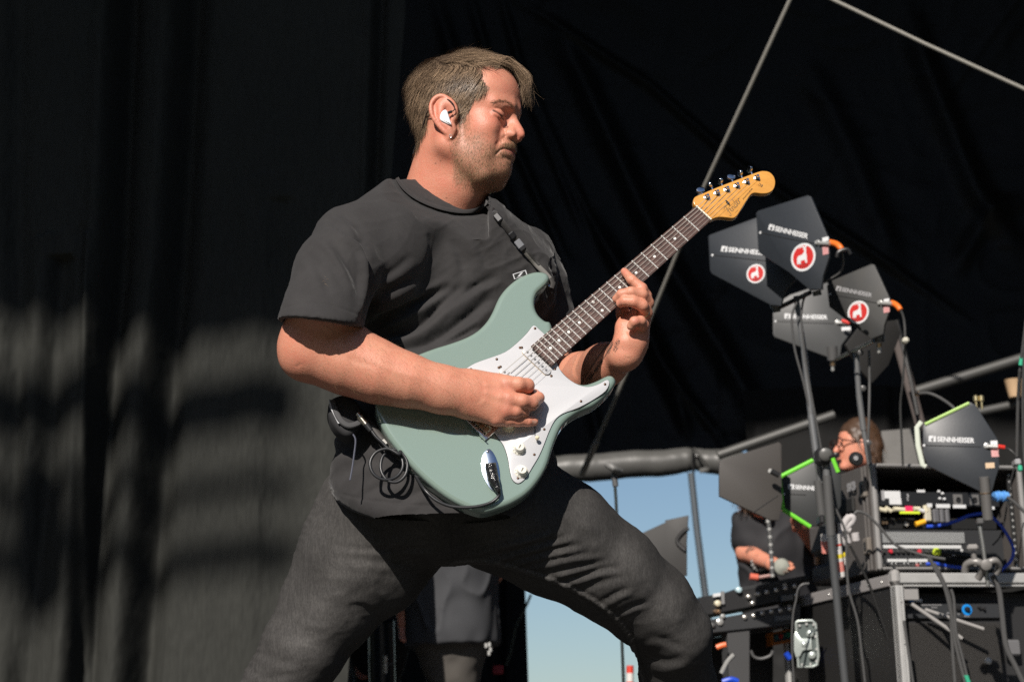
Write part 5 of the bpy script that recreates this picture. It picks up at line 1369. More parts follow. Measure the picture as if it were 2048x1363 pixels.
# wireless pack in its pouch on the belt
PK = thing('wireless_pack', 'black fabric pouch with taped transmitter clipped behind the guitarist hip', 'pouch', tuple(GP(690, 840, -.05)))
neo = mat('neoprene', (.022, .022, .024), rough=.85, bump=(900, .3, .0006))
pw = [(661, 800), (656, 822), (662, 842), (675, 860), (692, 872), (708, 868), (722, 845), (722, 815), (705, 796), (685, 790)]
q = MB(); po = spline([GL(x, y, -.03) for x, y in pw], 4, closed=True); q.prism(po, GO, GU, GV, GN, -.075, -.022, .012, 5); q.build('pouch', neo, PK)
MB().tube(spline([GP(664, 800, -.018), GP(678, 835, -.016), GP(696, 850, -.016), GP(716, 846, -.018), GP(722, 838, -.022)], 5), .0058, 8, flat=(GN, .6)).build('binding', mat('binding_grey', (.055, .055, .058), rough=.8), PK)
q = MB(); q.prism([GL(x, y, -.016) for x, y in ((658, 797), (668, 800), (686, 845), (676, 846), (659, 812))], GO, GU, GV, GN, -.0185, -.0165, 0); q.build('label_tape', mat('grey_tape', (.42, .43, .45), rough=.5), PK)
ee = nrm(GP(684, 846, 0) - GP(668, 812, 0)); text_mesh('1', .011, GP(676, 833, -.0160), -np.cross(GN, ee), -ee, black, PK, 'lettering')
aw = spline([GP(706, 868, -.030), GP(711, 880, -.026), GP(708, 910, -.024), GP(704, 938, -.024), GP(700, 960, -.024)], 5)
MB().tube(aw, .0017, 6).build('antenna', mat('antenna_sleeve', (.07, .075, .10), rough=.3), PK)
# little woven label sticking out from behind the horn
LB = MB(); o_ = on_mesh(TV, TN, 1040, 549, .006); e1 = nrm(c2w(.93, .30, -.1)); e2 = nrm(np.cross(CT, e1))
LB.box(o_, (.028, .011, .0010), [e1, e2, np.cross(e1, e2)])
lb = LB.build('woven_label', mat('label_white', (.55, .56, .58), rough=.6), None); tag(lb, 'small white woven label poking out behind the upper horn', 'label')
lbk = MB().box(o_ + np.cross(e1, e2) * .0008, (.024, .0080, .0006), [e1, e2, np.cross(e1, e2)]).build('label_print', black, lb)
lbm = MB().prism([(-.007, -.003), (.002, .003), (.0075, .003), (-.001, -.003)], o_ + np.cross(e1, e2) * .0012, e1, e2, np.cross(e1, e2), 0, .0004).build('label_print', mat('label_white', (.5, .5, .5)), lb)
# ring on the fretting hand
RG = []
c0 = GP(1286, 625, .026); ax_ = nrm(GP(1285, 611, .038) - GP(1293, 630, .012)); e1, e2, _ = frame(ax_)
for k in range(17): RG.append(c0 + (e1 * math.cos(2 * math.pi * k / 16) + e2 * math.sin(2 * math.pi * k / 16)) * .0128)
MB().tube(RG, .0011, 6, cap=False).build('finger_ring', mat('ring_gold', (.62, .50, .30), rough=.25, metal=1), MAN)
# in-ear monitor and earring
ex0 = H(*EAR(.0035, -.001, .018)); en = nrm(-HL + HF * .25)
IE = thing('in_ear_monitor', 'white moulded in-ear monitor in the guitarist ear with its black wire', 'earpiece', tuple(ex0))
d_ = _F * FPX
def EP(px, py, w=0.0):
    d = _F * FPX + CR * (px - 1024.0) - CU * (py - 681.5); return CAM + d * (((ex0 + en * w - CAM) @ en) / (d @ en))
ip = [(890, 220), (884, 224), (880, 233), (881, 241), (889, 246), (899, 250), (903, 249), (900, 240), (897, 230), (894, 222)]
e1, e2, e3 = frame(en, CU); pp = [((EP(x, y) - ex0) @ e1, (EP(x, y) - ex0) @ e2) for x, y in ip]
MB().prism(spline(pp, 3, closed=True), ex0, e1, e2, e3, -.012, .004, .0030, 4).build('shell', mat('monitor_white', (.80, .81, .84), rough=.3), IE)
MB().tube([EP(896, 226, .003), EP(904, 223, .003)], .0030, 8).build('connector', plas, IE)
ww = [EP(904, 223, .003), EP(909, 219, .002), EP(908, 211, .003), EP(902, 203, .002), EP(895, 199, -.002), EP(888, 198, -.012)]
MB().tube(spline(ww, 5), .0011, 6).build('ear_wire', black, IE)
def skin_at(px, py, lift): return on_mesh(HEADV, vnormals(HEADV, HEADQ), px, py, lift)
HN_ = vnormals(HEADV, HEADQ)
ww = [on_mesh(HEADV, HN_, x, y, .010) for x, y in ((861, 217), (852, 230), (846, 250), (838, 275), (830, 295), (826, 308))]
ww = [w for w in ww if w is not None]
if len(ww) > 2: MB().tube(spline(ww, 5), .0012, 6).build('ear_wire', black, IE)
er = EP(901, 272, -.004); RG = [er + (CU * math.cos(2 * math.pi * k / 12) + CR * math.sin(2 * math.pi * k / 12) * .8) * .0034 for k in range(13)]
MB().tube(RG, .0006, 6, cap=False).build('earring', mat('earring_steel', (.60, .57, .55), rough=.3, metal=.6), MAN)
# ================================================================== antennas, stands, cases and instruments behind the guitarist
class Pl:
    """a flat panel standing in the place: origin, facing, and the panel coordinates of what is measured on it"""
    def __init__(s, px, py, dep, yaw, tilt=0.0):
        s.o = PD(px, py, dep); s.n = nrm(A(-math.sin(R(yaw)) * math.cos(R(tilt)), -math.cos(R(yaw)) * math.cos(R(tilt)), -math.sin(R(tilt))))
        s.ex, s.ey, s.ez = frame(s.n)
    def at(s, px, py, w=0.0):
        d = _F * FPX + CR * (px - 1024.0) - CU * (py - 681.5)
        return CAM + d * (((s.o + s.n * w - CAM) @ s.n) / (d @ s.n))
    def xy(s, px, py, w=0.0):
        q = s.at(px, py, w) - s.o; return (q @ s.ex, q @ s.ey)
    def W(s, x, y, w=0.0): return s.o + s.ex * x + s.ey * y + s.n * w
    def poly(s, px, z0, z1, bev=0, steps=1, mb=None):
        mb = mb or MB(); mb.prism([s.xy(*p) for p in px], s.o, s.ex, s.ey, s.n, z0, z1, bev, steps); return mb
panel = mat('antenna_black', (.022, .026, .032), rough=.42, spec=.5, var=[(9, .35, (.030, .034, .040)), (60, .4, (.026, .030, .035))], bump=(120, .12, .001))
pgrey = mat('antenna_grey', (.052, .054, .055), rough=.5, var=(8, .4, (.060, .062, .062)))
printw = mat('print_white', (.62, .63, .64), rough=.5)
printd = mat('print_grey', (.30, .30, .31), rough=.5)
redm = mat('sticker_red', (.52, .022, .020), rough=.4, var=(60, .3, (.42, .05, .045)))
blackp = mat('black_plastic', (.018, .018, .019), rough=.4)
gun = mat('mount_grey', (.10, .10, .10), rough=.35, metal=.15)
silver = mat('silver', (.60, .60, .58), rough=.3, metal=.6)
brassm = mat('connector_brass', (.55, .38, .24), rough=.3, metal=.9)
standm = mat('stand_steel', (.20, .205, .21), rough=.3, metal=.45)
stand2 = mat('stand_dark', (.045, .046, .048), rough=.3, metal=.4)
cab = mat('cable_grey', (.085, .085, .085), rough=.45)
cabk = mat('cable_black', (.020, .020, .020), rough=.45)
orange = mat('orange_sleeve', (.75, .16, .02), rough=.45)
bluec = mat('blue_cable', (.010, .060, .50), rough=.4)
def logo_text(pl, p0, p1, h, par, m, badge=True, word='SENNHEISER', bw=13):
    """white printed name between two photo pixels with its boxed mark in front"""
    a, b = pl.at(*p0, .0072), pl.at(*p1, .0072); ee = nrm(b - a); eu = np.cross(pl.n, ee); L = np.linalg.norm(b - a)
    text_mesh(word, h * 1.38, a, ee, eu, m, par, 'lettering', width=L, bold=h * .045, depth=.0003)
    if badge:
        o = a - ee * (h * 1.62); q = MB(); pr = lambda P_: q.prism(P_, o, ee, eu, pl.n, -.0004, .0004)
        W_ = h * 1.30; t = h * .10; 
        pr([(0, -t), (W_ * .52, -t), (W_ * .22, h * .42), (W_ * .42, h * .48), (W_ * .80, h + t), (0, h + t)])
        pr([(W_ * .62, -t), (W_ * 1.06, -t), (W_ * 1.06, h + t), (W_ * .90, h + t), (W_ * .60, h * .55), (W_ * .82, h * .48)])
        q.build('logo_badge', m, par)
def goat_sticker(pl, c, rad, par):
    x, y = pl.xy(*c, .007); o = pl.W(x, y, .0068)
    q = MB(); q.lathe(o, pl.n, [(rad, 0), (rad, .0004)], 32); st = q.build('sticker', printw, par)
    q = MB(); q.lathe(o, pl.n, [(rad * .83, .0004), (rad * .83, .0008)], 32); q.build('sticker_field', redm, st)
    g = [(-.52, -.42), (-.50, -.02), (-.40, .14), (-.05, .20), (.10, .34), (.14, .48), (.06, .50), (.04, .58), (.16, .64), (.22, .60), (.30, .50), (.26, .30), (.30, .05), (.28, -.15), (.30, -.45), (.16, -.45), (.12, -.22), (-.20, -.22), (-.22, -.45), (-.36, -.45), (-.38, -.2), (-.42, -.45)]
    q = MB(); q.prism([(a * rad, b * rad) for a, b in g], o, pl.ex, pl.ey, pl.n, .0007, .0012)
    for sgn, off in ((1, 0), (.72, .10)):
        L = spline([(.16 + off * .3, .60), (.10, .70), (-.08 * sgn, .76), (-.30 * sgn - off, .68)], 4) if sgn == 1 else spline([(.20, .58), (.28, .72), (.42, .76), (.56, .66)], 4)
        q.tube([pl.o + pl.ex * (x + a * rad) + pl.ey * (y + b * rad) + pl.n * .0078 for a, b in L], np.linspace(.075, .03, len(L)) * rad, 6, flat=(pl.n, .25))
    q.build('sticker_goat', printw, st)
    for k, (a, b, w_) in enumerate([(-.30, -.52, .12), (-.08, -.56, .10), (.10, -.55, .12), (-.34, -.70, .13), (-.14, -.74, .12), (.05, -.74, .13), (.24, -.68, .12)]):
        q = MB(); q.prism([((a + dx * w_) * rad, (b + dy * .10) * rad) for dx, dy in ((0, 0), (1, 0), (1, 1), (.6, .4), (.3, 1), (0, 1))], o, pl.ex, pl.ey, pl.n, .0009, .0012); q.build('sticker_letter', mat('sticker_ink', (.05, .01, .01), rough=.5), st)
def antenna(label, pl, outline, m, text=None, th=None, sticker=None, crease=None, group='flat directional antennas on the stands'):
    t = thing('directional_antenna', label, 'antenna', tuple(pl.o), group)
    q = pl.poly([*outline], -.006, .0065, .0022, 2); pn = q.build('panel', m, t)
    if crease:
        L = [pl.at(*p, .0062) for p in crease]; MB().tube(L, .0016, 5).build('crease', blackp, t)
        MB().lathe(L[0], pl.n, [(.0042, 0), (.0042, .0015)], 10).build('rivet', printw, t)
    if text: logo_text(pl, text[0], text[1], text[2], t, text[3])
    if sticker: goat_sticker(pl, sticker[0], sticker[1], t)
    return t
def mount(t, top, bot, r, knob=None, m=gun, tip=None):
    MB().tube([PD(*top), PD(*bot)], r, 18).build('mount', m, t)
    if knob: MB().tube([PD(*knob[0]), PD(*knob[1])], knob[2], 14).build('mount_knob', mat('knob_grey', (.10, .10, .095), rough=.4), t)
    if tip:
        MB().tube([PD(*tip[0]), PD(*tip[1])], tip[2], 10).build('mount_collar', brassm, t); MB().tube([PD(*tip[1]), PD(*tip[2 + 1])], tip[2] * .62, 8).build('mount_pin', silver, t)
def bnc(t, pl, c, lab, red):
    x, y = pl.xy(*c); o = pl.W(x, y, .006)
    MB().lathe(o, pl.n, [(.0095, 0), (.0095, .003), (.0065, .004), (.0065, .010)], 14).build('connector', silver, t)
    o2 = pl.at(c[0] + 9, c[1], .012); MB().tube([pl.at(c[0] + 2, c[1], .012), pl.at(c[0] + 22, c[1] + 1, .012)], .0070, 12).build('connector', silver, t)
    for k, (a, b, w_, h_) in enumerate(lab):
        q = MB(); q.box(pl.at(a, b, .0075), (w_, h_, .001), [pl.ex, pl.ey, pl.n]); q.build('label_tag', printw if k == 0 else mat('label_redwhite', (.55, .36, .36), rough=.5, var=(400, .8, (.5, .08, .08))), t)
# upper pair
p1 = Pl(1590, 490, 6.70, 40); p2 = Pl(1490, 520, 6.95, 27); p3 = Pl(1620, 650, 8.20, 6); p4 = Pl(1710, 600, 6.85, 36)
t1 = antenna('black antenna panel highest on the stand, goat sticker and orange cable', p1, [(1514, 427), (1518, 422), (1617, 391), (1623, 394), (1660, 481), (1660, 514), (1648, 550), (1644, 579), (1620, 579), (1580, 545), (1518.5, 505)], panel, ((1549, 461), (1615, 477), .0165, printw), None, ((1606.5, 514), .048), [(1521, 465), (1575, 477), (1637, 488)])
mount(t1, (1630, 546, 6.66), (1633, 580, 6.66), .0235, ((1633, 581, 6.66), (1635, 591, 6.66), .015))
bnc(t1, p1, (1637.5, 486), [(1651, 478, .024, .014), (1651, 500, .022, .030)], 1)
MB().tube(spline([PD(1659, 484.5, 6.62), PD(1670, 487, 6.60), PD(1678, 492, 6.58), PD(1684, 500, 6.57)], 4), [.0105] * 12 + [.0085], 10).build('cable_sleeve', orange, t1)
MB().tube(spline([PD(1674, 514, 6.56), PD(1676, 505, 6.56), PD(1684, 500, 6.56), PD(1695, 499, 6.56), PD(1701, 508, 6.56)], 4), .0065, 8).build('hanger_clip', blackp, t1)
MB().tube(spline([PD(1685, 505, 6.57), PD(1687, 525, 6.6), PD(1681, 543, 6.62), PD(1668, 553, 6.64), PD(1650, 562, 6.66)], 5), .0034, 8).build('antenna_cable', cab, t1)
t2 = antenna('black antenna panel with goat sticker, partly behind the highest one', p2, [(1417.5, 474), (1421, 470), (1516, 435), (1545, 440), (1600, 470), (1592, 560), (1572, 580), (1563, 612), (1542, 610), (1425, 548), (1421, 540)], panel, ((1456, 503), (1538, 511), .0165, printw), None, ((1511.5, 547), .034), [(1425, 510), (1480, 516), (1560, 525)])
mount(t2, (1545, 578, 6.92), (1552, 614, 6.92), .0200, ((1552, 613, 6.92), (1554, 624, 6.92), .014))
t3 = antenna('plain grey antenna panel hanging lowest of the four, red plug', p3, [(1546, 612), (1580, 590), (1655, 565), (1668, 600), (1702, 655), (1702, 665), (1683, 690), (1680, 712), (1655, 714), (1549, 674), (1546, 668)], pgrey, ((1583, 636), (1655, 638), .0175, printw), None, None, [(1551, 642), (1610, 645), (1668, 647)])
mount(t3, (1664, 692, 8.16), (1665.5, 720, 8.16), .0215, None, gun, ((1665.5, 722, 8.16), (1665.5, 731, 8.16), .0110, (1665.5, 741, 8.16)))
bnc(t3, p3, (1675, 645), [(1692, 657, .037, .015)], 1)
MB().tube([PD(1684, 641, 8.13), PD(1700, 646, 8.11)], .0076, 8).build('red_plug', mat('red_plastic', (.6, .03, .02), rough=.4), t3)
t4 = antenna('dark antenna panel on the right with goat sticker and bent orange cable', p4, [(1655, 572), (1668, 560), (1744, 528), (1750, 530), (1782, 600), (1782, 616), (1770, 650), (1768, 668), (1744, 678), (1720, 660), (1660, 614)], mat('antenna_worn', (.034, .035, .035), rough=.5, var=(14, .6, (.044, .043, .040))), ((1683, 582), (1743, 594), .0140, printd), None, ((1716.5, 624), .040), [(1660, 588), (1760, 607)])
mount(t4, (1757, 652, 6.82), (1758, 684, 6.82), .0190, None, gun, ((1758, 686, 6.82), (1758, 694, 6.82), .0095, (1758, 705, 6.82)))
bnc(t4, p4, (1762, 606), [(1773, 600, .020, .010), (1773, 619, .022, .020)], 1)
MB().tube(spline([PD(1779, 604.5, 6.78), PD(1788, 607, 6.76), PD(1796, 613, 6.74), PD(1801, 620, 6.73)], 4), [.0100] * 12 + [.0085], 10).build('cable_sleeve', orange, t4)
MB().tube(spline([PD(1801, 619, 6.73), PD(1808, 640, 6.74), PD(1810, 680, 6.75), PD(1806, 760, 6.8), PD(1801, 810, 6.85), PD(1803, 870, 6.9), PD(1806, 930, 6.95)], 6), .0042, 8).build('antenna_cable', cab, t4)
MB().box(PD(1810.5, 681, 6.72), (.022, .034, .02), None, .006).build('cable_clip', mat('clip_cream', (.52, .50, .42), rough=.5), t4)
# grey panel seen from behind, lower right of them
p6 = Pl(1745, 690, 7.6, -35)
t6 = antenna('dark grey antenna panel seen edge on behind the others', p6, [(1690, 690), (1720, 650), (1790, 640), (1799, 668), (1775, 730), (1742, 766), (1715, 735)], mat('antenna_back', (.030, .029, .028), rough=.55))
# antenna on the rack with green tape
p5 = Pl(1920, 900, 6.55, 8)
t5 = antenna('black antenna panel with green tape on top, above the rack case', p5, [(1846, 851), (1852, 846), (1940, 804), (1951, 810), (1972, 843), (1994, 877), (1999, 930), (1990, 960), (1984, 982), (1960, 982), (1855, 931), (1846, 905)], panel, ((1874, 882), (1949, 885), .0165, printw), None, None, [(1848, 890), (1900, 891.5), (1962, 893)], group=None)
gt = mat('green_tape', (.30, .62, .12), rough=.5)
MB().tube([p5.at(1850, 848.5, .004), p5.at(1938, 806, .004)], .0062, 8, flat=(p5.n, 1.4)).build('green_tape', mat('pale_green_tape', (.42, .62, .20), rough=.5), t5)
MB().tube([p5.at(1843, 843, .0), p5.at(1834, 854, .0), p5.at(1836, 890, .0), p5.at(1845, 929, .0), p5.at(1852, 932, 0)], .0085, 8, flat=(p5.n, .5)).build('white_edge_tape', mat('white_tape', (.50, .54, .46), rough=.6), t5)
bnc(t5, p5, (1973, 892), [(1988, 886, .022, .018), (1990, 905, .024, .026)], 1)
MB().tube([PD(1996, 892, 6.5), PD(2009, 894, 6.5)], .0072, 8).build('red_plug', mat('red_plastic', (.6, .03, .02), rough=.4), t5)
MB().box(p5.at(1980, 930, .0075), (.029, .018, .001), [p5.ex, p5.ey, p5.n]).build('label_tag', mat('label_tan', (.55, .40, .26), rough=.6), t5)
MB().tube(spline([PD(2008, 894, 6.5), PD(2022, 900, 6.48), PD(2036, 915, 6.47)], 5), .0035, 8).build('antenna_cable', cabk, t5)
mount(t5, (1968, 953, 6.50), (1976, 1038, 6.50), .0165, None, mat('mount_light', (.16, .155, .15), rough=.3, metal=.3))
MB().lathe(PD(1970.5, 984, 6.50), PD(1976, 1038, 6.50) - PD(1968, 953, 6.50), [(.0178, 0), (.0178, .003)], 16).build('mount_ring', brassm, t5)
# antenna edged in bright green, lower left of the rack, and the brown-black one seen from behind
p7 = Pl(1610, 985, 7.05, 4)
t7 = antenna('black antenna panel edged all round with bright green tape', p7, [(1562, 952), (1628, 919), (1668, 922), (1682, 952), (1682, 1010), (1660, 1052), (1620, 1052), (1568, 1020)], mat('antenna_deep', (.020, .022, .023), rough=.5), ((1590, 977), (1650, 981), .0150, printw), None, None, [(1568, 987), (1612, 989)], group=None)
lime = mat('lime_tape', (.16, .62, .04), rough=.45)
for a_, b_ in (((1559, 954), (1626, 920)), ((1559, 954), (1566, 1018)), ((1566, 1018), (1621, 1053)), ((1664, 914), (1676, 944))):
    MB().tube([p7.at(*a_, .002), p7.at(*b_, .002)], .0085, 8, flat=(p7.n, 1.2)).build('green_tape', lime, t7)
p8 = Pl(1520, 960, 6.9, -14)
t8 = antenna('brown-black antenna panel turned away, in front of the tattooed man', p8, [(1438, 925), (1442, 920), (1556, 884), (1562, 888), (1562, 960), (1564, 1000), (1557, 1040), (1540, 1040), (1438, 992)], mat('antenna_brown', (.058, .053, .049), rough=.55, var=(6, .4, (.066, .061, .056))), None, None, None, None, group=None)
MB().tube([p8.at(1505, 1025, .007), p8.at(1556, 990, .007)], .0014, 5).build('crease', blackp, t8)
MB().tube([PD(1541, 941, 6.85), PD(1558, 950, 6.85)], .0095, 10).build('mount', blackp, t8); MB().lathe(PD(1541, 941, 6.85), nrm(PD(1541, 941, 6.7) - PD(1558, 950, 6.85)), [(.0085, 0), (.0075, .006)], 12).build('mount_knob', silver, t8)
# panel in the sky opening by the thigh
p9 = Pl(1335, 1090, 8.2, 10)
t9 = antenna('grey-brown panel outlined against the sky right of the thigh', p9, [(1270, 1072), (1331, 1044), (1330, 1040), (1377, 1030), (1374, 1080), (1374, 1150), (1330, 1165), (1290, 1165)], mat('antenna_grey_brown', (.030, .029, .028), rough=.6), None, None, None, None, group=None)  # panel in one plain grey-brown base colour
MB().tube(spline([p9.at(1378, 1056, .01), p9.at(1366, 1063, .012), p9.at(1354, 1082, .012), p9.at(1371, 1100, .012)], 4), .008, 7).build('hook', blackp, t9)

# ---- stands
def stand(label, segs, mats, rads, group='antenna stands'):
    t = thing('antenna_stand', label, 'stand', tuple(PD(*segs[-1])), group)
    for k in range(len(segs) - 1): MB().tube([PD(*segs[k]), PD(*segs[k + 1])], rads[k], 14).build('pole', mats[k], t)
    return t
def ground_of(px, py, dep): return PD(px, py, dep)
s1 = stand('tall antenna stand with black clamp in front of the rack case', [(1592, 592, 6.85), (1608, 700, 6.82), (1622, 830, 6.78), (1632, 905, 6.75)], [standm] * 3, [.0095, .0105, .0120])
MB().tube([PD(1560, 614, 6.92), PD(1620, 585, 6.70)], .0080, 10).build('cross_bar', stand2, s1)
MB().tube([PD(1632, 900, 6.75), PD(1642, 965, 6.74)], .0125, 14).build('pole', standm, s1); MB().tube([PD(1636, 960, 6.74), PD(1644, 1030, 6.73)], .0150, 14).build('sleeve', gun, s1)
lowp = [PD(1651, 905, 6.70), PD(1656, 1000, 6.68)]; MB().tube(lowp, .0125, 14).build('pole', standm, s1); MB().tube([PD(1654, 950, 6.69), PD(1662, 1070, 6.67)], .0155, 14).build('sleeve', gun, s1)
MB().tube([PD(1661, 1065, 6.67), PD(1674, 1200, 6.64), PD(1690, 1363, 6.6), PD(1722, 1700, 6.56)], .0130, 16).build('pole', mat('stand_lower', (.11, .115, .12), rough=.28, metal=.4), s1)
MB().box(PD(1645, 913, 6.69), (.052, .05, .055), None, .010).build('clamp', blackp, s1)
MB().lathe(PD(1651, 908, 6.66), CT, [(.022, 0), (.022, .006), (.016, .010), (.008, .012)], 18).build('clamp_knob', mat('knob_grey', (.10, .10, .095), rough=.4), s1)
MB().tube([PD(1655, 915, 6.66), PD(1672, 909, 6.64)], .0065, 8).lathe(PD(1672, 909, 6.64), CT, [(.009, -.004), (.009, .004), (.004, .007)], 12).build('wing_screw', blackp, s1)
MB().box(PD(1641, 1040, 6.70), (.018, .075, .03), None, .005).build('clamp', blackp, s1)
for k in range(3):
    a = R(90 + 120 * k); f = PD(1716, 1640, 6.57); MB().tube([f + A(0, 0, .30), f + A(math.cos(a) * .42, math.sin(a) * .42, 0) * 1.0 + A(0, 0, .02 - f[2])], .010, 8).build('leg', stand2, s1)
for path_, r_ in (([(1612, 585), (1597, 600), (1585, 625), (1584, 650), (1590, 700), (1606, 760), (1622, 830), (1640, 900)], .0040), ([(1620, 583), (1608, 597), (1603, 625), (1604, 660), (1614, 740), (1630, 830), (1644, 905)], .0038)):
    MB().tube(spline([PD(x, y, 6.78) for x, y in path_], 5), r_, 8).build('antenna_cable', cab, s1)
s2 = stand('second antenna stand rising from the rack behind the drummer head', [(1712, 706, 6.95), (1718, 790, 6.93), (1727, 860, 6.91), (1739, 928, 6.89)], [standm] * 3, [.0100, .0105, .0085])
MB().tube([PD(1672, 718, 8.12), PD(1748, 681, 6.83)], .0075, 10).build('cross_bar', stand2, s2)
for x, y in ((1726, 776), (1737, 885), (1721, 705)): MB().lathe(PD(x, y, 6.88), CT, [(.010, 0), (.010, .006), (.005, .009)], 12).build('clamp_knob', gun, s2)
MB().tube(spline([PD(1738, 700, 6.9), PD(1739, 760, 6.9), PD(1738, 830, 6.88), PD(1736, 885, 6.88)], 5), .0045, 8).build('antenna_cable', cab, s2)
MB().tube([PD(1736, 888, 6.88), PD(1741, 925, 6.87)], .0060, 8).build('pole', stand2, s2)
s3 = stand('long cable bundle and thin pole hanging at the right edge', [(2052, 640, 6.3), (2040, 740, 6.35), (2036, 800, 6.4), (2034, 912, 6.45)], [cab, cab, cab], [.0045, .0055, .0055])
MB().tube(spline([PD(2050, 690, 6.3), PD(2046, 790, 6.35), PD(2048, 900, 6.4), PD(2056, 960, 6.4)], 5), .0050, 8).build('antenna_cable', cab, s3)
MB().tube([PD(2044, 712, 6.34), PD(2041, 730, 6.34)], .0068, 8).build('cable_marker', mat('green_marker', (.05, .42, .25), rough=.4), s3)
MB().box(PD(2033, 925, 6.42), (.02, .05, .02), None, .004).build('connector', printd, s3); MB().box(PD(2040, 936, 6.40), (.014, .018, .02), None, .004).build('connector', mat('green_marker', (.05, .42, .25)), s3)
# dark strut of the tent behind the antennas
o_ = MB().tube(spline([P(1784, 645, 5.4), P(1800, 700, 5.4), P(1822, 780, 5.3), P(1842, 855, 5.2), P(1860, 925, 5.1)], 4), .026, 10, flat=((0, 1, 0), .6)).build('tent_strut', mat('strut_cloth', (.065, .052, .048), rough=.8, bump=(20, .3, .01)), None); tag(o_, 'brown cloth wrapped strut slanting down behind the antennas', 'strut')
o_ = MB().tube(spline([P(1793, 640, 4.9), P(1808, 700, 4.9), P(1824, 770, 4.85), P(1836, 830, 4.8)], 4), .010, 8).build('hanging_cord', cabk, None); tag(o_, 'thin black cord hanging along the cloth wrapped strut', 'cord')
o_ = MB().tube(spline([PD(1833, 787, 7.0), PD(1858, 786, 6.95), PD(1885, 798, 6.9), PD(1912, 820, 6.8), PD(1925, 850, 6.7)], 6), .0050, 8).build('looping_cable', cab, None); tag(o_, 'grey cable arching over the green taped antenna panel', 'cable')
MB().tube([PD(1829, 787, 7.0), PD(1838, 786, 7.0)], .0085, 8).build('connector', brassm, o_)
for x, y in ((1952, 801), (1963, 801)):
    o_ = MB().lathe(PD(x, y, 6.9), A(0, 0, 1), [(.004, -.03), (.0045, -.005), (.0095, 0), (.0095, .016), (.004, .020)], 12).build('gold_terminal', mat('gold', (.72, .62, .36), rough=.3, metal=.9), None); tag(o_, 'small gold terminal on the pipe above the green taped antenna, %s of two' % ('left' if x < 1958 else 'right'), 'terminal')
# beige cup on the pipe
cp = P(2030, 794, 5.9); q = MB(); q.lathe(cp, A(0, 0, 1), [(.030, 0), (.036, .03), (.047, .088), (.049, .092), (.045, .092), (.034, .02), (.0, .015)], 24); cu = q.build('paper_cup', mat('cup_card', (.50, .34, .20), rough=.7), None); tag(cu, 'beige paper cup standing on the pipe at the right edge', 'cup')
# microphone clamp stand in the sky opening
ms = thing('microphone_stand', 'thin microphone stand with small grey clip before the sky opening', 'stand', tuple(P(1246, 1363, 3.2)))
MB().tube([P(1229, 955, 3.2), P(1232, 1000, 3.2), P(1240, 1180, 3.2), P(1247, 1363, 3.2), P(1262, 1640, 3.2)], .0062, 10).build('pole', mat('stand_green_grey', (.06, .075, .075), rough=.3, metal=.6), ms)
MB().tube([P(1228, 944, 3.2), P(1231, 972, 3.2)], .011, 12).build('joint', gun, ms)
MB().tube(spline([P(1215, 928, 3.18), P(1226, 935, 3.16), P(1240, 943, 3.2)], 4), .0135, 12).build('clip', mat('clip_grey', (.16, .16, .155), rough=.5), ms)
o_ = P(1262, 1640, 3.2); MB().lathe(A(o_[0], o_[1], 0), A(0, 0, 1), [(.13, 0), (.13, .012), (.03, .02), (.01, .05)], 24).build('base', stand2, ms)
# ---- upper rack case
ra_ = Pl(1740, 926, 6.98, -17)
exr, ezr, nr_ = ra_.ex, ra_.ey, ra_.n; back = -nr_
def RX(px, py, w=0.0): return ra_.at(px, py, w)
plast = mat('case_plastic', (.085, .078, .074), rough=.6, var=(12, .5, (.075, .069, .065)), bump=(60, .3, .003))
framem = mat('case_frame', (.26, .255, .25), rough=.45, metal=.1, var=(10, .4, (.17, .165, .16)))
RK_ = thing('rack_case', 'dark plastic rack case full of radio receivers and cables', 'rack case', tuple(ra_.o))
x0, x1 = 0.0, ra_.xy(2046, 1140)[0] + .03; zt, zb = 0.0, ra_.xy(1756, 1140)[1]
Hh = -zb; Dp = .50
def rbox(xa, xb, za, zb_, wa, wb, bev=.003):
    q = MB(); q.box(ra_.W((xa + xb) / 2, (za + zb_) / 2, (wa + wb) / 2), (abs(xb - xa), abs(zb_ - za), abs(wb - wa)), [exr, ezr, nr_], bev); return q
W_ = x1 - x0
rbox(0, .012, zb, 0, -Dp, -.012).build('side_panel', plast, RK_); rbox(W_ - .012, W_, zb, 0, -Dp, -.012).build('side_panel', plast, RK_)
rbox(.012, W_ - .012, -.012, 0, -Dp, -.012).build('top_panel', plast, RK_); rbox(.012, W_ - .012, zb, zb + .012, -Dp, -.012).build('bottom_panel', plast, RK_); rbox(.012, W_ - .012, zb + .012, -.012, -Dp, -Dp + .01).build('back_panel', blackp, RK_)
for a in ((0, .018, zb, 0), (W_ - .018, W_, zb, 0)): rbox(*a, -.012, .010, .006).build('frame_post', framem, RK_)
for a in ((.018, W_ - .018, -.014, 0), (.018, W_ - .018, zb, zb + .012)): rbox(*a, -.012, .009, .005).build('frame_rail', framem, RK_)
rbox(.018, .026, zb + .012, -.014, -.03, -.004, .001).build('inner_lip', mat('case_inner', (.10, .10, .10), rough=.5), RK_)
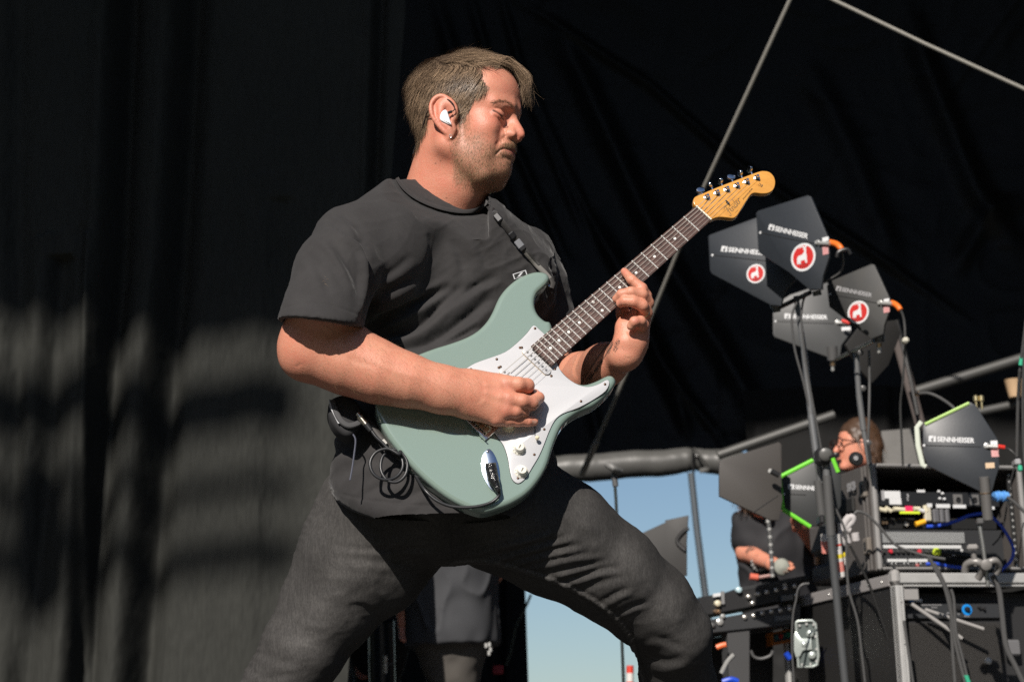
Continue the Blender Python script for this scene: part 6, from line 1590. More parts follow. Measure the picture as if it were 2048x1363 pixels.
# ribs, handle recess, catches and moulded lettering on the left side
sl_ = Pl(1700, 1000, 7.1, 0); sl_.o = ra_.W(0, 0, 0); sl_.n = -exr; sl_.ex, sl_.ey, sl_.ez = nr_, ezr, -exr
for wv in (-.035, -.060): 
    q = MB(); q.box(ra_.W(-.004, zb / 2, wv), (.010, Hh * .98, .014), [exr, ezr, nr_], .003); q.build('side_rib', plast, RK_)
for zz_, in ((-.085,), (-.285,)):
    q = MB(); q.box(ra_.W(-.010, zz_, -.045), (.018, .058, .040), [exr, ezr, nr_], .004); ct = q.build('catch', mat('catch_tan', (.16, .14, .12), rough=.5), RK_)
    q = MB(); q.box(ra_.W(-.020, zz_, -.045), (.006, .030, .012), [exr, ezr, nr_], .002); q.build('catch_lever', blackp, ct)
q = MB(); q.box(ra_.W(-.006, -.125, -.185), (.014, .055, .11), [exr, ezr, nr_], .006); q.build('handle_recess', mat('recess_black', (.008, .008, .008), rough=.7), RK_)
for zz_, h_ in ((-.055, .085), (-.20, .11), (-.33, .07)):
    q = MB(); q.box(ra_.W(-.012, zz_ - .01, -.40), (.026, h_, .17), [exr, ezr, nr_], .012); q.build('moulded_block', plast, RK_)
for zz_ in (-.115, -.285):
    q = MB(); q.box(ra_.W(-.010, zz_, -.46), (.016, .032, .02), [exr, ezr, nr_], .003); q.build('catch', mat('catch_copper', (.40, .22, .13), rough=.5), RK_)
text_mesh('SKB', .040, ra_.W(-.0132, -.075, -.165), nr_, ezr, mat('moulded_white', (.26, .26, .27), rough=.6), RK_, 'lettering', bold=.002)
# rails with screw holes
for xr in (.030, W_ - .035):
    rbox(xr - .008, xr + .008, zb + .014, -.016, -.035, -.030, .0005).build('rack_rail', mat('rail_black', (.02, .02, .02), rough=.4), RK_)
    nst = 15
    for k in range(nst):
        z_ = -.03 + (zb + .05) * k / (nst - 1); MB().lathe(ra_.W(xr, z_, -.030), nr_, [(.0042, 0), (.0042, .0015), (.002, .002)], 8).build('rail_screw', silver, RK_)
def rz(py): return ra_.xy(1800, py)[1]
def rx(px): return ra_.xy(px, 1040)[0]
def unit(name, label_m, y0, y1, xa=1756, xb=2010, w=-.028, d=.25): 
    return rbox(rx(xa), rx(xb), rz(y0), rz(y1), w - d, w, .001).build(name, label_m, RK_)
unitk = mat('unit_black', (.016, .017, .019), rough=.4)
u1 = unit('receiver_unit', unitk, 980, 1008)
def chip(par, xa, ya, xb, yb, m_, w=-.027, name='label_strip', bev=.0005): 
    return rbox(rx(xa), rx(xb), rz(ya), rz(yb), w - .001, w + .0015, bev).build(name, m_, par)
chip(u1, 1780, 979, 1812, 994, printw); chip(u1, 1789, 994, 1813, 1006, printw); chip(u1, 1774, 978, 1780, 998, printd)
text_mesh('?', .034, ra_.W(rx(1823), rz(998), -.0245), exr, ezr, printd, u1, 'lettering', bold=.001)
chip(u1, 1846, 976, 1862, 981, printw)
for x_, y_ in ((1890, 993), (1899, 994), (1889, 979), (1896, 983)): MB().lathe(ra_.W(rx(x_), rz(y_), -.027), nr_, [(.005, 0), (.005, .006), (.003, .009)], 10).build('switch', printw, u1)
for x_ in (1927, 1960):
    q = chip(u1, x_ - 9, 984, x_ + 9, 1005, mat('xlr_plate', (.30, .29, .28), rough=.35, metal=.6), name='socket_plate'); MB().lathe(ra_.W(rx(x_), rz(995), -.0255), nr_, [(.0095, 0), (.0095, .004), (.007, .004), (.007, .001)], 16).build('socket', blackp, u1)
chip(u1, 1882, 1004, 1910, 1012, printw); chip(u1, 1916, 1005, 1942, 1012, printw); chip(u1, 1864, 1003, 1874, 1011, printw); chip(u1, 1988, 1008, 1999, 1014, printw)
u2 = unit('patch_unit', mat('unit_dark', (.012, .012, .012), rough=.5), 1030, 1052, w=-.06)
creamt = mat('cream_tape', (.62, .57, .42), rough=.5)
for k, (a, b, ang, m_) in enumerate([(1760, 1016, 0, creamt), (1772, 1018, .2, creamt), (1783, 1017, .5, creamt), (1800, 1016, .05, creamt), (1812, 1017, .1, creamt), (1840, 1015, 0, creamt), (1848, 1018, .3, printw), (1858, 1014, 1.3, creamt)]):
    c = ra_.W(rx(a), rz(b), -.018); e = exr * math.cos(ang) - ezr * math.sin(ang); MB().tube([c - e * .012, c + e * .012], .0085, 10).build('cable_wrap', m_, u2)
chip(u2, 1815, 1010, 1830, 1022, mat('pink_tape', (.75, .03, .12), rough=.5), w=-.010, name='tape'); chip(u2, 1803, 1021, 1843, 1026, mat('neon_tape', (.62, .78, .04), rough=.5), w=-.008, name='tape')
rbox(rx(1855), rx(1868), rz(1012), rz(1040), -.03, -.012, .004).build('adapter', mat('adapter_cream', (.50, .47, .38), rough=.5), u2)
for a, b in ((1874, 1886), (1888, 1896), (1899, 1907)): rbox(rx(a), rx(b), rz(1014), rz(1042), -.05, -.02, .004).build('adapter', mat('adapter_grey', (.17, .17, .18), rough=.4, metal=.4), u2)
MB().tube([ra_.W(rx(1836), rz(1046), -.02), ra_.W(rx(1854), rz(1040), -.015)], .0095, 10).build('yellow_plug', mat('yellow_plastic', (.85, .42, .02), rough=.4), u2)
MB().lathe(ra_.W(rx(1825), rz(1043), -.05), nr_, [(.008, 0), (.008, .006)], 12).build('socket', silver, u2)
for x_ in (1778, 1785): MB().lathe(ra_.W(rx(x_), rz(1041), -.055), nr_, [(.006, 0), (.006, .010)], 10).build('socket', brassm, u2)
u3 = unit('amplifier_unit', mat('unit_grey', (.030, .031, .033), rough=.45), 1056, 1132)
q = MB(); vent = mat('vent_steel', (.40, .41, .41), rough=.4, metal=.4)
chip(u3, 1763, 1061, 1932, 1083, mat('vent_back', (.12, .12, .12)), w=-.0262, name='vent')
for r_ in range(9):
    z_ = rz(1062 + 2.4 * r_); q.box(ra_.W((rx(1763) + rx(1932)) / 2, z_, -.0240), (rx(1932) - rx(1763), .0026, .0012), [exr, ezr, nr_])
for k in range(62):
    x_ = rx(1763 + 2.77 * k); q.box(ra_.W(x_, (rz(1061) + rz(1083)) / 2, -.0237), (.0026, rz(1061) - rz(1083), .0012), [exr, ezr, nr_])
vb = q.build('vent_grille', vent, u3); vb['kind'] = 'stuff'
trim = mat('trim_white', (.58, .59, .59), rough=.4)
chip(u3, 1763, 1087, 1926, 1094, trim, name='trim_strip', bev=.001); chip(u3, 1924, 1094, 1928, 1112, trim, name='trim_strip'); chip(u3, 1776, 1115, 1815, 1121, trim, name='trim_strip'); chip(u3, 1818, 1115, 1856, 1121, trim, name='trim_strip')
rr3 = random.Random(4)
for k in range(16):
    x_ = 1768 + 9.6 * k; red = k in (1, 7)
    MB().lathe(ra_.W(rx(x_ + (5 if red else 0)), rz(1100), -.026), nr_, [(.0075 if red else .0062, 0), (.0070 if red else .0058, .009), (.003, .010)], 12).build('knob', mat('knob_red', (.55, .03, .05), rough=.4) if red else mat('knob_dark', (.05, .05, .05), rough=.4), u3)
for k in range(13):
    x_ = 1768 + 8.2 * k; MB().lathe(ra_.W(rx(x_), rz(1128), -.026), nr_, [(.0060, 0), (.0056, .008), (.003, .009)], 12).build('knob', mat('knob_red2', (.40, .12, .12), rough=.4) if k == 8 else mat('knob_dark', (.05, .05, .05)), u3)
    if k % 3 != 1: chip(u3, x_ - 1, 1122, x_ + 1, 1126, trim, name='mark')
MB().tube([ra_.W(rx(1864), rz(1102), .0), ra_.W(rx(1873), rz(1103), .0)], .0135, 14).build('yellow_plug', mat('neon_tape', (.62, .78, .04)), u3)
MB().tube(spline([ra_.W(rx(1873), rz(1103), .0), ra_.W(rx(1900), rz(1106), .005), ra_.W(rx(1930), rz(1112), .01), ra_.W(rx(1960), rz(1118), .01)], 4), .0120, 12).build('multicore', cabk, u3)
chip(u3, 1895, 1106, 1909, 1111, printw, w=.013)
# coloured cables over the rack
def wire(label, pts, r_, m_, dep=6.9, cat='cable', name='loose_cable', par=None):
    L = spline([PD(p[0], p[1], p[2] if len(p) > 2 else dep) for p in pts], 7); o = MB().tube(L, r_, 8).build(name, m_, par)
    if par is None: tag(o, label, cat)
    return o
wire('blue network cable looping round the right side of the rack', [(1853, 1052), (1880, 1050), (1910, 1042), (1940, 1030), (1972, 1027), (1994, 1042), (2012, 1065), (2026, 1095), (2022, 1120), (2002, 1140)], .0058, bluec, 6.88)
wire('short blue cable along the foot of the rack', [(1852, 1127), (1870, 1126), (1895, 1131), (1925, 1135)], .0060, bluec, 6.9)
wire('grey cable sagging from the side of the rack to the clamp', [(1708, 1028), (1716, 1022), (1735, 1029), (1762, 1056), (1790, 1088), (1825, 1103), (1860, 1112), (1890, 1117)], .0048, cab, 6.80)
wire('grey cable bundle dropping over the lower case beside the clamp', [(1857, 1112), (1872, 1140), (1888, 1170), (1898, 1205), (1905, 1240), (1912, 1290), (1930, 1363)], .0060, cab, 6.55)
wire('second cable of the bundle dropping over the lower case', [(1868, 1125), (1885, 1158), (1900, 1200), (1903, 1250), (1906, 1310), (1910, 1363)], .0058, cab, 6.57)
wire('third thin cable of the bundle with a green tip', [(1902, 1178), (1908, 1200), (1912, 1260), (1924, 1310), (1934, 1350)], .0050, cab, 6.54)
wire('grey cable falling from the clamp down the right side of the lower case', [(1985, 1150), (1998, 1180), (2004, 1225), (2012, 1290), (2030, 1330), (2046, 1363)], .0090, cab, 6.5)
o_ = MB().tube([PD(1932, 1349, 6.54), PD(1940, 1372, 6.54)], .0075, 8).build('green_cable_tip', mat('green_marker', (.05, .42, .25)), None); tag(o_, 'green sleeve at the end of the thin cable on the lower case', 'sleeve')
wire('black cable crossing the side of the lower case', [(1700, 1090), (1735, 1160), (1760, 1230), (1785, 1300), (1815, 1363)], .0045, cabk, 6.75)
wire('grey cable hanging down the side of the lower case', [(1662, 1000), (1690, 1060), (1693, 1120), (1698, 1180), (1715, 1240), (1724, 1310), (1730, 1363)], .0042, cab, 6.72)
wire('thin black cable beside the corner post of the lower case', [(1808, 1240), (1815, 1290), (1826, 1363)], .0050, cab, 6.6)
o_ = thing('blue_plug', 'light blue cable plug at the right side of the rack', 'plug', tuple(PD(2000, 992, 6.85)))
for k in range(5): MB().lathe(PD(1990 + 5.5 * k, 992, 6.84), exr, [(.015 + .003 * (k % 2), -.005), (.016 + .003 * (k % 2), .005)], 14).build('plug_ring', mat('light_blue', (.10, .30, .68), rough=.5), o_)
wire('grey cable running right from the blue plug', [(2014, 993), (2030, 1005), (2048, 1022), (2070, 1045)], .0060, cab, 6.82)
wire('thin black cable at the right of the rack', [(2030, 930), (2020, 970), (2005, 1060), (1985, 1090)], .0030, cabk, 6.9)
# clamp and rod holding the taped antenna
CL = thing('rod_clamp', 'grey steel clamp gripping the antenna rod on the edge of the lower case', 'clamp', tuple(PD(1972, 1130, 6.5)))
MB().tube([PD(1957, 1036, 6.5), PD(1966, 1090, 6.48), PD(1976, 1172, 6.46)], .0068, 12).build('rod', mat('rod_nickel', (.42, .43, .42), rough=.3, metal=.8), CL)
MB().box(PD(1960, 1042, 6.49), (.022, .022, .02), None, .004).build('rod_head', gun, CL)
castm = mat('cast_steel', (.24, .23, .22), rough=.42, metal=.25, bump=(60, .3, .003))
MB().tube(spline([PD(1930, 1142, 6.48), PD(1934, 1128, 6.47), PD(1950, 1122, 6.45), PD(1966, 1130, 6.45), PD(1962, 1146, 6.47), PD(1956, 1156, 6.48)], 4), .0125, 10).build('jaw', castm, CL)
MB().tube(spline([PD(1992, 1146, 6.48), PD(1998, 1132, 6.47), PD(1990, 1120, 6.45), PD(1976, 1124, 6.45)], 4), .0115, 10).build('jaw', castm, CL)
MB().tube([PD(1946, 1104, 6.45), PD(1952, 1130, 6.45)], .0090, 10).build('bolt', castm, CL); MB().box(PD(1945, 1094, 6.44), (.036, .024, .02), None, .006).build('wing_nut', mat('nut_grey', (.26, .25, .24), rough=.4), CL)
MB().lathe(PD(1972, 1128, 6.43), CT, [(.018, 0), (.018, .006), (.009, .010)], 14).build('washer', castm, CL)
# ---- lower flight case
fc = Pl(1790, 1148, 6.72, -18)
FC = thing('flight_case', 'black flight case with aluminium edges holding a speaker cabinet', 'flight case', tuple(fc.o))
ext = mat('alu_extrusion', (.50, .50, .49), rough=.4, metal=.25, var=(20, .4, (.36, .36, .35)), bump=(40, .3, .002))
lam = mat('case_laminate', (.020, .0195, .019), rough=.45, bump=(200, .25, .002))
def fbox(xa, xb, za, zb_, wa, wb, bev=.003):
    q = MB(); q.box(fc.W((xa + xb) / 2, (za + zb_) / 2, (wa + wb) / 2), (abs(xb - xa), abs(zb_ - za), abs(wb - wa)), [fc.ex, fc.ey, fc.n], bev); return q
FH = fc.o[2] - .02; FW = .62; FD = .88
fbox(0, .014, -FH, -.03, -FD, -.03).build('side_panel', lam, FC); fbox(FW - .014, FW, -FH, -.03, -FD, -.03).build('side_panel', lam, FC)
fbox(0, FW, -.014, -.002, -FD, -.03).build('top_panel', lam, FC); fbox(0, FW, -FH, -FH + .02, -FD, -.03).build('bottom_panel', lam, FC); fbox(.014, FW - .014, -FH + .02, -.014, -FD, -FD + .01).build('back_panel', lam, FC)
fbox(-.004, .027, -FH, -.036, -.030, .004, .004).build('edge_post', ext, FC); fbox(-.004, .012, -FH, -.036, -.034, .008, .002).build('edge_post', ext, FC)
fbox(FW - .03, FW, -FH, -.036, -.03, .004).build('edge_post', ext, FC)
fbox(-.004, FW, -.030, .006, -.030, .004, .004).build('edge_rail', ext, FC); fbox(.03, FW - .03, -.040, -.034, -.03, .0, .001).build('edge_rail', ext, FC)
q = MB(); q.box(fc.W(-.004, -.016, -FD / 2 - .015), (.010, .040, FD - .03), [fc.ex, fc.ey, fc.n], .002); q.build('edge_rail', mat('alu_side', (.30, .285, .28), rough=.45, metal=.15), FC)
fbox(-.012, .002, -FH, -.036, -FD - .002, -FD + .028, .003).build('edge_post', ext, FC)
q = MB(); q.box(fc.W(.004, -.008, -.012), (.034, .052, .046), [fc.ex, fc.ey, fc.n], .012); q.build('corner', mat('corner_steel', (.36, .35, .34), rough=.4, metal=.25), FC)
fbox(.030, .090, -.085, -.040, -.028, -.010, .002).build('corner_plate', mat('corner_steel', (.28, .27, .26)), FC)
for k in range(5): MB().lathe(fc.W(-.0095, -.016, -.08 - .10 * k), -fc.ex, [(.0045, 0), (.0035, .002)], 10).build('rivet', silver, FC)
for k in range(5): MB().lathe(fc.W(.011, -.09 - .14 * k, .008), fc.n, [(.0032, 0), (.0025, .0015)], 8).build('rivet', silver, FC)
# butterfly latch on the left side, near the back edge
zinc = mat('zinc', (.50, .55, .52), rough=.3, metal=.5, bump=(30, .3, .002))
lpn = Pl(1612, 1287, 7.12, 10)
def fside(px, py, w=0.0): return lpn.at(px, py, w)
lt = [(1592, 1244), (1597, 1241), (1624, 1240), (1631, 1246), (1637, 1310), (1634, 1328), (1626, 1332), (1597, 1333)]
LT = thing('butterfly_latch', 'zinc butterfly latch with rivets on the edge of the flight case', 'latch', tuple(fside(1612, 1287)))
o_ = fside(1592, 1244, .004); 
def fs2(px, py): q_ = fside(px, py, .004) - o_; return (q_ @ lpn.ex, q_ @ lpn.ey)
q = MB(); rim = [fside(x, y, .006) for x, y in lt]; q.tube(rim + [rim[0]], .0050, 8, cap=False); q.build('latch_dish', zinc, LT)
q = MB(); q.prism([fs2(*p) for p in lt], o_, lpn.ex, lpn.ey, lpn.n, -.012, -.004); q.build('latch_plate', mat('zinc_dark', (.10, .12, .115), rough=.4, metal=.7), LT)
q = MB(); q.prism([fs2(*p) for p in [(1588, 1268), (1592, 1262), (1603, 1276), (1623, 1276), (1625, 1298), (1606, 1300), (1600, 1312), (1592, 1314), (1588, 1300)]], o_, lpn.ex, lpn.ey, lpn.n, .004, .010, .002, 2); q.build('latch_wing', zinc, LT)
for a, b, r_ in [(1608, 1287, .011), (1620, 1266, .013), (1624, 1309, .013)]: MB().lathe(fside(a, b, .012), lpn.n, [(r_, 0), (r_, .004), (r_ * .5, .008)], 14).build('latch_boss', zinc, LT)
for a, b in [(1599, 1250), (1613, 1247), (1627, 1248), (1631, 1272), (1633, 1297), (1633, 1321), (1621, 1327), (1604, 1328)]: MB().lathe(fside(a, b, .008), lpn.n, [(.0048, 0), (.004, .003)], 10).build('rivet', silver, LT)
# speaker cabinet inside
def fx(px): return fc.xy(px, 1250)[0]
def fz(py): return fc.xy(1900, py)[1]
SC_ = thing('bass_amplifier', 'black combo amplifier with perforated grille and blue ringed knob in the flight case', 'amplifier', tuple(fc.W(.3, -.4, -.1)))
fbox(.030, FW - .03, -FH + .02, fz(1178), -FD + .02, -.075, .006).build('cabinet', mat('cabinet_black', (.020, .020, .021), rough=.6), SC_)
fbox(fx(1812), fx(2030), fz(1232), fz(1203), -.0748, -.062, .002).build('control_panel', mat('panel_grey', (.032, .034, .037), rough=.45), SC_)
q = MB(); gr = mat('grille_steel', (.060, .057, .054), rough=.5, metal=.3); xa, xb, za, zb_ = fx(1818), fx(2020), fz(1420), fz(1242)
n1 = 78; n2 = 52
for k in range(n1): q.box(fc.W(xa + (xb - xa) * k / (n1 - 1), (za + zb_) / 2, -.068), (.0022, zb_ - za, .0012), [fc.ex, fc.ey, fc.n])
for k in range(n2): q.box(fc.W((xa + xb) / 2, za + (zb_ - za) * k / (n2 - 1), -.0672), (xb - xa, .0022, .0012), [fc.ex, fc.ey, fc.n])
g_ = q.build('grille', gr, SC_); g_['kind'] = 'stuff'
blr = mat('blue_ring', (.01, .25, .72), rough=.4)
o_ = fc.W(fx(1955), fz(1215), -.062); MB().lathe(o_, fc.n, [(.019, 0), (.019, .003), (.011, .003), (.011, 0)], 24).build('knob_ring', blr, SC_)
for x_, y_, r_ in ((1955, 1214, .009), (1936, 1211, .010), (1988, 1213, .006), (1979, 1210, .005)): MB().lathe(fc.W(fx(x_), fz(y_), -.062), fc.n, [(r_, 0), (r_ * .9, .012), (.002, .013)], 14).build('knob', blackp, SC_)
text_mesh('HARTKE KICKBACK', .0105, fc.W(fx(1858), fz(1206.5), -.0612), fc.ex, fc.ey, mat('print_dim', (.16, .16, .165), rough=.5), SC_, 'lettering') if False else None
for a, b, c_, d_ in ((1858, 1204, 1905, 1206), (1858, 1219, 1885, 1221), (1884, 1209, 1896, 1211), (1949, 1226, 1960, 1229), (1936, 1222, 1940, 1225), (1914, 1220, 1920, 1223)):
    fbox(fx(a), fx(b) if False else fx(c_), fz(b), fz(d_), -.062, -.0612, 0).build('panel_print', mat('print_dim', (.20, .20, .205), rough=.5), SC_)
for a, b, c_, d_, m_ in ((1838, 1193, 1848, 1199, blr), (1848, 1193, 1865, 1199, printw), (1818, 1193, 1834, 1197, printd), (1826, 1201, 1845, 1206, printd)): fbox(fx(a), fx(c_), fz(b), fz(d_), -.060, -.055, .001).build('marker_tape', m_, SC_)
for (a, b, c_, d_), w_, nm, lb in (((1823, 1207, 1924, 1276), .007, 'drum_stick', 'grey rod leaning lowest across the amplifier grille'), ((1850, 1218, 1967, 1257), .0065, 'drum_stick', 'paler upper rod leaning across the amplifier grille')):
    o_ = MB().tube([fc.at(a, b, -.02), fc.at(c_, d_, .02)], w_, 10).build(nm, mat('rod_grey', (.30, .29, .28), rough=.5), None); tag(o_, lb, 'rod')
o_ = MB().lathe(fc.at(1974, 1321, -.05), fc.n, [(.011, 0), (.012, .012), (.006, .018)], 12).build('white_plug', mat('plug_white', (.5, .5, .48), rough=.4), None); tag(o_, 'small whitish plug resting against the amplifier grille', 'plug')
fbox(fx(2020) , fx(2048), fz(1310), fz(1278), -.05, -.03, .006).build('side_handle', mat('handle_grey', (.14, .14, .145), rough=.4), SC_)
# multi-tool pouch and spray can hanging on the rack case
BT = thing('glove_bundle', 'white gloves hanging on the side of the rack case', 'gloves', tuple(PD(1700, 1060, 6.8)))
wf = mat('glove_white', (.45, .43, .43), rough=.8, bump=(60, .5, .004))
for pts, r_ in (([(1692, 1040), (1703, 1033), (1706, 1040), (1694, 1055), (1700, 1060)], .012), ([(1700, 1032), (1690, 1045), (1688, 1060)], .014), ([(1688, 1070), (1694, 1085), (1690, 1080)], .016), ([(1710, 1065), (1712, 1080)], .014), ([(1680, 1045), (1682, 1062), (1678, 1075)], .010)):
    MB().tube(spline([PD(x, y, 6.80) for x, y in pts], 4), r_, 10).build('finger', wf, BT)
def can(label, top, bot, r_, cols):
    t = thing('spray_can', label, 'can', tuple(PD(*bot))); a, b = PD(*top), PD(*bot)
    for f0, f1, m_ in cols: MB().tube([a + (b - a) * f0, a + (b - a) * f1], r_, 18).build('band', m_, t)
wht = mat('can_white', (.62, .60, .58), rough=.35); cred = mat('can_red', (.62, .06, .04), rough=.35); cyel = mat('can_yellow', (.72, .58, .04), rough=.35)
can('white can with yellow and red bands standing by the rack case', (1672, 1068, 6.72), (1682, 1152, 6.72), .0145, ((0, .22, wht), (.22, .27, cred), (.27, .46, wht), (.46, .56, cyel), (.56, .64, wht), (.64, .88, mat('can_redwhite', (.60, .30, .26), rough=.35, var=(240, .9, (.62, .08, .05)))), (.88, 1, wht)))
can('red and white can half hidden behind the stand pole', (1650, 1068, 6.80), (1652, 1105, 6.80), .0150, ((0, .35, wht), (.35, 1, mat('can_redwhite', (.60, .30, .26)))))
o_ = MB().tube([PD(1688, 1105, 6.74), PD(1692, 1128, 6.74)], .0060, 10).build('marker_pen', wht, None); tag(o_, 'small white and yellow marker pen beside the banded can', 'pen'); MB().tube([PD(1689, 1104, 6.738), PD(1690, 1112, 6.738)], .0066, 10).build('pen_cap', cyel, o_)
o_ = MB().lathe(PD(1713, 917, 6.9), CT, [(.024, -.02), (.024, .004), (.019, .012), (.010, .014)], 20).build('headlamp', blackp, None); tag(o_, 'round black lamp clamped on top of the rack in front of the drummer', 'lamp'); MB().lathe(PD(1712, 916, 6.884), CT, [(.009, 0), (.007, .004)], 12).build('lens', printd, o_)
# ---- keyboard rack and pedals table between thigh and flight case
TB = thing('mixer_rack', 'black mixer rack with rows of silver knobs left of the flight case', 'mixer', tuple(PD(1500, 1300, 7.2)))
mx = Pl(1500, 1200, 7.3, -12)
def mxp(px, w0, w1, m_, nm='shelf', bev=.003): return mx.poly(px, w0, w1, bev, 1).build(nm, m_, TB)
shelfm = mat('mixer_black', (.020, .020, .021), rough=.45); shelf2 = mat('mixer_edge', (.035, .036, .038), rough=.45)
mxp([(1400, 1193), (1600, 1158), (1600, 1195), (1400, 1232)], -.30, .0, shelfm); mxp([(1400, 1242), (1600, 1206), (1600, 1246), (1400, 1268)], -.30, .01, shelf2)
mxp([(1478, 1174), (1632, 1146), (1632, 1156), (1478, 1184)], -.25, .0, shelf2, 'lid_edge')
mxp([(1455, 1262), (1500, 1256), (1500, 1420), (1462, 1420)], -.08, .0, mat('mixer_leg', (.055, .055, .056), rough=.5), 'leg')
mxp([(1400, 1268), (1600, 1246), (1600, 1460), (1400, 1460)], -.34, -.30, mat('mixer_back', (.008, .008, .008), rough=.6), 'back_board')
knobm = mat('knob_silver', (.50, .48, .45), rough=.3, metal=.7)
for x_, y_ in [(1495, 1193), (1514, 1188), (1531, 1184), (1550, 1180), (1568, 1176), (1587, 1172), (1503, 1206), (1590, 1190)] + [(1487, 1234), (1505, 1231), (1522, 1226), (1540, 1223), (1558, 1221), (1577, 1218)]:
    MB().lathe(mx.at(x_, y_, .0), mx.n, [(.0085, 0), (.0080, .014), (.0085, .018), (.003, .022)], 12).build('knob', knobm, TB)
for x_, y_ in [(1577, 1214), (1568, 1170)]: MB().lathe(mx.at(x_, y_, .0), mx.n, [(.0085, 0), (.0080, .010)], 12).build('knob', knobm, TB)
for pts in ([(1560, 1190), (1585, 1187), (1585, 1200), (1560, 1203)], [(1547, 1231), (1585, 1229), (1585, 1240), (1547, 1244)]): mxp(pts, .0, .016, mat('slide_metal', (.16, .17, .18), rough=.3, metal=.6), 'slide_rail')
for pts, m_ in (([(1425, 1187), (1440, 1185), (1440, 1192), (1425, 1194)], printw), ([(1441, 1182), (1447, 1182), (1448, 1208), (1442, 1208)], mat('bracket_grey', (.20, .2, .2), rough=.5))): mxp(pts, .0, .012, m_, 'bracket', .001)
for x_, y_, r_, m_ in [(1434, 1206, .012, creamt), (1430, 1222, .008, brassm), (1436, 1222, .008, brassm), (1444, 1232, .010, silver), (1438, 1243, .014, silver), (1424, 1250, .010, gun), (1476, 1179, .012, mat('bluish', (.45, .6, .65), rough=.3))]: MB().lathe(mx.at(x_, y_, .004), mx.n, [(r_, 0), (r_ * .9, .014), (r_ * .4, .018)], 14).build('fitting', m_, TB)
og = Pl(1560, 1278, 7.45, -12); OT = thing('effects_pedal', 'orange framed box with red, green and blue lights under the mixer rack', 'pedal', tuple(og.o))
og.poly([(1541, 1264), (1584, 1256), (1586, 1282), (1543, 1290)], -.06, 0, .003).build('case', mat('orange_box', (.42, .13, .015), rough=.5), OT); og.poly([(1546, 1268), (1580, 1261), (1581, 1277), (1548, 1284)], .0, .002, 0).build('face', mat('pedal_face', (.03, .04, .05)), OT)
for x_, y_, c_ in ((1553, 1273, (.02, .10, .12)), (1562, 1271, (.45, .02, .02)), (1570, 1270, (.02, .12, .10)), (1577, 1268, (.02, .25, .12))): MB().lathe(og.at(x_, y_, .002), og.n, [(.010, 0), (.008, .005)], 10).build('button', mat('btn%d' % int(x_), c_, rough=.4), OT)
for nm, lab, pts, r_, m_, dep in (('loose_cable', 'orange cable end in the dark under the mixer rack', [(1433, 1294), (1443, 1290), (1452, 1288)], .010, mat('orange_plug', (.75, .15, .04), rough=.4), 7.2), ('loose_cable', 'curved grey cable under the mixer rack', [(1502, 1300), (1508, 1312), (1522, 1316), (1540, 1310), (1546, 1300)], .0055, cab, 7.2),
        ('loose_cable', 'pale straight cable leaning by the thigh under the mixer rack', [(1443, 1345), (1455, 1322), (1468, 1308)], .0085, mat('cable_pale', (.28, .28, .27), rough=.5), 7.1), ('loose_cable', 'blue cable end at the foot of the mixer rack', [(1445, 1363), (1462, 1358), (1476, 1362)], .011, bluec, 7.1), ('loose_cable', 'short blue plug under the orange framed box', [(1572, 1305), (1580, 1316)], .011, bluec, 7.3)):
    wire(lab, pts, r_, m_, dep, name=nm)
wire('thin black cable draped over the latch post of the flight case', [(1618, 1166), (1605, 1168), (1596, 1178), (1592, 1200), (1586, 1230), (1584, 1290), (1588, 1363)], .0035, cab, 6.95)
o_ = thing('road_cone', 'red and white striped marker seen beside the knee', 'marker', tuple(P(1260, 1363, 4.5)))
for k, (a, b) in enumerate(((1330, 1345), (1345, 1362), (1362, 1380))): MB().tube([P(1260, a, 4.5), P(1260, b, 4.5)], .016, 14).build('band', (cred, wht)[k % 2] if k != 1 else wht, o_)
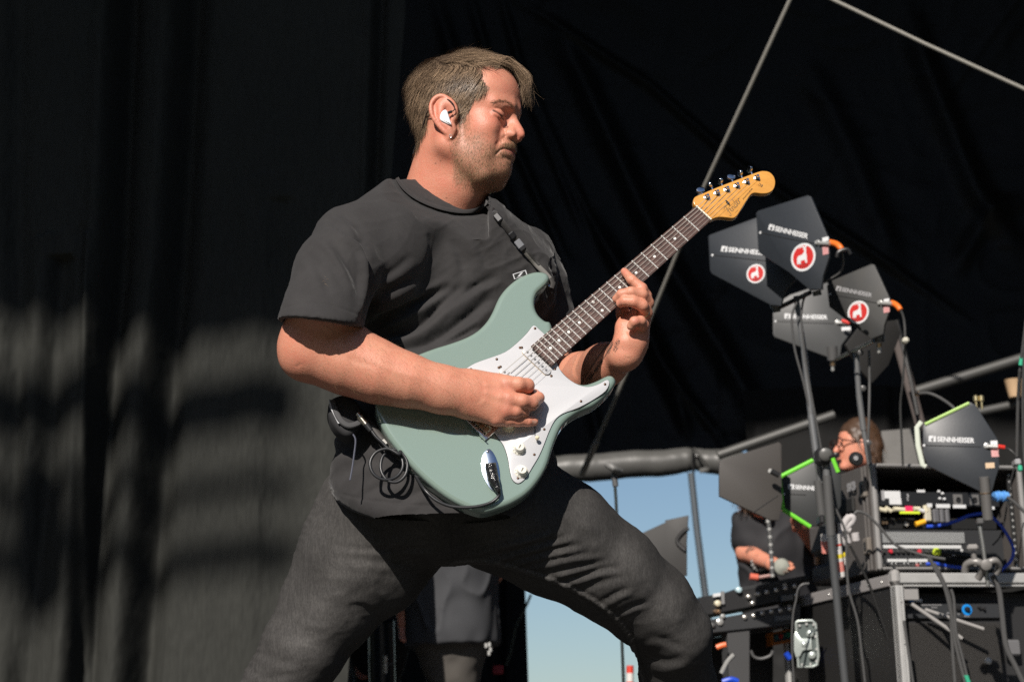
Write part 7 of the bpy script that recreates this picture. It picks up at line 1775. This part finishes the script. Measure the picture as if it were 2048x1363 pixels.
# ================================================================== people farther back
def crew(name_label, parts, skin_parts, h=.009, hair=None, hairc=(.07, .045, .03)):
    pass
def vol_of(chains, h=.009, m=.16, mk=.05):
    pts = [p for c in chains for p in c[0]]; lo, hi = box_of(pts, m); v = Vol(lo, hi, h, mk)
    for c in chains: v.chain(c[0], c[1], c[2] if len(c) > 2 else .02, flat=c[3] if len(c) > 3 else None)
    return v
def figure(label, dep, head, neck, sh_l, sh_r, hip, el_l, ha_l, el_r, ha_r, feet, shirt_m, pants_m, face=(0, -1), hh=.118, hairm=None, tattoo=False, short=True, width=1.0):
    """a whole standing figure; joints are (px, py, depth)"""
    t = thing('person', label, 'person', tuple(PD(*feet[0])))
    H_, N_, L_, R_, HP = PD(*head), PD(*neck), PD(*sh_l), PD(*sh_r), PD(*hip)
    fwd = nrm(A(face[0], face[1], 0)); sidev = nrm(np.cross(A(0, 0, 1), fwd))
    EL, HL_, ER, HR_ = PD(*el_l), PD(*ha_l), PD(*el_r), PD(*ha_r); F1, F2 = [PD(*f) for f in feet]; F1[2] = .09; F2[2] = .09
    pts = [H_ + A(0, 0, .15), HL_, HR_, EL, ER, F1, F2, L_, R_]; lo, hi = box_of(pts, .14); v = Vol(lo, hi, .0085, .05)
    v.ell(H_ + A(0, 0, .012), (.078, .092, .108), [sidev, fwd, A(0, 0, 1)], .01); v.ell(H_ + fwd * .035 + A(0, 0, -.055), (.052, .050, .060), [sidev, fwd, A(0, 0, 1)], .03)
    v.cap(H_ + fwd * .092 + A(0, 0, .01), H_ + fwd * .112 + A(0, 0, -.022), .011, .014, .012); v.ell(H_ + fwd * .075 + A(0, 0, -.092), (.026, .024, .02), [sidev, fwd, A(0, 0, 1)], .02)
    for s in (-1, 1):
        v.ell(H_ + sidev * s * .08 + A(0, 0, -.01), (.012, .018, .030), [sidev, fwd, A(0, 0, 1)], .008); v.ell(H_ + fwd * .095 + sidev * s * .032 + A(0, 0, .018), (.018, .013, .010), [sidev, fwd, A(0, 0, 1)], .012, '-')
    v.cap(H_ + fwd * .10 + sidev * .02 + A(0, 0, -.058), H_ + fwd * .10 - sidev * .02 + A(0, 0, -.058), .007, .007, .006)
    v.cap(H_ - A(0, 0, .06), N_ - A(0, 0, .05), .052, .058, .03); mid = (N_ + HP) / 2
    v.cap(N_ - A(0, 0, .06), HP, .105, .105, .03, flat=(fwd, .8)); v.cap(L_, R_, .045, .045, .04)
    for S_, E_, W__ in ((L_, EL, HL_), (R_, ER, HR_)):
        v.cap(S_, E_, .050, .041, .02); v.cap(E_, W__, .042, .028, .02); dd = nrm(W__ - E_)
        v.cap(W__, W__ + dd * .05, .032, .030, .015, flat=(fwd, .6)); sx_ = nrm(np.cross(dd, fwd))
        for k in range(4): v.chain([W__ + dd * .06 + sx_ * (.013 * (k - 1.5)), W__ + dd * .10 + sx_ * (.015 * (k - 1.5)) + fwd * .012, W__ + dd * (.125 - .006 * abs(k - 1.5)) + sx_ * (.014 * (k - 1.5)) + fwd * .032], [.0105, .0095, .0085], .004)
        v.chain([W__ + dd * .02 + sx_ * -.028, W__ + dd * .055 + sx_ * -.042 + fwd * .012, W__ + dd * .08 + sx_ * -.038 + fwd * .022], [.012, .0105, .0095], .006)
    for s_, F_ in ((-1, F1), (1, F2)): v.chain([HP + sidev * -s_ * .06, (HP + F_) / 2 + fwd * .02, F_, F_ + fwd * .14 - A(0, 0, .04)], [.09, .06, .042, .034], .03)
    V_, Q_ = v.extract(1); N2 = vnormals(V_, Q_); C_ = skin_colors(V_, N2, 9) * A(1.05, 1.0, 1.0)
    if tattoo:
        q = proj(V_); mk_ = (vnoise(V_, 38) > .05) & ((np.linalg.norm(q - A(1508, 1085), axis=1) < 26) | (np.linalg.norm(q - A(1555, 1050), axis=1) < 10)); C_[mk_] = C_[mk_] * .35 + A(.04, .045, .04) * .65
    me = mesh('body', V_, Q_, True); set_colors(me, 'tint', C_); put('body', me, skin, t)
    sh = vol_of([([N_ - A(0, 0, .05), mid, HP - A(0, 0, .05)], [.135 * width, .15 * width, .165 * width], .05, (fwd, .78)), ([L_, R_], [.062, .062], .05), ([L_, L_ * .35 + EL * .65], [.062, .068], .03), ([R_, R_ * .35 + ER * .65], [.062, .068], .03)], .0085, .2)
    sh.half(HP - A(0, 0, .10), A(0, 0, -1), .006); sh.half(N_ + A(0, 0, -.005), A(0, 0, 1), .02)
    V_, Q_ = sh.extract(2); N2 = vnormals(V_, Q_); V_ += N2 * (vnoise(V_, 9) * .010 + vnoise(V_ * A(1, 1, .5), 20) * .006 + crumple(V_ * A(1, 1, .8), 8, 3) * .012)[:, None]; put('shirt', mesh('shirt', V_, Q_, True), shirt_m, t)
    pa = vol_of([([HP + A(0, 0, .03), HP - A(0, 0, .03)], [.148, .15], .03, (fwd, .78))] + [([HP + sidev * -s_ * .07, (HP + F_) / 2 + fwd * .02, F_ + A(0, 0, -.03)], [.108, .080, .068], .03) for s_, F_ in ((-1, F1), (1, F2))], .0095, .2)
    pa.half(A(0, 0, .06), A(0, 0, -1), .004)
    V_, Q_ = pa.extract(2); N2 = vnormals(V_, Q_); V_ += N2 * (vnoise(V_, 10) * .008 + vnoise(V_ * A(1, 1, 1), 24) * .004)[:, None]; put('trousers', mesh('trousers', V_, Q_, True), pants_m, t)
    if hairm:
        hv = vol_of([([H_ + A(0, 0, .05) - fwd * .015, H_ + A(0, 0, .04)], [.086, .084], .01)], .006, .14)
        hv.ell(H_ - fwd * .05 + A(0, 0, -.01), (.090, .062, .105), [sidev, fwd, A(0, 0, 1)], .02)
        hv.ell(H_ + fwd * .085 + A(0, 0, -.03), (.085, .062, .095), [sidev, fwd, A(0, 0, 1)], .008, '-')
        V_, Q_ = hv.extract(1); N2 = vnormals(V_, Q_); V_ += N2 * (vnoise(V_, 40) * .004 + vnoise(V_ * A(1, 1, .3), 160) * .002)[:, None]
        ho = put('hair', mesh('hair', V_, Q_, True), hairm, t)
        sel = np.random.RandomState(2).choice(len(V_), 900); ss = []
        for i in sel:
            d = nrm(A(0, 0, -1) + N2[i] * .12 - fwd * .25 + np.random.RandomState(int(i)).normal(0, .14, 3)); ss.append([V_[i] + N2[i] * .002 * k + d * .012 * k + A(0, 0, -.0012) * k * k for k in range(4)])
        ribbons(np.array(ss), np.full(900, .0022), hair_colors(900, (.035, .018, .010), (.16, .08, .04)), 'hair_strands', mat('hair', (.1, .07, .05)), ho, N2[sel])
    return t, H_, fwd, sidev
greyt = mat('grey_tshirt', (.045, .047, .052), rough=.85, var=(12, .3, (.058, .060, .066)))
taupe = mat('taupe_trousers', (.075, .068, .060), rough=.85)
blackt = mat('black_tshirt', (.018, .018, .021), rough=.8)
blackj = mat('black_trousers', (.015, .015, .015), rough=.85)
D3 = 8.0
figure('man in grey T-shirt and taupe trousers seen between the guitarist legs', D3, (905, 905, D3), (905, 985, D3), (990, 1030, D3), (815, 1030, D3), (903, 1240, D3), (1005, 1120, D3 + .05), (965, 1190, D3 + .18), (800, 1130, D3 + .05), (808, 1222, D3 + .0), ((865, 1700, D3), (960, 1700, D3)), greyt, taupe, face=(.1, -1), hairm=mat('hair_dark', (.03, .02, .015), rough=.5), width=1.16)
o_ = thing('carabiner_keys', 'bunch of shiny keys hanging on the belt of the man in grey', 'keys', tuple(PD(975, 1292, D3 - .22)))
for k, (x, y) in enumerate(((972, 1290), (979, 1288), (981, 1298), (978, 1305))): MB().box(PD(x, y, D3 - .22), (.012, .006, .020), None, .003).build('key', silver, o_)
RG = [PD(807, 1214, D3 + .0) + A(.036 * math.cos(2 * math.pi * k / 14), .034 * math.sin(2 * math.pi * k / 14), .004 * math.cos(2 * math.pi * k / 14)) for k in range(15)]
o_ = MB().tube(RG, .0055, 8, cap=False).build('wrist_watch', mat('watch_steel', (.45, .47, .46), rough=.3, metal=.7), None); tag(o_, 'thin metal watch on the wrist of the man in grey', 'watch')
D4 = 8.7
figure('person in black mostly hidden behind the guitarist leg, one bare hand showing', D4, (765, 870, D4), (760, 945, D4), (825, 985, D4), (690, 985, D4), (752, 1240, D4), (790, 1110, D4), (775, 1180, D4 + .1), (700, 1190, D4), (718, 1300, D4 - .05), ((720, 1750, D4), (800, 1750, D4)), blackt, blackj, face=(.2, -1))
o_ = MB().box(PD(682, 1350, D4 - .3), (.08, .03, .16), None, .01).build('grey_box', mat('box_grey', (.10, .105, .095), rough=.6), None); tag(o_, 'dull grey box edge below the guitarist inner thigh', 'box')
o_ = thing('drum_hardware', 'dark blue drum shell with chrome lug between the two bystanders', 'drum', tuple(PD(765, 1340, 8.3)))
MB().tube([PD(762, 1240, 8.3), PD(766, 1420, 8.3)], .055, 20).build('shell', mat('shell_blue', (.018, .026, .036), rough=.3), o_); MB().tube([PD(771, 1310, 8.1), PD(771, 1345, 8.1)], .008, 10).build('lug', silver, o_); MB().tube([PD(765, 1328, 8.1), PD(790, 1326, 8.1)], .004, 8).build('rod', gun, o_)
o_ = thing('fabric_patch', 'red patch with white mark low on the rear curtain', 'patch', tuple(PD(998, 1340, 8.0)))
MB().box(PD(996, 1338, 8.3), (.045, .01, .038), None, .004).build('patch', mat('patch_red', (.28, .02, .03), rough=.6), o_)
o_ = MB().tube(spline([P(1062, 1188, 7.0), P(1048, 1220, 7.0), P(1032, 1252, 7.0), P(1022, 1300, 7.0), P(1012, 1330, 7.0)], 5), .007, 8).build('tie_rope', mat('rope_olive', (.07, .075, .05), rough=.8), None); tag(o_, 'thin rope slanting across the sky beside the rear curtain', 'rope')
# drummer
D1 = 9.0
t_, H_, fwd, sv = figure('drummer with glasses and brown hair looking left above the rack case', D1, (1716, 893, D1), (1735, 960, D1), (1810, 1000, D1 + .1), (1665, 1000, D1 - .1), (1735, 1180, D1), (1830, 1100, D1), (1760, 1130, D1 - .2), (1640, 1110, D1), (1660, 1130, D1 - .2), ((1710, 1560, D1), (1770, 1560, D1)), blackt, blackj, face=(-.96, -.30), hairm=mat('hair_brown', (.060, .032, .018), rough=.5))
GL_ = thing('eyeglasses', 'dark framed eyeglasses on the drummer', 'glasses', tuple(H_ + fwd * .1))
for s in (-1, 1):
    c = H_ + fwd * .108 + sv * s * .034 + A(0, 0, .014); RG = [c + sv * .026 * math.cos(2 * math.pi * k / 14) + A(0, 0, 1) * .019 * math.sin(2 * math.pi * k / 14) for k in range(15)]; MB().tube(RG, .0034, 6, cap=False).build('rim', mat('frame_brown', (.03, .015, .012), rough=.35), GL_)
    MB().tube([c + sv * s * .026 + A(0, 0, .006), H_ + sv * s * .084 + A(0, 0, .006)], .0030, 6).build('temple', mat('frame_brown', (.03, .015, .012)), GL_)
# man with tattooed arms
D2 = 8.6
t_, H_, fwd, sv = figure('man with tattooed arm in black T-shirt behind the green edged antenna', D2, (1512, 968, D2 - .1), (1538, 1020, D2), (1612, 1040, D2 + .1), (1498, 1036, D2), (1560, 1200, D2), (1640, 1100, D2), (1600, 1050, D2 - .25), (1492, 1104, D2 - .05), (1546, 1128, D2 - .28), ((1530, 1580, D2), (1600, 1580, D2)), blackt, blackj, face=(.25, -.97), hairm=mat('hair_dark', (.03, .02, .015)), tattoo=True)
beads = thing('chrome_cymbal_stand', 'slim chrome beaded rod in front of the tattooed man', 'rod', tuple(PD(1545, 1155, 7.9)))
for k in range(15):
    f = k / 14; x = 1536 + 9 * f ** .6; y = 1042 + 108 * f; MB().lathe(PD(x, y, 7.9), A(0, 0, 1), [(.004, -.009), (.009, -.006), (.009, .006), (.004, .009)], 10).build('bead', silver if k % 2 == 0 else gun, beads)
MB().tube([PD(1536, 1038, 7.91), PD(1541, 1090, 7.91), PD(1546, 1156, 7.91)], .0085, 8).build('pole', blackp, beads)
BR = thing('bracelet', 'silver beaded bracelet on the tattooed man', 'bracelet', tuple(PD(1519, 1122, D2 - .16)))
c = PD(1520, 1122, D2 - .16); ax_ = nrm(PD(1546, 1128, D2 - .28) - PD(1492, 1104, D2 - .05)); e1, e2, _ = frame(ax_)
for k in range(14):
    a = 2 * math.pi * k / 14; MB().lathe(c + (e1 * math.cos(a) + e2 * math.sin(a)) * .036, ax_, [(.003, -.006), (.008, -.003), (.008, .003), (.003, .006)], 8).build('bead', silver, BR)
o_ = MB().lathe(PD(1563, 1133, D2 - .40), nrm(CT), [(.004, -.03), (.030, -.022), (.036, 0), (.030, .018), (.008, .030)], 20).build('drum_mallet', mat('felt_grey', (.30, .31, .27), rough=.9), None); tag(o_, 'round pale grey mallet head held before the tattooed man', 'mallet')
# table top clutter behind the console
o_ = thing('red_connector', 'small orange red connector on the console in front of the tattooed man', 'connector', tuple(PD(1510, 1153, 8.0)))
MB().tube([PD(1500, 1152, 8.0), PD(1516, 1154, 8.0)], .014, 10).build('body', mat('coral', (.60, .13, .08), rough=.5), o_); MB().tube([PD(1516, 1154, 8.0), PD(1540, 1150, 8.0)], .007, 8).build('tail', mat('pinkish', (.35, .2, .18), rough=.5), o_)
# pale sheet hanging behind the drummer
o_ = backing('dust_sheet', 'pale grey sheet hanging behind the drummer', [(1762, 862), (1845, 855), (1850, 960), (1770, 990)], 5.9, mat('sheet_grey', (.20, .195, .185), rough=.8, var=(2.5, .8, (.10, .098, .095)), bump=(3, .5, .05)), .01, 'sheet')
